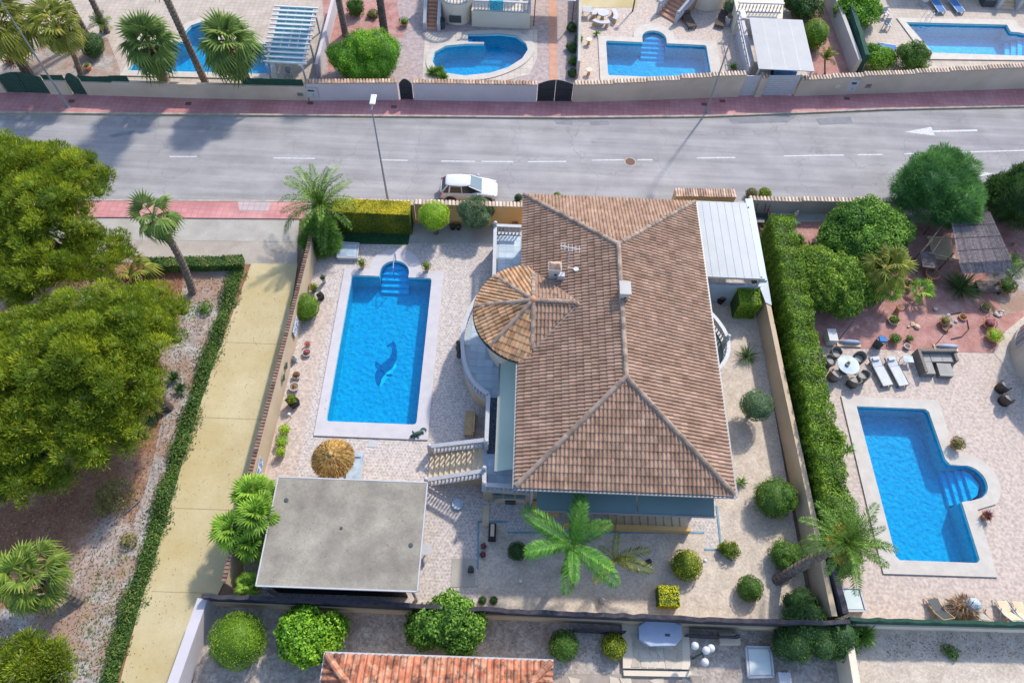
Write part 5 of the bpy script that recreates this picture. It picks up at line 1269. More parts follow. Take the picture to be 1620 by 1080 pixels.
B('left yellowish ball bush at the road above the white roof', 1189, 306, 10, .7, mt='leaf_dry', ln=.06, wd=.05)
B('right yellow ball bush at the road above the white roof', 1210, 306, 11, .8, mt='leaf_box', ln=.06, wd=.05)
# left garden
B('low round green plant in the chippings beside the hedge strip', 324, 486, 14, .45, 'low_plant', 'plant', 'leaf_mid', ln=.14, wd=.05, core=.5)
B('sparse dry bush in the shade under the largest pine', 183, 785, 32, 1.1, 'dry_bush', 'bush', 'leaf_dry', ln=.1, wd=.06, lumps=6, core=.2, dens=110)
B('small dry tussock beside the green strip at the lower left', 203, 855, 15, .4, 'dry_tussock', 'plant', 'leaf_dry', ln=.14, wd=.04, core=.4)
B('dark low plant under the tip of the largest pine', 238, 662, 15, .5, 'low_plant', 'plant', 'leaf_dark', ln=.14, wd=.05, core=.4)
# east garden
B('feathery blue green tamarisk overlapping the road in the east garden', 1480, 296, 60, 3.2, 'tamarisk_tree', 'tree', 'leaf_tamarisk', stem=1.0, ln=.32, wd=.03, needle=True, up=.5, lumps=10, core=.75, dens=330)
B('dark feathery tree cut off by the right edge beside the road', 1622, 316, 52, 3.2, 'tamarisk_tree', 'tree', 'leaf_dark', stem=.8, ln=.25, wd=.035, needle=True, up=.5, lumps=8, core=.78, dens=400)
B('broad dark glossy tree below the road wall in the east garden', 1372, 372, 66, 2.6, 'bushy_tree', 'tree', 'leaf_citrus_dark', stem=.3, ln=.15, wd=.1, lumps=16, core=.7, ay=.72, dens=200)
B('broad mid green bush beside the tall hedge in the east garden', 1318, 448, 68, 2.2, 'bushy_tree', 'tree', 'leaf_east', ln=.2, wd=.07, lumps=24, core=.5, ay=.72, dens=210, jit=1.0)
B('round bush behind the left wall of the white slatted chairs at the top right', 1357, 18, 34, 2.4, 'bushy_tree', 'tree', 'leaf_citrus', ln=.16, wd=.1, lumps=10, core=.6, dens=170, z0=0)
# north
B('very large round yellow green bush behind the white wall', 575, 92, 55, 3.0, mt='leaf_citrus', ln=.1, wd=.07, lumps=14, ay=.62, dens=300)
B('round clipped bush right of the white carport roof', 1290, 54, 20, 2.2, mt='leaf_hedge', ln=.09, wd=.07, ay=1.3)
B('dark green tree at the top behind the round clipped bush', 1275, 6, 30, 2.0, 'bushy_tree', 'tree', 'leaf_dark', ln=.12, wd=.08, lumps=8, core=.7, dens=240)
B('loose bright bush left of two by the wall at the top right', 1386, 92, 25, 1.7, mt='leaf_citrus', ln=.12, wd=.08, lumps=8, core=.5, dens=220)
B('dark olive bush right of two by the wall at the top right', 1443, 92, 27, 2.0, mt='leaf_mid', ln=.1, wd=.06, lumps=8, core=.6, dens=280)
B('round dark bush beside the leaning palm at the top left', 146, 72, 18, 1.7, mt='leaf_dark', ln=.09, wd=.07, ay=1.3)
B('dark bush at the top behind the palm trunks', 562, 12, 15, 1.5, mt='leaf_mid', ln=.1, wd=.07, lumps=3)
B('small olive tree in a white pot beside the round wall', 1155, 10, 11, 1.2, 'potted_tree', 'tree', 'leaf_olive', stem=.4, ln=.08, wd=.05)
for k, (px, py, r) in enumerate(((905, 44, 9), (915, 62, 8), (906, 75, 10), (908, 96, 9), (906, 116, 8))):
    B(('topmost', 'second from top', 'middle', 'second from bottom', 'lowest')[k] + ' green shrub in the row left of the grey fence wall', px, py, r, .7, 'low_shrub', 'bush', 'leaf_mid' if k % 2 else 'leaf_dark', 'shrubs left of the grey fence wall', ln=.09, wd=.06, lumps=3)
B('low dark shrubs behind the pergola at the top', 590, 22, 10, .6, 'low_shrub', 'bush', 'leaf_dry', ln=.09, wd=.06, lumps=3)

# ------------------------------------------------------------------ hedges
def hedge(label, poly_line, w, h, mt, name='hedge', dens=420, ln=.1, wd=.07, z0=0, top=None, kind=None, rough=.12, top_dens=None, cat='hedge'):
    """hedge along a line: solid inside and a skin of leaves; w, h width and height"""
    t = thing(name, label, cat, (*poly_line[0], z0))
    P, N, T = [], [], []
    core = MB()
    for a, b in zip(poly_line[:-1], poly_line[1:]):
        a, b = np.array(a), np.array(b); L = np.linalg.norm(b - a); d = (b - a) / L; nn = np.array([-d[1], d[0]])
        an = math.atan2(d[1], d[0]); c = (a + b) / 2
        core.obox((c[0], c[1], z0 + h * (.44 if rough < .18 else .4)), (L, w * (.86 if rough < .18 else .66), h * (.88 if rough < .18 else .8)), an)
        for side, A in (('top', L * w), ('l', L * h), ('r', L * h)):
            n = int(A * dens); s = npr.uniform(0, L, n)
            if side == 'top':
                o = npr.uniform(-w / 2, w / 2, n); z = h - npr.exponential(rough * .7, n).clip(0, .4) + .06 * np.sin(s * 2.3) * np.sin(o * 3); nv = np.tile([0, 0, 1.], (n, 1))
            else:
                sg = 1 if side == 'l' else -1; z = npr.uniform(0, h, n); o = sg * (w / 2 - npr.exponential(rough * .6, n).clip(0, .3)); nv = np.tile([*(nn * sg), .25], (n, 1))
            if rough > .18:
                S_ = (a[1] + d[1] * s); wv = 1 + .07 * np.sin(S_ * 1.3) + .05 * np.sin(S_ * 3.7 + 1) + .06 * np.sin(S_ * 9.1 + z * 2)
                o = o * wv; z = z * (1 + .03 * np.sin(S_ * 1.9) + .035 * np.sin(S_ * 5.1 + 2))
            xy = a[None] + d[None] * s[:, None] + nn[None] * o[:, None]
            P.append(np.column_stack([xy, z + z0])); N.append(nv); T.append(np.clip(npr.normal(.45, .2, n) + .15 * np.sin(xy[:, 0] * 3.1 + xy[:, 1] * 2.3), 0, 1))
    # the ends
    for e, f in ((poly_line[0], poly_line[1]), (poly_line[-1], poly_line[-2])):
        e, f = np.array(e), np.array(f); d = (e - f) / np.linalg.norm(e - f); nn = np.array([-d[1], d[0]]); n = int(w * h * dens)
        o = npr.uniform(-w / 2, w / 2, n); xy = e[None] - d[None] * .03 + nn[None] * o[:, None]
        P.append(np.column_stack([xy, z0 + npr.uniform(0, h, n)])); N.append(np.tile([*d, .2], (n, 1))); T.append(npr.uniform(.2, .7, n))
    V, Fq, T = leaves(np.concatenate(P), np.concatenate(N), ln, wd, np.concatenate(T), .0, .55)
    o = link('foliage', npmesh('foliage', V - np.array(BASE[t.name]), Fq, T, mt), t)
    core.obj('branches', 'hedge_inside', t)
    return t
leafmat('hedge_inside', [(.02, .05, .01), (.03, .06, .012)], 0)
leafmat('leaf_hedge_yellow', [(.04, .06, .008), (.10, .13, .01), (.30, .26, .015)])
h = hedge('tall clipped hedge with painted sunlit top behind the artificial turf', [(-11.55, 31.75 - .75), (-6.5, 31.8 - .75)], 1.15, 2.1, 'leaf_hedge_yellow', dens=900, ln=.07, wd=.05, rough=.05)
P = np.column_stack([npr.uniform(-11.55, -6.5, 9000), npr.uniform(30.45, 31.62, 9000), 2.12 + npr.normal(0, .025, 9000)])
V_, F_, T_ = leaves(P, np.tile([0, 0, 1.], (9000, 1)), .075, .055, npr.uniform(.3, 1, 9000), 0, .6)
leafmat('leaf_sun_painted', [(.16, .15, .01), (.38, .30, .015), (.58, .48, .04)])
link('sun_painted_top', npmesh('sun_painted_top', V_ - np.array(BASE[h.name]), F_, T_, 'leaf_sun_painted'), h)  # extra layer of gold leaves: sunlight on the hedge top put into colour
x, y = g(1056, 944, .45); hedge('bright yellow cube shaped bush near the black screen', [(x - .52, y), (x + .52, y)], 1.0, .9, 'leaf_yellow', 'clipped_bush', 700, .08, .06, rough=.12, cat='bush')
x, y = g(1180, 480, .95); hedge('square clipped yellow green bush below the white metal roof', [(x - .68, y), (x + .68, y)], 1.2, 1.8, 'leaf_lime', 'clipped_bush', 800, .07, .05, rough=.14, cat='bush')
hedge('long tall hedge of feathery green cypress along the tan wall', [(18.0, 31.4), (17.95, 27), (17.85, 21), (17.75, 15), (17.7, 9.0)], 1.5, 2.7, 'leaf_hedge', dens=430, ln=.15, wd=.06, rough=.22)
B('bulging green bush growing out of the hedge beside the east pool', 1308, 700, 22, 2.7, mt='leaf_hedge', ln=.14, wd=.07, lumps=6, dens=260)
B('bright bush at the lower end of the hedge beside the pool corner', 1330, 890, 24, 2.0, mt='leaf_hedge', ln=.12, wd=.07, lumps=6, dens=260)
hs = thing('strip_hedge', 'low green hedge strip running along the left side of the yellow path', 'hedge', (*g(300, 650), 0))
pl = GL([(376, 425), (345, 520), (318, 600), (296, 665), (275, 735), (256, 800), (232, 880), (205, 965), (168, 1085), (130, 1200)], .2)
Pn, Nn, Tn = [], [], []
for a, b in zip(pl[:-1], pl[1:]):
    a, b = np.array(a), np.array(b); L = np.linalg.norm(b - a); n = int(L * 1.25 * 520); s = npr.uniform(0, 1, n); d = (b - a) / L; nn = np.array([-d[1], d[0]])
    sy = a[1] + d[1] * s * L; o = npr.normal(0, 1, n).clip(-2.6, 2.6) * (.25 + .06 * np.sin(sy * 1.3) + .05 * np.sin(sy * 3.1 + 1)) + .08 * np.sin(sy * .9); hh = (.4 + .14 * np.sin(sy * 2.3)) * (1 - (np.abs(o) / .85) ** 2) * npr.uniform(.3, 1.1, n)
    xy = a + d * (s * L)[:, None] + nn * o[:, None]; Pn.append(np.column_stack([xy, hh.clip(.03)])); Nn.append(np.column_stack([nn[0] * o, nn[1] * o, np.full(n, .8)])); Tn.append(npr.beta(2, 3.2, n))
V_, F_, T_ = leaves(np.concatenate(Pn), np.concatenate(Nn), .13, .07, np.concatenate(Tn), .1, .7)
o = link('foliage', npmesh('foliage', V_ - np.array(BASE[hs.name]), F_, T_, 'leaf_strip'), hs); o['kind'] = 'stuff'
m = MB(); q = .5; L_ = [tuple(p) for p in pl]; m.prism([(a - .36, b) for a, b in L_] + [(a + .36, b) for a, b in L_[::-1]], .0, .1); m.obj('root_mat', 'hedge_inside', hs)
hedge('low hedge with small white blossoms along the concrete apron', GL([(232, 420), (300, 418), (345, 418), (385, 415)], .3), .8, .7, 'leaf_strip', dens=420, ln=.12, wd=.07, rough=.15)
# dry leaves and weeds in the left garden, one loose layer
def litter(label, poly, n, mt, ln, wd, z=.03, name='leaf_litter', cat='fallen leaves'):
    xs, ys = [p[0] for p in poly], [p[1] for p in poly]; P = []
    while len(P) < n:
        x, y = rnd.uniform(min(xs), max(xs)), rnd.uniform(min(ys), max(ys))
        if inpoly(x, y, poly): P.append((x, y, z + rnd.uniform(0, .03)))
    P = np.array(P); V, Fq, T = leaves(P, np.tile([0, 0, 1.], (n, 1)), ln, wd, npr.uniform(0, 1, n), 0, .35)
    return meta(link(name, npmesh(name, V, Fq, T, mt)), label, cat, kind='stuff')
leafmat('dry_leaf', [(.07, .035, .018), (.15, .085, .045), (.22, .17, .12)], .1)
litter('dry leaves scattered over the ground of the left garden', GL([(250, 440), (370, 440), (250, 800), (170, 1080), (-30, 1080), (-30, 780)]), 9000, 'dry_leaf', .13, .05)
litter('small green weeds scattered over the left garden ground', GL([(230, 850), (215, 930), (165, 1080), (100, 1080), (150, 900)]), 500, 'leaf_mid', .14, .05, .05, 'weeds', 'weeds')
litter('dry leaves lying on the yellow path edge', GL([(385, 430), (398, 430), (262, 830), (240, 830)]), 260, 'dry_leaf', .1, .05, .05)
litter('stray leaves scattered on the gravel of the bottom gardens', GL([(440, 975), (1230, 995), (1200, 1040), (430, 1040)]), 650, 'dry_leaf', .09, .04, .06)
litter('stray leaves scattered on the pale gravel at the bottom right', GL([(1400, 1000), (1620, 1000), (1620, 1040), (1400, 1040)]), 450, 'dry_leaf', .09, .04, .06)

litter('small leaves and stones scattered over the yellow path', GL([(398, 420), (470, 420), (430, 640), (330, 940), (290, 1080), (192, 1080), (262, 800), (322, 620)]), 420, 'dry_leaf', .06, .04, .035)
for a, b in (((340, 541), (452, 545)), ((310, 660), (424, 664)), ((262, 803), (398, 808)), ((240, 935), (336, 938))):
    sheet('path_joint', dash(*a, *b, w=.035), .034, 'path_joint')
# ------------------------------------------------------------------ car
def car(label, x, y, rz):
    t = thing('parked_car', label, 'car', (x, y, 0)); t.rotation_euler.z = rz
    BASE[t.name] = Vector((0, 0, 0))      # parts are given in the car's own frame, nose along +x
    # station: x, half width, sill z, shoulder z, deck z
    stn = [(-2.0, .62, .42, .72, .80), (-1.95, .76, .30, .84, .93), (-1.75, .84, .22, .90, .97), (-1.2, .87, .20, .92, 1.0), (0, .88, .20, .92, 1.0), (.7, .88, .20, .90, .98),
           (1.1, .87, .20, .86, .94), (1.5, .84, .21, .80, .87), (1.8, .78, .25, .70, .77), (1.97, .66, .32, .58, .64), (2.03, .5, .38, .5, .54)]
    m = MB(); K = 12; vs = []
    for sx, w, z0, z1, z2 in stn:
        half = [(0, z2), (w * .55, z2 - .01), (w * .88, z2 - .045), (w * .97, z1), (w, (z0 + z1) / 2 + .04), (w * .97, z0 + .08), (w * .85, z0)]
        ring = [(sx, a, b) for a, b in half] + [(sx, -a, b) for a, b in half[::-1][:-1]]
        vs += ring
    K = len(vs) // len(stn)
    fs = [(i * K + j, i * K + (j + 1) % K, (i + 1) * K + (j + 1) % K, (i + 1) * K + j) for i in range(len(stn) - 1) for j in range(K)]
    fs += [tuple(range(K))[::-1], tuple((len(stn) - 1) * K + j for j in range(K))]
    m.add(vs, fs); body = m.obj('body', 'car_white', t, True); s = body.modifiers.new('s', 'SUBSURF'); s.levels = s.render_levels = 1
    # greenhouse of glass with a white roof and pillars
    lo = [(-1.88, .66), (-1.7, .75), (.2, .77), (.92, .60)]; hi = [(-1.45, .50), (-1.32, .57), (-.15, .58), (.05, .48)]
    gm = MB(); vs = []
    for (a, b), z in [(p, .93) for p in lo] + [(p, 1.44) for p in hi]: vs += [(a, b, z), (a, -b, z)]
    n = 8
    gm.add(vs, [(0, 8, 9, 1)[::-1], (6, 7, 15, 14)] + [(i, i + 2, i + 10, i + 8) for i in (0, 2, 4)] + [(i + 8, i + 10, i + 2, i) for i in (1, 3, 5)] + [(8, 10, 12, 14, 15, 13, 11, 9)])
    gm.obj('glass', 'glass_dark', t)
    ws = MB().add([(.9, .57, .965), (.9, -.57, .965), (.09, -.47, 1.42), (.09, .47, 1.42)], [(0, 3, 2, 1)]); o = ws.obj('windscreen', 'glass_blue', t); q = o.modifiers.new('s', 'SOLIDIFY'); q.thickness = .02
    ro = [(-1.62, .40), (-1.5, .52), (-1.3, .59), (-.6, .62), (-.1, .59), (.06, .52), (.13, .38)]; ring = ro + [(a, -b) for a, b in ro[::-1]]; nr = len(ring)
    rf = MB().add([(a, b, 1.40) for a, b in ring] + [(a * .97 - .01, b * .9, 1.445) for a, b in ring] + [(a * .8 - .12, b * .6, 1.475) for a, b in ring],
                  [(i, i + nr, (i + 1) % nr + nr, (i + 1) % nr)[::-1] for i in range(nr)] + [(i + nr, i + 2 * nr, (i + 1) % nr + 2 * nr, (i + 1) % nr + nr)[::-1] for i in range(nr)] + [tuple(range(2 * nr, 3 * nr)), tuple(range(nr))[::-1]])
    rf.obj('roof', 'car_white', t, True)
    for s_ in (1, -1):
        for a, b in (((-1.84, .68, .95), (-1.45, .53, 1.41)), ((-.45, .785, .95), (-.5, .60, 1.42)), ((.9, .62, .96), (.02, .54, 1.41)), ((-1.35, .77, .95), (-1.28, .58, 1.42))):
            w_ = .1 if a[0] < -1 else .06
            MB().bar((a[0], a[1] * s_, a[2]), (b[0], b[1] * s_, b[2]), w_, .05).obj('pillar', 'car_white', t)
        MB().ell((.62, .93 * s_, 1.0), (.1, .09, .07), 8, 6).obj('mirror', 'car_white', t, True)
        MB().box(-.98, .875 * s_ - .02, .80, -.80, .875 * s_ + .02, .83).obj('door_handle', 'car_white', t)
        MB().box(.05, .88 * s_ - .02, .80, .23, .88 * s_ + .02, .83).obj('door_handle', 'car_white', t)
        MB().ell((1.72, .66 * s_, .68), (.22, .13, .08), 10, 6).obj('headlight', 'steel', t, True)
        MB().ell((-1.93, .66 * s_, .78), (.07, .14, .13), 8, 6).obj('tail_light', 'red_light', t, True)
        for wx in (-1.25, 1.27):
            wh = MB().tube([(wx, .74 * s_, .31), (wx, .92 * s_, .31)], .31, 22).obj('wheel', 'rubber', t)
            r = MB(); r.tube([(wx, .915 * s_, .31), (wx, .935 * s_, .31)], .20, 18); r.obj('rim', 'metal_grey', wh)
            for k in range(5):
                a = k * 2 * PI / 5; MB().bar((wx, .94 * s_, .31), (wx + .19 * math.cos(a), .94 * s_, .31 + .19 * math.sin(a)), .02, .05).obj('spoke', 'steel', wh)
            MB().tube([(wx + .38 * math.cos(q_), .872 * s_, .33 + .38 * math.sin(q_)) for q_ in [PI * i / 10 for i in range(11)]], .035, 6).obj('wheel_arch', 'metal_dark', t)
    MB().box(-2.06, -.26, .5, -2.03, .26, .62).obj('number_plate', 'white', t)
    MB().box(2.02, -.42, .36, 2.05, .42, .47).obj('grille', 'metal_dark', t)
    return t
x, y = g(742, 300, .5); car('white five door hatchback parked at the kerb north of the ochre wall', x, y, math.radians(1.5))

# ------------------------------------------------------------------ street lamps
def lamp(label, x, y, h, side):
    t = thing('street_lamp', label, 'street lamp', (x, y, .1), 'tall grey street lamps')
    MB().tube([(x, y, .1), (x, y, 1.0), (x, y, h)], [.085, .075, .04], 10).obj('pole', 'lamp_grey', t)
    MB().box(x - .18, y - .18, .1, x + .18, y + .18, .14).obj('base_plate', 'lamp_grey', t)
    MB().tube([(x, y, h - .02), (x, y + side * .35, h + .08)], .03, 6).obj('arm', 'lamp_grey', t)
    m = MB(); m.obox((x, y + side * .72, h + .1), (.34, .85, .09)); o = m.obj('lamp_head', 'white_gloss', t, bevel=.03)
lamp('tall street lamp on the south side of the road behind the hedge with painted sunlit top', -8.45, 33.25, 8.3, 1)
b = g(1117, 178, .1); lamp('right hand street lamp on the pink pavement near the white slatted door', b[0], b[1], 8.9, -1)
b = g(108, 169, .1); lamp('left hand street lamp on the pink pavement below the green door', b[0], b[1], 8.9, -1)
b = g(1001, 17, .1); t = thing('garden_lamp', 'dark garden lamp post beside the white garden seats at the top', 'lamp post', (*b, 0))
MB().tube([(*b, 0), (*b, 2.6)], [.07, .05], 8).obj('pole', 'metal_dark', t); MB().lathe((*b, 2.6), [(.06, 0), (.18, .1), (.2, .3), (.05, .4)], 10).obj('lamp_shade', 'metal_dark', t)

# ------------------------------------------------------------------ straw parasol and sunbed
cx, cy = g(525, 722, 2.1); t = thing('straw_parasol', 'round straw parasol with ringed top at the south end of the villa pool', 'parasol', (cx, cy, 0))
MB().tube([(cx, cy, 0), (cx, cy, 2.4)], .05, 8).obj('pole', 'wood', t)
MB().lathe((cx, cy, 0), [(1.0, 1.86), (.75, 2.1), (.4, 2.32), (.1, 2.44), (.02, 2.46)], 28, tone=.5).obj('cone', 'straw', t)
Vs, Fs, Ts, k = [], [], [], 0
for r0, L, n, z in ((.08, .34, 240, 2.47), (.28, .36, 420, 2.40), (.5, .36, 600, 2.29), (.7, .36, 800, 2.15), (.86, .36, 1000, 2.02), (1.0, .26, 800, 1.9)):
    a = npr.uniform(0, 2 * PI, n); P = np.column_stack([cx + r0 * np.cos(a), cy + r0 * np.sin(a), np.full(n, z)])
    D = np.column_stack([np.cos(a), np.sin(a), np.full(n, -.62 if r0 < .9 else -1.0)])
    V_, F_, T_ = needles(P, D, L, .035, npr.uniform(0, 1, n) * .8 + (.2 if int(r0 * 10) % 2 else 0), .07); Vs.append(V_); Fs.append(F_ + k); Ts.append(T_); k += len(V_)
link('straw', npmesh('straw', np.concatenate(Vs) - np.array(BASE[t.name]), np.concatenate(Fs), np.concatenate(Ts), 'straw'), t)['kind'] = 'stuff'
MB().lathe((cx, cy, 2.44), [(.1, 0), (.12, .08), (.05, .14)], 10).obj('knob', 'wood', t)
def lounger(label, px, py, rz, mt='textile', fmt='white', L=1.9, w=.62, group=None, back=.0, name='sun_lounger', z=.32, legs=True):
    x, y = g(px, py, .3); t = thing(name, label, 'sun lounger', (x, y, 0), group); t.rotation_euler.z = rz; BASE[t.name] = Vector()
    MB().box(-w / 2, -L / 2, z, w / 2, L * .15, z + .03).obj('seat', mt, t)
    MB().add([(-w / 2, L * .155, z), (w / 2, L * .155, z), (w / 2, L / 2 - .02, z + back), (-w / 2, L / 2 - .02, z + back)], [(0, 1, 2, 3)]).obj('backrest', mt, t).modifiers.new('s', 'SOLIDIFY').thickness = .03
    f = MB()
    for s in (-1, 1): f.bar((s * (w / 2 + .03), -L / 2, z), (s * (w / 2 + .03), L / 2, z), .05, .06)
    for q in (-L / 2, L * .15): f.bar((-w / 2 - .03, q, z - .01), (w / 2 + .03, q, z - .01), .05, .05)
    f.obj('frame', fmt, t)
    for s in (-1, 1):
        for q in (-L / 2 + .04, L / 2 - .3): MB().box(s * w / 2 - .03, q - .03, .04, s * w / 2 + .03, q + .03, z).obj('leg', fmt, t)
    MB().box(-w * .35, L / 2 - .3, z + back * .7 + .03, w * .35, L / 2 - .1, z + back + .07).obj('headrest', mt, t)
    return t
lounger('pale blue grey sunbed half under the straw parasol', 562, 738, .02, 'hatch_glass', 'white', 1.7, .75)

# ------------------------------------------------------------------ pots and small plants
def pot(label, px, py, r=.18, h=.32, mt='terracotta', plant='leaf_mid', pr=.25, ph=.35, square=False, name='plant_pot', spike=False, group=None, z0=.04, dens=500, ln=.08, wd=.045, stem=0):
    x, y = g(px, py, z0 + h); t = thing(name, label, 'potted plant' if plant else 'pot', (x, y, z0), group)
    if square: MB().lathe((x, y, z0), [(r * 1.05, 0), (r * 1.3, h * .9), (r * 1.4, h)], 4).obj('pot', mt, t)
    else: MB().lathe((x, y, z0), [(r * .65, 0), (r * .95, h * .85), (r * 1.08, h * .87), (r * 1.08, h), (r * .9, h), (r * .88, h - .03)], 14).obj('pot', mt, t)
    MB().lathe((x, y, z0 + h - .04), [(r * .86, 0), (r * .86, .02)], 12).obj('soil', 'earth', t)
    if plant:
        if spike:
            n = 70; D = sph(n, .0); P = np.repeat(np.array([[x, y, z0 + h + .02]]), n, 0); V, Fq, T = needles(P, D, pr * 1.1, .035, npr.uniform(.2, .9, n), .1)
            link('leaves', npmesh('leaves', V - np.array(BASE[t.name]), Fq, T, plant), t)
        else: foliage('foliage', plant, t, [((x, y, z0 + h + stem + ph * .4), (pr, pr, ph * .55))], dens, ln, wd, .6)
        if stem: MB().tube([(x, y, z0 + h - .02), (x, y, z0 + h + stem + .1)], .03, 6).obj('stem', 'bark', t)
    return t
leafmat('leaf_rust', [(.10, .04, .015), (.22, .09, .03), (.28, .2, .05)])
leafmat('leaf_pink', [(.2, .04, .05), (.35, .1, .12), (.15, .12, .03)])
pot('little bonsai palm in a brown pot left of the pool step bay', 573, 420, .16, .28, 'wood', 'leaf_box', .34, .4, dens=260, stem=.2)
pot('little bonsai palm in a brown pot right of the pool step bay', 675, 425, .16, .28, 'wood', 'leaf_box', .34, .4, dens=260, stem=.2)
pot('yellow green plant behind the black planter near the cone bush', 496, 456, .18, .3, 'metal_dark', 'leaf_box', .3, .35)
pot('black square planter beside the cone bush', 506, 466, .2, .45, 'black', 'leaf_dark', .12, .12, True)
pot('slim white vase with a dark plant by the wall corner', 511, 440, .15, .5, 'white', 'leaf_dark', .18, .25)
pot('small pot with red leaved plant, upper one near the white blue wall tile', 487, 545, .13, .2, 'wall_cream', 'leaf_pink', .2, .22)
pot('white bowl with red leaved plant near the white blue wall tile', 485, 557, .26, .22, 'white', 'leaf_pink', .17, .16)
pot('white pot with golden brown plant beside the tan wall', 469, 593, .24, .25, 'white', 'leaf_rust', .2, .2)
pot('white pot with bare brown soil beside the tan wall', 465, 611, .28, .28, 'white', 'leaf_rust', .12, .08)
pot('black square planter with a yellow green bush in the middle of the west strip', 462, 633, .32, .55, 'black', 'leaf_box', .3, .4, True, ln=.1)
pot('yellow green plant ball, topmost of three in the west strip', 451, 681, .2, .2, 'white', 'leaf_lime', .33, .4)
pot('green plant ball, middle of three in the west strip', 447, 700, .2, .2, 'white', 'leaf_lime', .36, .4)
pot('green plant in a white pot, lowest of three in the west strip', 445, 716, .22, .3, 'white', 'leaf_lime', .28, .4)
pot('terracotta jar on the ground beside the ochre wall', 815, 351, .2, .45, 'terracotta', None)
pot('black pot behind the lollipop tree', 716, 357, .2, .35, 'black', 'leaf_dark', .12, .1)
pot('second black pot between lollipop tree and olive tree', 725, 358, .2, .3, 'black', 'leaf_dark', .12, .1)
pot('round dark red succulent bowl, upper of two on the south gravel', 765, 864, .17, .12, 'white', 'purple_leaf', .17, .16, dens=600)
pot('round dark red succulent bowl, lower of two on the south gravel', 764, 877, .17, .12, 'white', 'purple_leaf', .17, .16, dens=600)
pot('orange clay pot with dry dark plant beside the east pool', 1514, 702, .3, .4, 'terracotta', 'leaf_dry', .42, .4)
pot('grey spiky plant in a clay pot below the round steps of the east pool', 1562, 815, .25, .35, 'terracotta', 'purple_leaf', .38, .3, spike=True)
pot('black rectangular planter below the white roof with an orange flowering plant', 1142, 470, .32, .45, 'black', 'leaf_rust', .3, .3, True)
pot('big clay pot with pale rim in front of the reed roof', 1476, 432, .45, .5, 'terracotta', None)
pot('clay pot with grey green succulent left of the cycad', 1437, 448, .38, .35, 'terracotta', 'leaf_olive', .22, .3, spike=True)
pot('leafy plant in a white tub among the red gravel', 1414, 506, .34, .22, 'stair_stone', 'leaf_box', .32, .3)
pot('reddish clay figure shaped pot on the red gravel', 1425, 485, .22, .5, 'terracotta', None, name='clay_jar')
pot('green herb pot beside the dark grill on the terrace edge', 1415, 537, .25, .22, 'terracotta', 'leaf_mid', .38, .35)
pot('small green herb pot right of the larger herb pot', 1438, 536, .15, .15, 'terracotta', 'leaf_mid', .24, .25)
pot('clay pot with twiggy plant in the middle of the red gravel', 1495, 508, .3, .3, 'terracotta', 'leaf_dry', .4, .35, dens=160)
pot('little clay bowl right of the twiggy plant', 1524, 501, .26, .16, 'terracotta', 'leaf_rust', .15, .1)
pot('orange clay ball pot below the twiggy plant', 1497, 518, .24, .2, 'terracotta', None)
pot('dark red and lime shrub in clay pots near the curved path', 1572, 532, .4, .3, 'terracotta', 'leaf_lime', .55, .5, dens=260)
pot('dark leaved shrub above the lime shrub near the curved path', 1565, 512, .34, .3, 'terracotta', 'purple_leaf', .45, .35, dens=200)
pot('bushy plant in a terracotta trough right of the cycad', 1592, 455, .4, .3, 'terracotta', 'leaf_mid', .6, .6, dens=260, ln=.12)
pot('low grey plant near the right end of the red gravel', 1560, 486, .3, .15, 'stone', 'leaf_dry', .45, .3, dens=200)
pot('white round stool pot at the gravel edge', 1436, 547, .2, .2, 'white', None)
pot('terracotta pot with a cactus at the foot of the leaning palm', 137, 104, .3, .4, 'terracotta', 'spike_green', .25, .5, spike=True)
pot('plant pot on the pink bed near the stairs of the north villa', 640, 36, .3, .3, 'terracotta', 'leaf_mid', .5, .4, dens=200)
# stones and sculptures
def rocks(label, px, py, n, r, mt='stone', name='rock_group', cat='rocks'):
    x, y = g(px, py, .1); t = thing(name, label, cat, (x, y, .04))
    for i in range(n):
        a = rnd.uniform(0, 2 * PI); d = rnd.uniform(0, r); q = rnd.uniform(.08, .2); m = MB(); m.ell((x + d * math.cos(a), y + d * math.sin(a), .04 + q * .5), (q, q * rnd.uniform(.6, 1), q * .6), 7, 5)
        m.v = [(p[0] + rnd.uniform(-.02, .02), p[1] + rnd.uniform(-.02, .02), p[2]) for p in m.v]; m.obj('rock', mt, t)
    return t
rocks('heap of pale driftwood and stones below the road wall in the east garden', 1252, 355, 18, .9)
rocks('two pale stones on the red gravel left of the twiggy plant', 1444, 515, 5, .3, 'stair_stone')
rocks('pale stones around the twiggy clay pots on the red gravel', 1500, 498, 6, .9)
rocks('grey stones on the right side of the red gravel', 1580, 500, 6, .5)
rocks('brown stones beside the pale bed right of the reed roof', 1590, 395, 9, 1.0, 'terracotta')
def figure(label, px, py, mt, h=.6, name='garden_statue', cat='statue'):
    x, y = g(px, py, .3); t = thing(name, label, cat, (x, y, .04))
    MB().box(x - .16, y - .13, .04, x + .16, y + .13, .12).obj('plinth', mt, t)
    m = MB(); m.lathe((x, y, .12), [(.1, 0), (.15, h * .25), (.11, h * .5), (.14, h * .7), (.06, h * .8)], 10); m.obj('body', mt, t, True)
    MB().ell((x + .03, y, .12 + h * .9), (.08, .08, .1), 8, 6).obj('head', mt, t, True)
    return t
figure('small white statue beside the tan wall above the golden pot', 466, 567, 'white', .55)
figure('white seated statue by the driftwood below the road wall', 1257, 343, 'stair_stone', .8)
figure('little dark fountain figure standing on the grey square mat', 745, 900, 'metal_dark', .7)
figure('small grey figurine on the south gravel beside the queen palm', 1027, 888, 'metal_dark', .35)
figure('tiny pale figurine near the black screen under the queen palm', 953, 949, 'stone', .4)
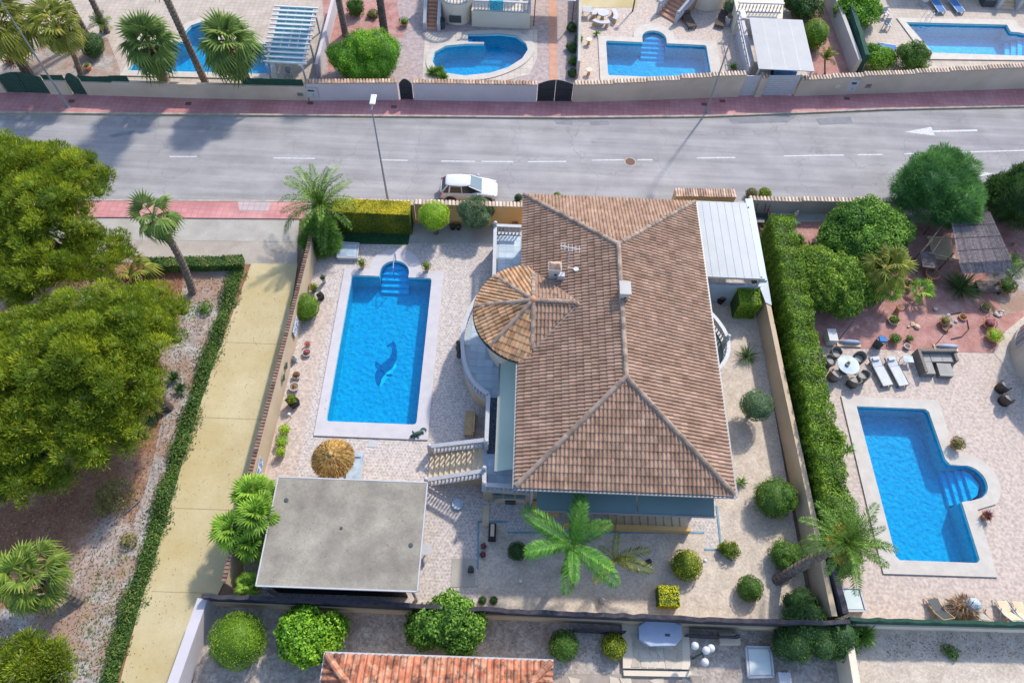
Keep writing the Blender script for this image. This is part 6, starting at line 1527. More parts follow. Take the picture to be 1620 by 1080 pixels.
# green frog-like sculpture lying on the pool corner
x, y = g(661, 686, .2); t = thing('pool_sculpture', 'dark green lizard shaped sculpture lying on the pool corner', 'sculpture', (x, y, .13))
MB().tube([(x - .42, y - .2, .2), (x - .15, y - .05, .26), (x + .12, y + .08, .24), (x + .3, y + .16, .2)], [.05, .12, .11, .05], 8).obj('body', 'gate_green', t, True)
MB().tube([(x + .3 + .16 * math.cos(a), y + .22 + .16 * math.sin(a), .19) for a in [i * PI / 5 for i in range(9)]], .035, 6).obj('tail', 'gate_green', t, True)
for a in (2.2, 3.9, 4.6, 5.6): MB().tube([(x - .15, y - .05, .2), (x - .15 + .3 * math.cos(a), y - .05 + .3 * math.sin(a), .15)], .035, 6).obj('leg', 'gate_green', t)
# tiled wall pictures on the tan wall
for k, (px, py, mt, lab) in enumerate(((417, 515, 'azulejo', 'white and blue ceramic picture on the tan wall beside the cone bush'), (408, 742, 'azulejo', 'white and blue ceramic picture at the lower end of the tan wall'),
                                 (445, 578, 'gate_green', 'upper dark diamond ornament on the tan wall'), (440, 597, 'gate_green', 'lower dark diamond ornament on the tan wall'))):
    wx = -12.62 if py < 560 else (-12.67 if py < 620 else -12.9)
    y = g(px, py, 1.1)[1]; t = thing('wall_picture', lab, 'wall picture', (wx, y, .5)); hh = .35 if k < 2 else .22
    if k < 2:
        MB().box(wx - .01, y - .6, .75, wx + .02, y + .6, 1.45).obj('frame', 'white', t)
        for i in range(5):
            for j in range(3): MB().box(wx + .022, y - .55 + i * .22, .78 + j * .215, wx + .032, y - .55 + i * .22 + .205, .78 + j * .215 + .2).obj('tile', mt, t)
    else: MB().add([(wx + .01, y - .3, 1.1), (wx + .01, y, .85), (wx + .01, y + .3, 1.1), (wx + .01, y, 1.38), (wx + .05, y, 1.1)], [(0, 1, 4), (1, 2, 4), (2, 3, 4), (3, 0, 4)]).obj('ornament', mt, t)
# hatches, mats
def hatch(label, poly, z0, h, mt, name='skylight', cat='skylight'):
    P = GL(poly, z0 + h); c = (sum(p[0] for p in P) / 4, sum(p[1] for p in P) / 4); t = thing(name, label, cat, (*c, z0))
    inn = [(c[0] + (p[0] - c[0]) * .84, c[1] + (p[1] - c[1]) * .84) for p in P]
    MB().prism(P, z0, z0 + h - .03).obj('frame', 'white', t); MB().prism(inn, z0 + h - .03, z0 + h).obj('pane', mt, t)
    for i in range(4):
        a, b = P[i], P[(i + 1) % 4]; MB().bar((*a, z0 + h), (*b, z0 + h), .08, .06).obj('frame_rail', 'white', t)
    return t
hatch('square glazed skylight beside the bushy grass and the artificial turf', [(537, 383), (568, 385), (565, 408), (533, 407)], .05, .3, 'hatch_glass')
hatch('pale square hatch cover below the stone box at the bottom', [(1180, 1022), (1219, 1023), (1224, 1070), (1184, 1071)], .04, .3, 'hatch_pale', 'hatch', 'hatch')
hatch('pale greenish hatch cover beside the black screen in the east terrace', [(1326, 929), (1360, 930), (1370, 966), (1328, 966)], .04, .35, 'hatch_pale', 'hatch', 'hatch')
sheet('grey_mat', GL([(715, 883), (753, 883), (752, 928), (713, 928)], .06), .066, 'concrete')
x, y = g(590, 702, .05); sheet('drain_cover', [(x - .28, y - .2), (x + .28, y - .2), (x + .28, y + .2), (x - .28, y + .2)], .062, 'white')
x, y = g(724, 798, .05); t = thing('floor_fountain', 'small pale blue basin on the paving below the stairs', 'basin', (x, y, .04)); MB().lathe((x, y, .04), [(.25, 0), (.32, .15), (.26, .16), (.2, .08)], 14).obj('bowl', 'hatch_glass', t)
x, y = g(674, 868, .8); t = thing('bistro_table', 'small white table beside the flat roof', 'table', (x, y, .04)); MB().lathe((x, y, .7), [(.3, 0), (.3, .04)], 16).obj('table_top', 'white', t); MB().tube([(x, y, .04), (x, y, .7)], .04, 8).obj('leg', 'white', t)
# wooden bench and objects below the west balcony
x, y = g(745, 668, .5); t = thing('shelf_bench', 'light wooden bench with a dark frame under the white balcony', 'bench', (x, y, .04))
MB().box(x - .35, y - .75, .4, x + .15, y + .75, .46).obj('seat', 'wood', t); MB().box(x + .16, y - .75, .04, x + .24, y + .75, .95).obj('backrest', 'wood', t)
for dy in (-.68, .68): MB().box(x - .32, y + dy - .04, .04, x - .24, y + dy + .04, .4).obj('leg', 'wood', t)
x, y = g(726, 553, .8); t = thing('wooden_figure', 'dark brown carved wooden post beside the curved balcony', 'carving', (x, y, .04)); MB().lathe((x, y, .04), [(.18, 0), (.14, .6), (.2, 1.0), (.1, 1.4), (.16, 1.6)], 9).obj('carving', 'bark_dark', t)
x, y = g(779, 838, .5); t = thing('garden_heater', 'black upright box with a pale cover at the end of the blue edging', 'barbecue', (x, y, .04))
MB().box(x - .2, y - .5, .04, x + .2, y + .35, .55).obj('body', 'black', t); MB().box(x - .1, y - .35, .552, x + .1, y + .3, .6).obj('lid', 'wall_tan', t)
for k, (px, py) in enumerate(((433, 670), (823, 920), (1114, 888))):
    x, y = g(px + (24 if k == 0 else 0), py - (15 if k == 0 else 0), .6) if k == 0 else g(px, py, .4); t = thing('globe_light', ('white globe garden light on a thin stem below the black planter', 'white globe garden light left of the queen palm', 'white globe garden light right of the flat topped bush')[k], 'garden light', (x, y, .04))
    MB().tube([(x, y, .04), (x, y, .5)], .02, 6).obj('stem', 'metal_dark', t); MB().ell((x, y, .58), .11, 10, 8).obj('globe', 'white_gloss', t, True)
# things below the white metal roof: two white gnomes on a dark bench rail
for k, px in enumerate((1124, 1134)):
    x, y = g(px, 456, .6); t = thing('garden_gnome', ('left', 'right')[k] + ' one of two white figures with red tops below the white metal roof', 'garden figure', (x, y, .04), 'white figures with red tops')
    MB().lathe((x, y, .04), [(.06, 0), (.15, .6), (.13, .75)], 10).obj('body', 'white', t); MB().ell((x, y, .86), (.12, .12, .1), 8, 6).obj('cap', 'red', t, True)

# ------------------------------------------------------------------ the covered whirlpool and its surroundings in the south
PL = GL([(984, 984), (1090, 987), (1093, 1058), (986, 1056)], .35); x, y = g(1040, 1020, .35); t = thing('stone_platform', 'raised crazy paved platform carrying the covered whirlpool', 'platform', (x, y, .04))
MB().prism(PL, .04, .3).obj('base', 'wall_cream', t)
def crazy(poly, z0, z1, step, parent, mt='flagstone', name='flagstone', gap=.03, jit=.38):
    xs, ys = [p[0] for p in poly], [p[1] for p in poly]; X0, Y0 = min(xs), min(ys); nx, ny = int((max(xs) - X0) / step) + 1, int((max(ys) - Y0) / step) + 1
    J = {}
    for i in range(nx + 1):
        for j in range(ny + 1): J[i, j] = (X0 + i * step + rnd.uniform(-jit, jit) * step * (0 < i < nx), Y0 + j * step + rnd.uniform(-jit, jit) * step * (0 < j < ny))
    for i in range(nx):
        for j in range(ny):
            q = [J[i, j], J[i + 1, j], J[i + 1, j + 1], J[i, j + 1]]; cx_, cy_ = sum(a for a, b in q) / 4, sum(b for a, b in q) / 4
            if all(inpoly(a * .96 + cx_ * .04, b * .96 + cy_ * .04, poly) for a, b in q):
                k = 1 - gap / (step * .5)
                MB().prism([(cx_ + (a - cx_) * k, cy_ + (b - cy_) * k) for a, b in q], z0, z1 + rnd.uniform(-.004, .004)).obj(name, mt, parent)
crazy([(PL[3][0] + .03, PL[3][1] + .03), (PL[2][0] - .03, PL[3][1] + .03), (PL[1][0] - .05, PL[0][1] - .05), (PL[0][0] + .03, PL[0][1] - .05)], .3, .33, .42, t)
MB().prism(GL([(986, 1059), (1093, 1061), (1094, 1070), (987, 1068)], .2), .04, .2).obj('step', 'wall_cream', t)
w = thing('whirlpool', 'octagonal whirlpool under a pale blue grey cover on the stone platform', 'hot tub', (*g(1045, 1002, 1.0), .33))
oc = GL([(1022, 981), (1062, 981), (1079, 989), (1078, 1010), (1068, 1021), (1028, 1022), (1011, 1010), (1010, 990)], 1.0)
MB().prism(grow(oc, -.08), .34, .95).obj('tub', 'cover_blue', w); MB().prism(oc, .955, 1.05).obj('cover', 'cover_blue', w, bevel=.04)
b = MB(); c_ = g(1056, 1004, 1.05); b.box(c_[0] - .12, c_[1] - .06, 1.055, c_[0] + .12, c_[1] + .06, 1.08); b.obj('buckle', 'metal_dark', w)
fl = MB().prism(GL([(872, 1064), (1110, 1068), (1112, 1120), (868, 1120)], .04), .03, .05).obj('crazy_paving', 'mortar', kind='structure')
crazy(GL([(1112, 1120), (1110, 1069), (872, 1065), (868, 1120)], .05)[::-1], .05, .075, .5, fl)
x, y = g(1112, 1032, 1.5); t = thing('globe_lamp', 'garden lamp with four white globes beside the whirlpool', 'lamp post', (x - .15, y - .1, .04))
MB().tube([(x - .15, y - .1, .04), (x, y, 1.5)], .05, 8).obj('pole', 'gate_green', t)
for dx, dy, dz in ((-.38, .28, 0), (.1, .08, .12), (.38, .2, 0), (.02, -.42, 0)):
    a_ = MB().tube([(x, y, 1.4), (x + dx, y + dy, 1.5 + dz)], .025, 6).obj('arm', 'gate_green', t); MB().ell((x + dx, y + dy, 1.62 + dz), .19, 14, 9).obj('globe', 'white_gloss', t, True)
x, y = g(1155, 1010, .5); t = thing('stone_box', 'beige stone box with a dark tap right of the globe lamp', 'stone box', (x, y, .04)); MB().box(x - .5, y - .25, .04, x + .5, y + .25, .5).obj('box', 'wall_beige', t); MB().tube([(x + .2, y + .1, .5), (x + .25, y + .15, .8), (x + .4, y + .15, .8), (x + .4, y + .15, .6)], .04, 6).obj('tap', 'metal_dark', t)
x, y = g(1241, 1072, .4); t = thing('white_box', 'small white box with a dark handle cut by the bottom edge', 'box', (x, y, .04)); MB().box(x - .3, y - .3, .04, x + .3, y + .25, .5).obj('box', 'white', t); MB().tube([(x - .1, y + .25, .5), (x - .1, y + .3, .7), (x + .1, y + .3, .7), (x + .1, y + .25, .5)], .025, 6).obj('handle', 'metal_dark', t)
# red tiled roof at the bottom
rz0 = 3.0; A_, B_ = g(517, 1036, rz0), g(872, 1047, rz0); yE = (A_[1] + B_[1]) / 2
H2 = thing('south_house', 'red clay tile roof of the house cut by the bottom edge', 'house', ((A_[0] + B_[0]) / 2, yE - 4, 0))
MB().box(A_[0] + .4, yE - 9.6, 0, B_[0] - .4, yE - .4, rz0 - .12).obj('wall', 'wall_cream', H2)
W2 = B_[0] - A_[0]; rn = 4.8
rt = MB().add([(A_[0], yE, rz0), (B_[0], yE, rz0), (B_[0], yE - 2 * rn, rz0), (A_[0], yE - 2 * rn, rz0), (A_[0] + rn, yE - rn, rz0 + 1.9), (B_[0] - rn, yE - rn, rz0 + 1.9)], [(1, 0, 4, 5), (0, 3, 4), (3, 2, 5, 4), (2, 1, 5), (0, 1, 2, 3)]).obj('roof', 'roof_under', H2)
c1, c2, a1, a2 = (A_[0], yE), (B_[0], yE), (A_[0] + rn, yE - rn), (B_[0] - rn, yE - rn)
tiles(rt, (B_[0], yE + .04, rz0 + .01), (0, -rn, 1.9), (-W2 - .1, W2 + .1), 3.4, [hipplane(c1, a1, (0, yE - 1)), hipplane(c2, a2, (0, yE - 1))], keep=lambda p: A_[0] < p.x < B_[0], mt='roof_tile_red', single=lambda p: True, w=.30, L=.46, hs=1.5)
tiles(rt, (A_[0] - .04, yE, rz0 + .01), (rn, 0, 1.9), (-9.2, 9.2), 5.0, [hipplane(c1, a1, (A_[0], yE - 3)), hipplane((A_[0], yE - 2 * rn), a1, (A_[0], yE - 3))], keep=lambda p: yE - 9.6 < p.y < yE, mt='roof_tile_red', w=.30, L=.46, hs=1.5)
tiles(rt, (B_[0] + .04, yE, rz0 + .01), (-rn, 0, 1.9), (-9.2, 9.2), 5.0, [hipplane(c2, a2, (B_[0], yE - 3)), hipplane((B_[0], yE - 2 * rn), a2, (B_[0], yE - 3))], keep=lambda p: yE - 9.6 < p.y < yE, mt='roof_tile_red', w=.30, L=.46, hs=1.5)
for c_, a_ in ((c1, a1), (c2, a2)): ridge(rt, (*c_, rz0 + .05), (*a_, rz0 + 1.95), 'roof_tile_red', .3, .46, .06, .14)
gt = MB().bar((A_[0] - .1, yE + .1, rz0 - .03), (B_[0] + .1, yE + .1, rz0 - .03), .09, .08).bar((A_[0] - .1, yE + .1, rz0 - .03), (A_[0] - .1, yE - 9.6, rz0 - .03), .09, .08); gt.obj('gutter', 'white', H2)

# ------------------------------------------------------------------ east garden: reed pavilion, furniture
rp = thing('reed_pavilion', 'pavilion with a grey reed roof on dark poles in the red garden', 'pavilion', (*g(1545, 400, 0), 0))
q = GL([(1503, 340), (1566, 336), (1601, 412), (1518, 417)], 2.5); q2 = GL([(1518, 418), (1601, 413), (1592, 432), (1520, 430)], 2.2)
def reeds(poly4, z, zz=None):
    """a layer of reed stalks running between two opposite edges"""
    m = MB(); a, b, c, d = [Vector((*p, z)) for p in poly4]
    if zz is not None: c.z = d.z = zz
    n = 90
    for i in range(n):
        s = (i + .5) / n; p, r_ = a.lerp(b, s), d.lerp(c, s); j = rnd.uniform(-.08, .08); dd = (r_ - p).normalized()
        m.tube([p - dd * abs(j) + Vector((0, 0, rnd.uniform(-.015, .02))), r_ + dd * abs(j) + Vector((0, 0, rnd.uniform(-.015, .02)))], .024, 4, tone=rnd.random())
    return m
reeds([g(1503, 340, 2.5), g(1566, 336, 2.5), g(1601, 412, 2.5), g(1518, 417, 2.5)], 2.5).obj('reed_mat', 'reed', rp, kind='stuff')
reeds([q[3], q[2], g(1603, 430, 2.1), g(1523, 432, 2.1)], 2.48, 2.1).obj('reed_mat', 'reed', rp, kind='stuff')
for i in range(5):
    a = Vector((*q[0], 2.53)).lerp(Vector((*q[3], 2.53)), i / 4); b = Vector((*q[1], 2.53)).lerp(Vector((*q[2], 2.53)), i / 4); MB().bar(a, b, .03, .03).obj('batten', 'bark_dark', rp)
pf = [(*g(1480, 432, 0), 0), (*g(1598, 440, 0), 0), (*g(1570, 345, 0), 0), (*g(1500, 350, 0), 0), (*g(1460, 372, 0), 0)]
for (x, y, z), tz in zip(pf, (2.2, 2.1, 2.45, 2.45, 2.3)): MB().tube([(x, y, .04), (x, y, tz)], .045, 7).obj('pole', 'bark_dark', rp)
for a, b in (((1458, 398), (1501, 344)), ((1458, 398), (1475, 380)), ((1470, 400), (1518, 412)), ((1466, 376), (1505, 376)), ((1475, 400), (1497, 367))): MB().bar((*g(*a, 2.2), 2.2), (*g(*b, 2.4), 2.4), .06, .06).obj('beam', 'bark_dark', rp)
dk = thing('wooden_deck', 'pale wooden deck beside the reed roof', 'deck', (*g(1480, 395, 0), 0)); P4 = GL([(1468, 372), (1505, 376), (1512, 412), (1476, 408)], .15)
for i in range(14):
    s0, s1 = i / 14, (i + .9) / 14; L2 = lambda a, b, s: (a[0] + (b[0] - a[0]) * s, a[1] + (b[1] - a[1]) * s)
    MB().prism([L2(P4[0], P4[1], s0), L2(P4[0], P4[1], s1), L2(P4[3], P4[2], s1), L2(P4[3], P4[2], s0)][::-1], .06, .14).obj('plank', 'stair_stone', dk)
tb = thing('canvas_lean_to', 'greyish flat canvas panel left of the reed roof', 'awning', (*g(1475, 410, 0), 0)); MB().prism(GL([(1455, 396), (1478, 398), (1484, 424), (1460, 422)], 1.0), .96, 1.0).obj('canvas', 'reed', tb)
for p in GL([(1457, 398), (1477, 400), (1482, 422), (1461, 420)], 1.0): MB().tube([(*p, .04), (*p, .95)], .03, 6).obj('leg', 'bark_dark', tb)
bn = thing('garden_bench', 'weathered slatted bench behind the cycad below the reed roof', 'bench', (*g(1565, 455, 0), 0)); bx, by = g(1566, 452, .5)
for i in range(6): MB().box(bx - .8, by - .4 + i * .15, .42, bx + .8, by - .4 + i * .15 + .11, .46).obj('slat', 'reed', bn)
for dx in (-.7, .7): MB().box(bx + dx - .04, by - .4, .04, bx + dx + .04, by + .4, .42).obj('leg', 'bark_dark', bn)
def armchair(label, x, y, rz, mt='rattan', group=None, tall=.85):
    t = thing('rattan_armchair', label, 'armchair', (x, y, .04), group); t.rotation_euler.z = rz; BASE[t.name] = Vector()
    MB().lathe((0, 0, 0), [(.24, 0), (.29, .36), (.29, .42)], 12).obj('seat', mt, t)
    m = MB(); a = arc(0, 0, .33, -30, 210, 12); vs = []
    for k, (p, q_) in enumerate(a):
        hgt = .62 + (tall - .62) * math.sin(PI * k / 12) ** 1.2; r_ = math.hypot(p, q_)
        vs += [(p * .86, q_ * .86, .3), (p, q_, .05), (p * 1.12, q_ * 1.12, hgt), (p * .98, q_ * .98, hgt)]
    m.add(vs, [(i * 4 + j, i * 4 + (j + 1) % 4, i * 4 + 4 + (j + 1) % 4, i * 4 + 4 + j) for i in range(12) for j in range(4)] + [(3, 2, 1, 0), (48, 49, 50, 51)])
    m.obj('backrest', mt, t, True); MB().lathe((0, 0, .42), [(.25, 0), (.26, .05), (.2, .07)], 12).obj('cushion', 'cushion_grey', t)
    return t
x, y = g(1342, 577, .74); t = thing('round_table', 'round glass topped table with a dark centrepiece on the east terrace', 'table', (x, y, .04))
MB().lathe((x, y, .74), [(.66, 0), (.68, .02), (.66, .04)], 32).obj('table_top', 'hatch_glass', t); MB().lathe((x, y, .04), [(.3, 0), (.22, .3), (.26, .7)], 12).obj('base', 'rattan', t)
MB().lathe((x - .1, y - .02, .78), [(.12, 0), (.13, .1)], 10).obj('vase', 'metal_dark', t); MB().ell((x, y + .1, .88), .1, 8, 6).obj('flowers', 'wood', t)
for k, (a, d) in enumerate(((118, 1.02), (160, 1.05), (215, 1.02), (285, 1.0), (325, 1.05), (35, 1.08))):
    names = ('top left', 'left', 'lower left with a pale cushion', 'bottom', 'lower right', 'top right')
    armchair('rattan armchair at the ' + names[k] + ' of the round glass table', x + d * math.cos(math.radians(a)), y + d * math.sin(math.radians(a)), math.radians(a - 90), 'rattan', 'rattan armchairs round the glass table')
lounger('left one of two grey mesh loungers between round table and corner sofa', 1393, 587, .22, 'textile', 'metal_dark', 2.0, .62, 'grey mesh sun loungers', .12)
lounger('right one of two grey mesh loungers beside the glass side table', 1418, 587, .22, 'textile', 'metal_dark', 2.0, .62, 'grey mesh sun loungers', .12)
x, y = g(1437, 568, .45); t = thing('side_table', 'glass side table between the loungers and the corner sofa', 'table', (x, y, .04)); MB().box(x - .3, y - .22, .45, x + .3, y + .22, .47).obj('table_top', 'hatch_glass', t)
for a in (-.27, .27):
    for b in (-.2, .2): MB().box(x + a - .015, y + b - .015, .04, x + a + .015, y + b + .015, .45).obj('leg', 'white', t)
x, y = g(1484, 573, .4); t = thing('corner_sofa', 'brown rattan corner sofa with grey cushions on the east terrace', 'sofa', (x, y, .04)); t.rotation_euler.z = .04; BASE[t.name] = Vector()
MB().box(-1.25, -.85, 0, -1.08, .78, .72).obj('armrest', 'rattan', t); MB().box(-1.07, .6, 0, 1.2, .78, .72).obj('backrest', 'rattan', t); MB().box(1.03, .0, 0, 1.2, .59, .6).obj('armrest', 'rattan', t)
MB().box(-1.07, -.85, 0, -.42, .59, .3).obj('seat', 'rattan', t); MB().box(-.41, .0, 0, 1.02, .59, .3).obj('seat', 'rattan', t)
MB().box(-1.04, -.82, .31, -.44, .0, .42).obj('cushion', 'cushion_grey', t); MB().box(-1.04, .02, .31, -.44, .56, .42).obj('cushion', 'cushion_grey', t); MB().box(-.40, .03, .31, .3, .56, .42).obj('cushion', 'cushion_grey', t); MB().box(.32, .03, .31, 1.0, .56, .42).obj('cushion', 'cushion_grey', t)
x, y = g(1495, 585, .4); t = thing('sofa_table', 'square rattan table in front of the corner sofa', 'table', (x, y, .04)); MB().box(x - .42, y - .42, .04, x + .42, y + .42, .42).obj('base', 'rattan', t); MB().box(x - .44, y - .44, .422, x + .44, y + .44, .45).obj('table_top', 'cushion_grey', t)
x, y = g(1587, 612, .4); armchair('upper one of two brown rattan armchairs beside the east house', x, y, 2.2, 'rattan_brown', 'brown armchairs beside the east house'); x, y = g(1592, 632, .4); armchair('lower one of two brown rattan armchairs beside the east house', x, y, 2.4, 'rattan_brown', 'brown armchairs beside the east house')
x, y = g(1392, 541, .5); t = thing('barbecue', 'dark blue covered barbecue at the edge of the red gravel', 'barbecue', (x, y, .04)); MB().lathe((x, y, .04), [(.3, 0), (.4, .6), (.36, .8)], 4).obj('cover', 'metal_dark', t); MB().box(x - .2, y - .18, .842, x + .24, y + .2, .9).obj('lid', 'blue_fabric', t)
for px, py, lab in ((1343, 541, 'folded blue and white fabric on a stone slab above the round table'), (1497, 548, 'folded lilac fabric behind the corner sofa')):
    x, y = g(px, py, .2); t = thing('folded_parasol', lab, 'folded parasol', (x, y, .04)); MB().box(x - .75, y - .28, .04, x + .75, y + .18, .14).obj('slab', 'stair_stone', t)
    MB().tube([(x - .6, y + .02, .2), (x - .1, y - .02, .28), (x + .5, y, .24), (x + .75, y, .2)], [.06, .15, .13, .04], 8).obj('fabric', 'cover_blue', t, True)
    MB().tube([(x - .7, y + .05, .2), (x + .1, y + 1.0, 1.2)], .025, 6).obj('pole', 'metal_dark', t)
x, y = g(1313, 535, .3); t = thing('white_cabinet', 'small white cabinet beside the hedge above the round table', 'cabinet', (x, y, .04)); MB().box(x - .25, y - .4, .04, x + .25, y + .4, .7).obj('body', 'hatch_pale', t); MB().box(x - .28, y - .43, .702, x + .28, y + .43, .74).obj('top', 'white', t)
# curved house front at the right edge
eh = thing('east_house', 'pale house with a curved front and two windows cut by the right edge', 'house', (31, 20.5, 0)); c0 = g(1665, 590, 0); rr = 3.6
ap = arc(c0[0] + 1.2, c0[1] + .4, rr, 120, 240, 18); MB().prism(ap + [(ap[-1][0] + 8, ap[-1][1] - 3), (ap[0][0] + 8, ap[0][1] + 3)], 0, 2.7).obj('wall', 'wall_beige', eh)
MB().prism(grow(ap + [(ap[-1][0] + 8, ap[-1][1] - 3), (ap[0][0] + 8, ap[0][1] + 3)], .12), 2.705, 2.82).obj('roof', 'wall_cream', eh)
for a0, a1 in ((140, 165), (195, 218)):
    m = MB(); f_ = arc(c0[0] + 1.2, c0[1] + .4, rr + .04, a0, a1, 4); wn_ = MB()
    for p, q_ in zip(f_[:-1], f_[1:]): wn_.bar((*p, 1.5), (*q_, 1.5), .05, 1.5)
    wf = wn_.obj('window', 'glass_blue', eh); m = MB()
    for p, q_ in zip(f_[:-1], f_[1:]): m.bar((*p, .7), (*q_, .7), .14, .08); m.bar((*p, 2.28), (*q_, 2.28), .14, .08)
    for p in f_: m.tube([(*p, .7), (*p, 2.28)], .04, 5)
    m.obj('frame', 'white', wf)
# furniture behind the green screen at the bottom right
def deckchair(label, px, py, rz, mt, fmt='wood', group=None):
    x, y = g(px, py, .4); t = thing('deck_chair', label, 'deck chair', (x, y, .04), group); t.rotation_euler.z = rz; BASE[t.name] = Vector()
    MB().add([(-.28, -.5, .3), (.28, -.5, .3), (.28, .1, .35), (-.28, .1, .35), (.28, .55, .9), (-.28, .55, .9)], [(0, 1, 2, 3), (3, 2, 4, 5)]).obj('fabric', mt, t).modifiers.new('s', 'SOLIDIFY').thickness = .03
    m = MB()
    for s in (-.31, .31): m.bar((s, -.6, .03), (s, .2, .5), .04, .04).bar((s, .5, .03), (s, -.1, .5), .04, .04).bar((s, .1, .36), (s, .6, .95), .04, .04)
    m.bar((-.31, .6, .95), (.31, .6, .95), .04, .04).bar((-.31, -.55, .3), (.31, -.55, .3), .04, .04); m.obj('frame', fmt, t); return t
deckchair('dark grey deck chair behind the green screen at the bottom right', 1483, 962, 3.3, 'metal_dark')
deckchair('grey deck chair right of the dried palm heap', 1548, 965, 3.0, 'cushion_grey')
deckchair('beige deck chair further right behind the green screen', 1592, 965, 3.2, 'stair_stone', 'white')
deckchair('white framed deck chair at the right edge behind the green screen', 1615, 966, 3.1, 'stair_stone', 'white')
x, y = g(1524, 960, .6); t = thing('dried_palm_heap', 'heap of dried palm fibre under grey plastic behind the green screen', 'straw parasol', (x, y, .04))
foliage('straw', 'dry_leaf', t, [((x, y, .6), (.55, .4, .5))], 300, .4, .04, .7, needle=True, up=-.6, jit=.3); MB().ell((x + .35, y + .1, .9), (.4, .35, .3), 10, 6).obj('plastic_sheet', 'hatch_glass', t, True)

# ------------------------------------------------------------------ northern plots: pergola, houses, furniture
pg = thing('pergola', 'pale blue and white slatted pergola at the top left', 'pergola', (*g(460, 60, 0), 0)); zt = 2.3
c4 = [Vector((*g(px, py, zt), zt)) for px, py in ((441, 8), (499, 11), (479, 106), (419, 103))]
for s in (0, 1):
    a, b = (c4[0].lerp(c4[1], .03 if s == 0 else .97), c4[3].lerp(c4[2], .03 if s == 0 else .97)); MB().bar(a - Vector((0, 0, .1)), b - Vector((0, 0, .1)), .12, .16).obj('beam', 'white', pg)
    for k in (0.02, .5, .98): p = a.lerp(b, k); MB().box(p.x - .06, p.y - .06, .04, p.x + .06, p.y + .06, zt - .1).obj('post', 'white', pg)
n = 13
for i in range(n):
    s = (i + .3) / n; a, b = c4[0].lerp(c4[3], s), c4[1].lerp(c4[2], s); d = (b - a).normalized(); MB().bar(a - d * .35, b + d * .25, .15, .10).obj('slat', 'white_gloss', pg)
mat('pergola_glass', [(.12, .33, .39), (.19, .42, .47)], 2, .5)
for i in range(n - 1):
    s0, s1 = (i + .32) / n, (i + 1.27) / n
    for k in range(4):
        q0, q1 = .06 + k * .225, .06 + k * .225 + .205
        P = [c4[0].lerp(c4[3], s).lerp(c4[1].lerp(c4[2], s), q_) for s, q_ in ((s0, q0), (s0, q1), (s1, q1), (s1, q0))]
        MB().add([(v.x, v.y, zt - .09 - .03 * j) for j in (0, 1) for v in P], [(0, 3, 2, 1)[::-1], (4, 5, 6, 7)[::-1], (0, 1, 5, 4), (1, 2, 6, 5), (2, 3, 7, 6), (3, 0, 4, 7)]).obj('roof_pane', 'pergola_glass', pg)
x, y = g(456, 118, .4); t = thing('plastic_chair', 'white plastic chair under the lower end of the pergola', 'chair', (x, y, .04))
def pchair(t, x, y, rz=0, mt='white'):
    M_ = lambda a, b: (x + a * math.cos(rz) - b * math.sin(rz), y + a * math.sin(rz) + b * math.cos(rz))
    c = M_(0, 0); MB().obox((*c, .44), (.46, .46, .05), rz).obj('seat', mt, t); c = M_(0, .23); MB().obox((*c, .7), (.46, .05, .5), rz).obj('backrest', mt, t)
    for a in (-.2, .2):
        for b in (-.2, .2): c = M_(a, b); MB().obox((*c, .24), (.05, .05, .4), rz).obj('leg', mt, t)
        c = M_(a * 1.2, 0); MB().obox((*c, .64), (.05, .42, .04), rz).obj('armrest', mt, t)
pchair(t, x, y)
# villa north of the kidney pool
nv = thing('north_villa', 'pale villa with white balustrades and terracotta stairs at the top', 'house', (*g(770, 30, 0), 0))
xa, xb = g(702, 41, 0)[0], g(741, 41, 0)[0]; yb = g(720, 41, 0)[1]; xc = g(838, 42, 0)[0]
MB().prism(arc((xa + xb) / 2, yb + 1.4, (xb - xa) / 2 + .35, 180, 360, 14, 1.4) + [(xb + .3, yb + 8), (xa - .3, yb + 8)], 0, 1.9).obj('wall', 'wall_cream', nv)
MB().box(xb + .3, yb - .05, 0, xc, yb + 8, 1.5).obj('wall', 'wall_cream', nv)
MB().box((xa + xb) / 2 - .55, yb - .1, .35, (xa + xb) / 2 + .45, yb - .02, .95).obj('grille', 'metal_dark', nv)
balustrade(nv, [(a, b, 1.92) for a, b in arc((xa + xb) / 2, yb + 1.4, (xb - xa) / 2 + .25, 195, 345, 8, 1.3)], sp=.28)
balustrade(nv, [(xb + .45, yb + .1, 1.52), (xc - .1, yb + .1, 1.52), (xc - .1, yb + 5, 1.52)], [(xc - .1, yb + .1, 1.52)], sp=.27)
MB().box(xa, yb + 3.2, 1.9, xc, yb + 9, 4.6).obj('wall', 'wall_cream', nv); MB().box(xa + .8, yb + 3.16, 2.0, xa + 2.2, yb + 3.19, 4.0).obj('window', 'glass_dark', nv)
x = g(786, 14, 2)[0]; t = thing('towel', 'turquoise patterned towel hanging over the white balustrade', 'towel', (x, yb + .1, 2.4))
MB().box(x - .62, yb - .06, 1.62, x + .5, yb - .02, 2.42).box(x - .62, yb - .06, 2.421, x + .5, yb + .26, 2.45).box(x - .62, yb + .22, 1.9, x + .5, yb + .26, 2.42).obj('cloth', 'towel', t)
sx0, sx1 = g(676, 46, 0)[0], g(692, 46, 0)[0]; sy = g(684, 49, 0)[1]
sc = MB().box(sx0 - .02, sy, 0, sx1 + .02, sy + .1, .15).obj('staircase', 'stair_tile', nv)
for i in range(12): MB().box(sx0, sy + .1 + i * .3, 0, sx1, sy + .1 + (i + 1) * .3 - .008, .15 * (i + 1)).obj('step', 'stair_tile', sc)
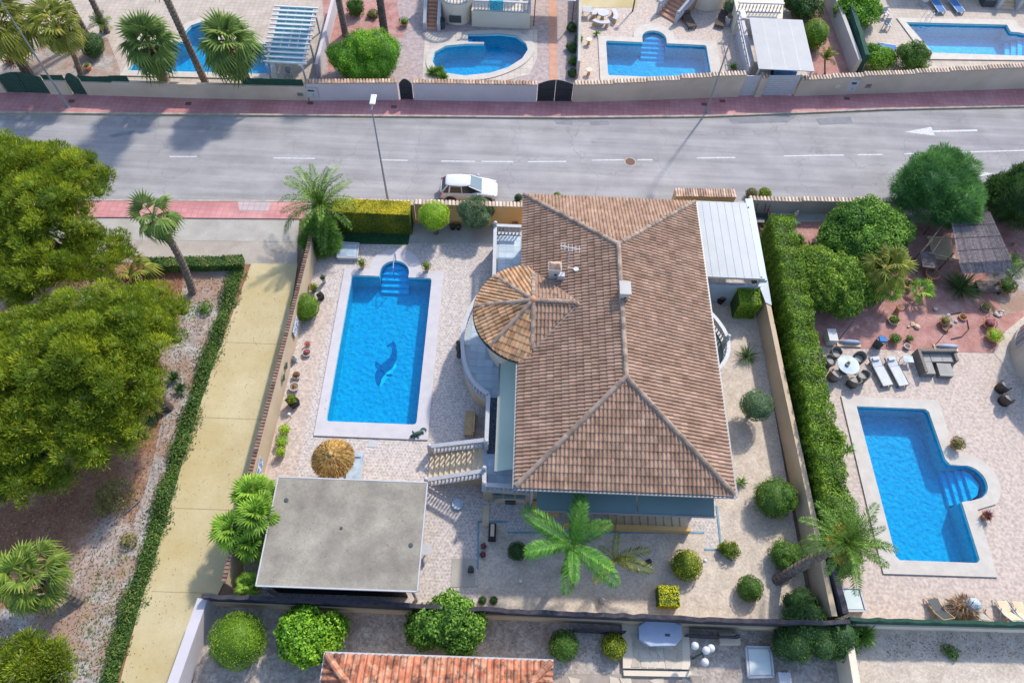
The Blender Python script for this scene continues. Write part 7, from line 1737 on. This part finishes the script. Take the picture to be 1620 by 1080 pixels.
for s in (sx0 - .16, sx1 + .16): MB().add([(s - .13, sy - .1, 0), (s + .13, sy - .1, 0), (s - .13, sy - .1, .75), (s + .13, sy - .1, .75), (s - .13, sy + 3.7, 0), (s + .13, sy + 3.7, 0), (s - .13, sy + 3.7, 2.7), (s + .13, sy + 3.7, 2.7)], [(0, 1, 3, 2), (0, 2, 6, 4), (1, 5, 7, 3), (2, 3, 7, 6), (4, 6, 7, 5)]).obj('side_wall', 'white', sc)
x, y = g(699, 38, .4); t = thing('dustbin', 'black bin beside the terracotta stairs', 'bin', (x, y, .04)); MB().lathe((x, y, .04), [(.25, 0), (.3, .7)], 12).obj('body', 'metal_dark', t); MB().lathe((x, y, .745), [(.31, 0), (.31, .05), (.1, .1)], 12).obj('lid', 'black', t)
x, y = g(612, 60, 1); t = thing('rooftop_canopy', 'white striped canopy over the paved drive at the top', 'awning', (*g(878, 0, 2.4), 0)); cc = g(878, -1, 2.5)
for i in range(14): MB().box(cc[0] - 1.6 + i * .24, cc[1] - .1, 2.45, cc[0] - 1.6 + i * .24 + .2, cc[1] + 3.5, 2.5).obj('slat', 'white', t)
for dx in (-1.6, 1.6): MB().box(cc[0] + dx - .04, cc[1] - .05, .04, cc[0] + dx + .04, cc[1] + .03, 2.45).obj('post', 'rust', t)
# house north of the arch pool
av = thing('round_house', 'house with a round beige wall and white railed stairs behind the arch pool', 'house', (*g(1115, 10, 0), 0)); rc = g(1117, 12, 0)
MB().lathe((rc[0], rc[1] + 1.6, 0), [(2.2, 0), (2.2, 2.6), (2.3, 2.62), (2.3, 2.75)], 30).obj('wall', 'wall_cream', av)
MB().box(rc[0] - 3, rc[1] + 2.6, 0, rc[0] + 5.5, rc[1] + 9, 2.5).obj('wall', 'wall_cream', av)
p0, p1 = Vector((*g(1040, 22, 0), 0)), Vector((*g(1068, 38, 0), 0)); dn = (p1 - p0).normalized(); up = Vector((-dn.y, dn.x, 0)); wd_ = (p1 - p0).length; an = math.atan2(dn.y, dn.x)
sc = MB().obox(tuple(p0 + dn * wd_ / 2 + up * .05 + Vector((0, 0, .1))), (wd_, .1, .16), an).obj('staircase', 'stair_tile', av)
for i in range(10): c_ = p0 + dn * wd_ / 2 + up * (.28 + i * .34) + Vector((0, 0, .08 * (i + 1) + .04)); MB().obox(tuple(c_), (wd_ - .1, .33, .16 * (i + 1)), an).obj('step', 'stair_tile', sc)
for e in (p0, p1): balustrade(av, [tuple(e + Vector((0, 0, .2))), tuple(e + up * 3.6 + Vector((0, 0, 1.8)))], [tuple(e + Vector((0, 0, .05)))], sp=.3)
for px, rz, lab in ((1090, .3, 'left brown wicker lounger beside the round wall'), (1141, -.35, 'right brown wicker lounger beside the round wall')):
    lounger(lab, px, 33 if px < 1100 else 32, rz, 'rattan_brown', 'rattan_brown', 1.7, .65, 'brown wicker loungers by the round wall', .4)
x, y = g(1153, 33, .4); t = thing('white_planter', 'white planter box beside the right wicker lounger', 'planter', (x, y, .04)); MB().lathe((x, y, .04), [(.25, 0), (.36, .7)], 4).obj('box', 'white', t); MB().lathe((x, y, .745), [(.3, 0), (.3, .02)], 4).obj('soil', 'earth', t)
def seat_bench(label, px, py, a0, a1, r=1.1):
    x, y = g(px, py, .4); t = thing('curved_bench', label, 'garden bench', (x, y, .04), 'white curved garden benches'); A = arc(x, y, r, a0, a1, 8); B_ = arc(x, y, r - .4, a0, a1, 8)
    MB().prism(A + B_[::-1], .42, .5).obj('seat', 'white', t)
    for k in (1, 7):
        p = ((A[k][0] + B_[k][0]) / 2, (A[k][1] + B_[k][1]) / 2); MB().lathe((*p, .04), [(.16, 0), (.13, .38)], 8).obj('leg', 'wall_ochre', t)
seat_bench('white curved bench, upper left of the round garden seats', 953, 24, 110, 190, .9); seat_bench('white curved bench, right of the round garden seats', 953, 24, -30, 40, 1.35)
seat_bench('white curved bench, lower left of the round garden seats', 953, 24, 225, 300, 1.3)
x, y = g(954, 21, .7); t = thing('stone_table', 'white round garden table among the curved benches', 'table', (x, y, .04)); MB().lathe((x, y, .7), [(.5, 0), (.5, .08)], 20).obj('table_top', 'white', t); MB().lathe((x, y, .04), [(.2, 0), (.14, .3), (.2, .66)], 10).obj('leg', 'wall_ochre', t)
x, y = g(929, 17, .5); t = thing('white_side_table', 'square white slatted table left of the curved benches', 'table', (x, y, .04)); 
for i in range(5): MB().box(x - .4, y - .38 + i * .16, .6, x + .4, y - .38 + i * .16 + .13, .64).obj('slat', 'white', t)
for a in (-.35, .35):
    for b in (-.33, .33): MB().box(x + a - .03, y + b - .03, .04, x + a + .03, y + b + .03, .6).obj('leg', 'white', t)
for k, (px, py) in enumerate(((932, 64), (932, 112))):
    x, y = g(px, py, .4); t = thing('sandstone_stool', ('upper', 'lower')[k] + ' one of two sandstone stools left of the arch pool', 'stool', (x, y, .04), 'sandstone stools left of the arch pool'); MB().lathe((x, y, .04), [(.14, 0), (.1, .2), (.2, .42)], 10).obj('leg', 'wall_ochre', t); MB().lathe((x, y, .462), [(.26, 0), (.26, .05)], 12).obj('seat', 'wall_cream', t)
# white carport roof in the north
cw = thing('white_carport', 'white four panelled carport roof behind the slatted garage gate', 'carport', (*g(1240, 80, 0), 0)); zc_ = 2.5
q = [Vector((*g(px, py, zc_), zc_)) for px, py in ((1185, 28), (1270, 32), (1289, 113), (1200, 109))]
for i in range(4):
    P = [q[0].lerp(q[1], (i + .015) / 4), q[0].lerp(q[1], (i + .985) / 4), q[3].lerp(q[2], (i + .985) / 4), q[3].lerp(q[2], (i + .015) / 4)]
    MB().prism([(v.x, v.y) for v in P], zc_ - .06, zc_).obj('roof_panel', 'carport_white', cw)
    if i: MB().bar(q[0].lerp(q[1], i / 4) + Vector((0, 0, -.02)), q[3].lerp(q[2], i / 4) + Vector((0, 0, -.02)), .05, .03).obj('seam', 'metal_grey', cw)
for v in q: w_ = v.lerp((q[0] + q[2]) / 2, .06); MB().box(w_.x - .05, w_.y - .05, .04, w_.x + .05, w_.y + .05, zc_ - .07).obj('post', 'white', cw)
x, y = g(1242, 116, .6); t = thing('garage_car', 'blue car roof glimpsed under the white carport', 'car', (x, y, 0)); MB().box(x - .85, y - .3, .3, x + .85, y + 3.6, 1.0).obj('body', 'blue_fabric', t, bevel=.1); MB().box(x - .7, y + .9, 1.0, x + .7, y + 2.9, 1.42).obj('cabin', 'glass_dark', t, bevel=.1)
for sx in (-.8, .8):
    for sy_ in (.4, 2.9): MB().tube([(x + sx - .1, y + sy_, .31), (x + sx + .1, y + sy_, .31)], .31, 12).obj('wheel', 'rubber', t)
MB().prism(GL([(1160, -6), (1240, -6), (1238, 30), (1168, 30)], 1.6), 0, 1.6).obj('north_platform', 'wall_cream', label='beige raised platform behind the white carport at the top', cat='platform')
o = balustrade(None, [(*g(1168, 6, 2.3), 1.6), (*g(1240, 8, 2.3), 1.6)], sp=.3, label='white balustrade on the raised platform behind the white carport'); o['category'] = 'balustrade'
# top right: chairs, loungers
for k, (px, py, rz) in enumerate(((1401, 22, .4), (1404, 40, .1))):
    x, y = g(px, py, .4); t = thing('plastic_armchair', ('upper', 'lower')[k] + ' one of two white plastic armchairs left of the top right pool', 'chair', (x, y, .04), 'white plastic armchairs'); pchair(t, x, y, rz)
lounger('blue cushioned white lounger, left of two above the top right pool', 1483, 8, .15, 'blue_fabric', 'white', 2.0, .65, 'blue loungers above the top right pool', .45)
lounger('blue cushioned white lounger, right of two above the top right pool', 1512, 8, .2, 'blue_fabric', 'white', 2.0, .65, 'blue loungers above the top right pool', .45)
lounger('blue striped lounger between the two bushes at the top right', 1403, 74, 1.4, 'blue_fabric', 'white', 1.5, .6)
x, y = g(1462, 3, .3); t = thing('round_stool', 'small white round table beside the blue loungers', 'table', (x, y, .04)); MB().lathe((x, y, .04), [(.25, 0), (.08, .1), (.08, .4)], 12).obj('leg', 'white', t); MB().lathe((x, y, .442), [(.3, 0), (.3, .04)], 16).obj('table_top', 'white', t)
x, y = g(1563, 4, .3); t = thing('dark_grill', 'dark box shaped grill beside the pale stairs at the top right', 'grill', (x, y, .04)); MB().box(x - .5, y - .3, .04, x + .5, y + .6, .6).obj('body', 'metal_dark', t); MB().box(x - .45, y - .2, .602, x + .45, y + .5, .66).obj('lid', 'metal_grey', t)
ns = thing('north_east_house', 'house behind the top right pool with pale stairs between white walls', 'house', (*g(1590, 0, 0), 0)); a, b = g(1580, 15, 0), g(1604, 16, 0)
MB().box(g(1420, -8, 0)[0], a[1] + 1.6, 0, b[0] + 12, a[1] + 9, 2.5).obj('wall', 'wall_cream', ns)
for i in range(6): MB().box(a[0], a[1] + i * .3, 0, b[0], a[1] + (i + 1) * .3 - .008, .16 * (i + 1)).obj('step', 'stair_stone', ns)
for x in (a[0] - .2, b[0] + .2): MB().box(x - .15, a[1] - .1, 0, x + .15, a[1] + 1.59, 1.1).obj('side_wall', 'white', ns)
# white railing on the low wall beside the northern carport
m = MB(); p, q_ = Vector((*g(1184, 112, 1.6), 1.6)), Vector((*g(1166, 28, 1.6), 1.6)); m.bar(p, q_, .06, .06); m.bar(p + Vector((0, 0, .35)), q_ + Vector((0, 0, .35)), .06, .06)
rl = m.obj('railing', 'white', label='white railing along the low wall left of the northern carport', cat='railing')
for i in range(9): v = p.lerp(q_, i / 8); MB().box(v.x - .03, v.y - .03, 1.5, v.x + .03, v.y + .03, 2.0).obj('post', 'white', rl)

o = litter('dry leaves and grit lying on the flat roof of the shelter', [(-11, 6.9), (-3.8, 6.9), (-3.8, 11.9), (-11, 11.9)], 260, 'dry_leaf', .06, .03, 2.955)
for px, py, r in ((453, 791, .12), (650, 862, .12), (540, 835, .08)):
    x, y = g(px, py, 2.95); tg = MB().lathe((x, y, 2.951), [(r, 0), (r, .02), (r * .6, .03)], 10).obj('roof_drain', 'metal_dark', ob)

# odds and ends in the corner of the east garden and under the pines
x, y = g(1203, 350, .3); t = thing('wheelbarrow', 'dark wheelbarrow tipped against the road wall in the east garden corner', 'wheelbarrow', (x, y, .04))
MB().add([(x - .35, y - .3, .35), (x + .3, y - .3, .35), (x + .3, y + .25, .4), (x - .35, y + .25, .4), (x - .5, y - .45, .7), (x + .45, y - .45, .7), (x + .45, y + .4, .75), (x - .5, y + .4, .75)], [(0, 3, 2, 1), (0, 1, 5, 4), (1, 2, 6, 5), (2, 3, 7, 6), (3, 0, 4, 7)]).obj('tray', 'metal_dark', t)
MB().tube([(x - .06, y - .5, .2), (x + .06, y - .5, .2)], .2, 14).obj('wheel', 'rubber', t)
for s_ in (-.3, .3): MB().tube([(x + s_, y - .4, .3), (x + s_, y + .5, .45), (x + s_, y + 1.0, 1.0)], .03, 6).obj('handle', 'metal_dark', t)
x, y = g(1216, 338, .6); t = thing('warning_sign', 'red and white triangular sign leaning by the road wall in the east garden', 'sign', (x, y, .04))
MB().add([(x - .35, y - .1, .1), (x + .35, y - .1, .1), (x, y + .25, .8), (x - .35, y - .06, .08), (x + .35, y - .06, .08), (x, y + .29, .78)], [(0, 1, 2), (5, 4, 3), (0, 3, 4, 1), (1, 4, 5, 2), (2, 5, 3, 0)]).obj('plate', 'red', t)
MB().add([(x - .2, y - .09, .22), (x + .2, y - .09, .22), (x, y + .13, .64), (x - .2, y - .07, .2), (x + .2, y - .07, .2), (x, y + .15, .62)], [(0, 1, 2), (5, 4, 3), (0, 3, 4, 1), (1, 4, 5, 2), (2, 5, 3, 0)]).obj('centre', 'white', t)
MB().tube([(x, y + .35, .04), (x, y + .35, 1.2)], .025, 6).obj('post', 'metal_dark', t)
pot('terracotta pot in front of the wheelbarrow in the east garden corner', 1207, 360, .2, .35, 'terracotta', None)
b_, tp = g(1233, 392, .5), g(1223, 355, 1.9); t = thing('closed_parasol', 'closed white and turquoise parasol leaning beside the end of the tall hedge', 'parasol', (*b_, .04))
MB().tube([(*b_, .3), (*tp, 1.9)], [.16, .03], 10).obj('canopy', 'hatch_pale', t); MB().tube([(*b_, .04), (*b_, .4)], .03, 6).obj('pole', 'metal_grey', t)
x, y = g(262, 640, .5); t = thing('palm_stump', 'dark leaning palm stump with dry fibres beside the largest pine', 'stump', (x, y, 0))
MB().tube([(x, y, 0), (x - .1, y + .05, .5), (x - .28, y + .12, 1.1)], [.3, .27, .3], 10).obj('trunk', 'bark_dark', t)
foliage('fibres', 'dry_leaf', t, [((x - .3, y + .12, 1.1), (.3, .3, .18))], 260, .35, .04, .6, needle=True, jit=.4)
a, b = gv(205, 797, .1), gv(222, 790, .1); m = MB(); m.tube([(b.x - .35, b.y + .1, .08), tuple(b), (a.x - .1, a.y - .5, .08)], .04, 6); meta(m.obj('grey_pipe', 'metal_grey'), 'bent grey pipe lying on the soil between pine and hedge strip', 'pipe')
m = MB(); P_ = [gv(px, py, .1) for px, py in ((1499, 498), (1520, 494), (1530, 505), (1533, 520), (1522, 532), (1505, 536))]; m.tube([tuple(p) for p in P_], .03, 5); meta(m.obj('garden_hose', 'bark_dark'), 'thin dark hose curving over the red gravel right of the twiggy pot', 'hose')
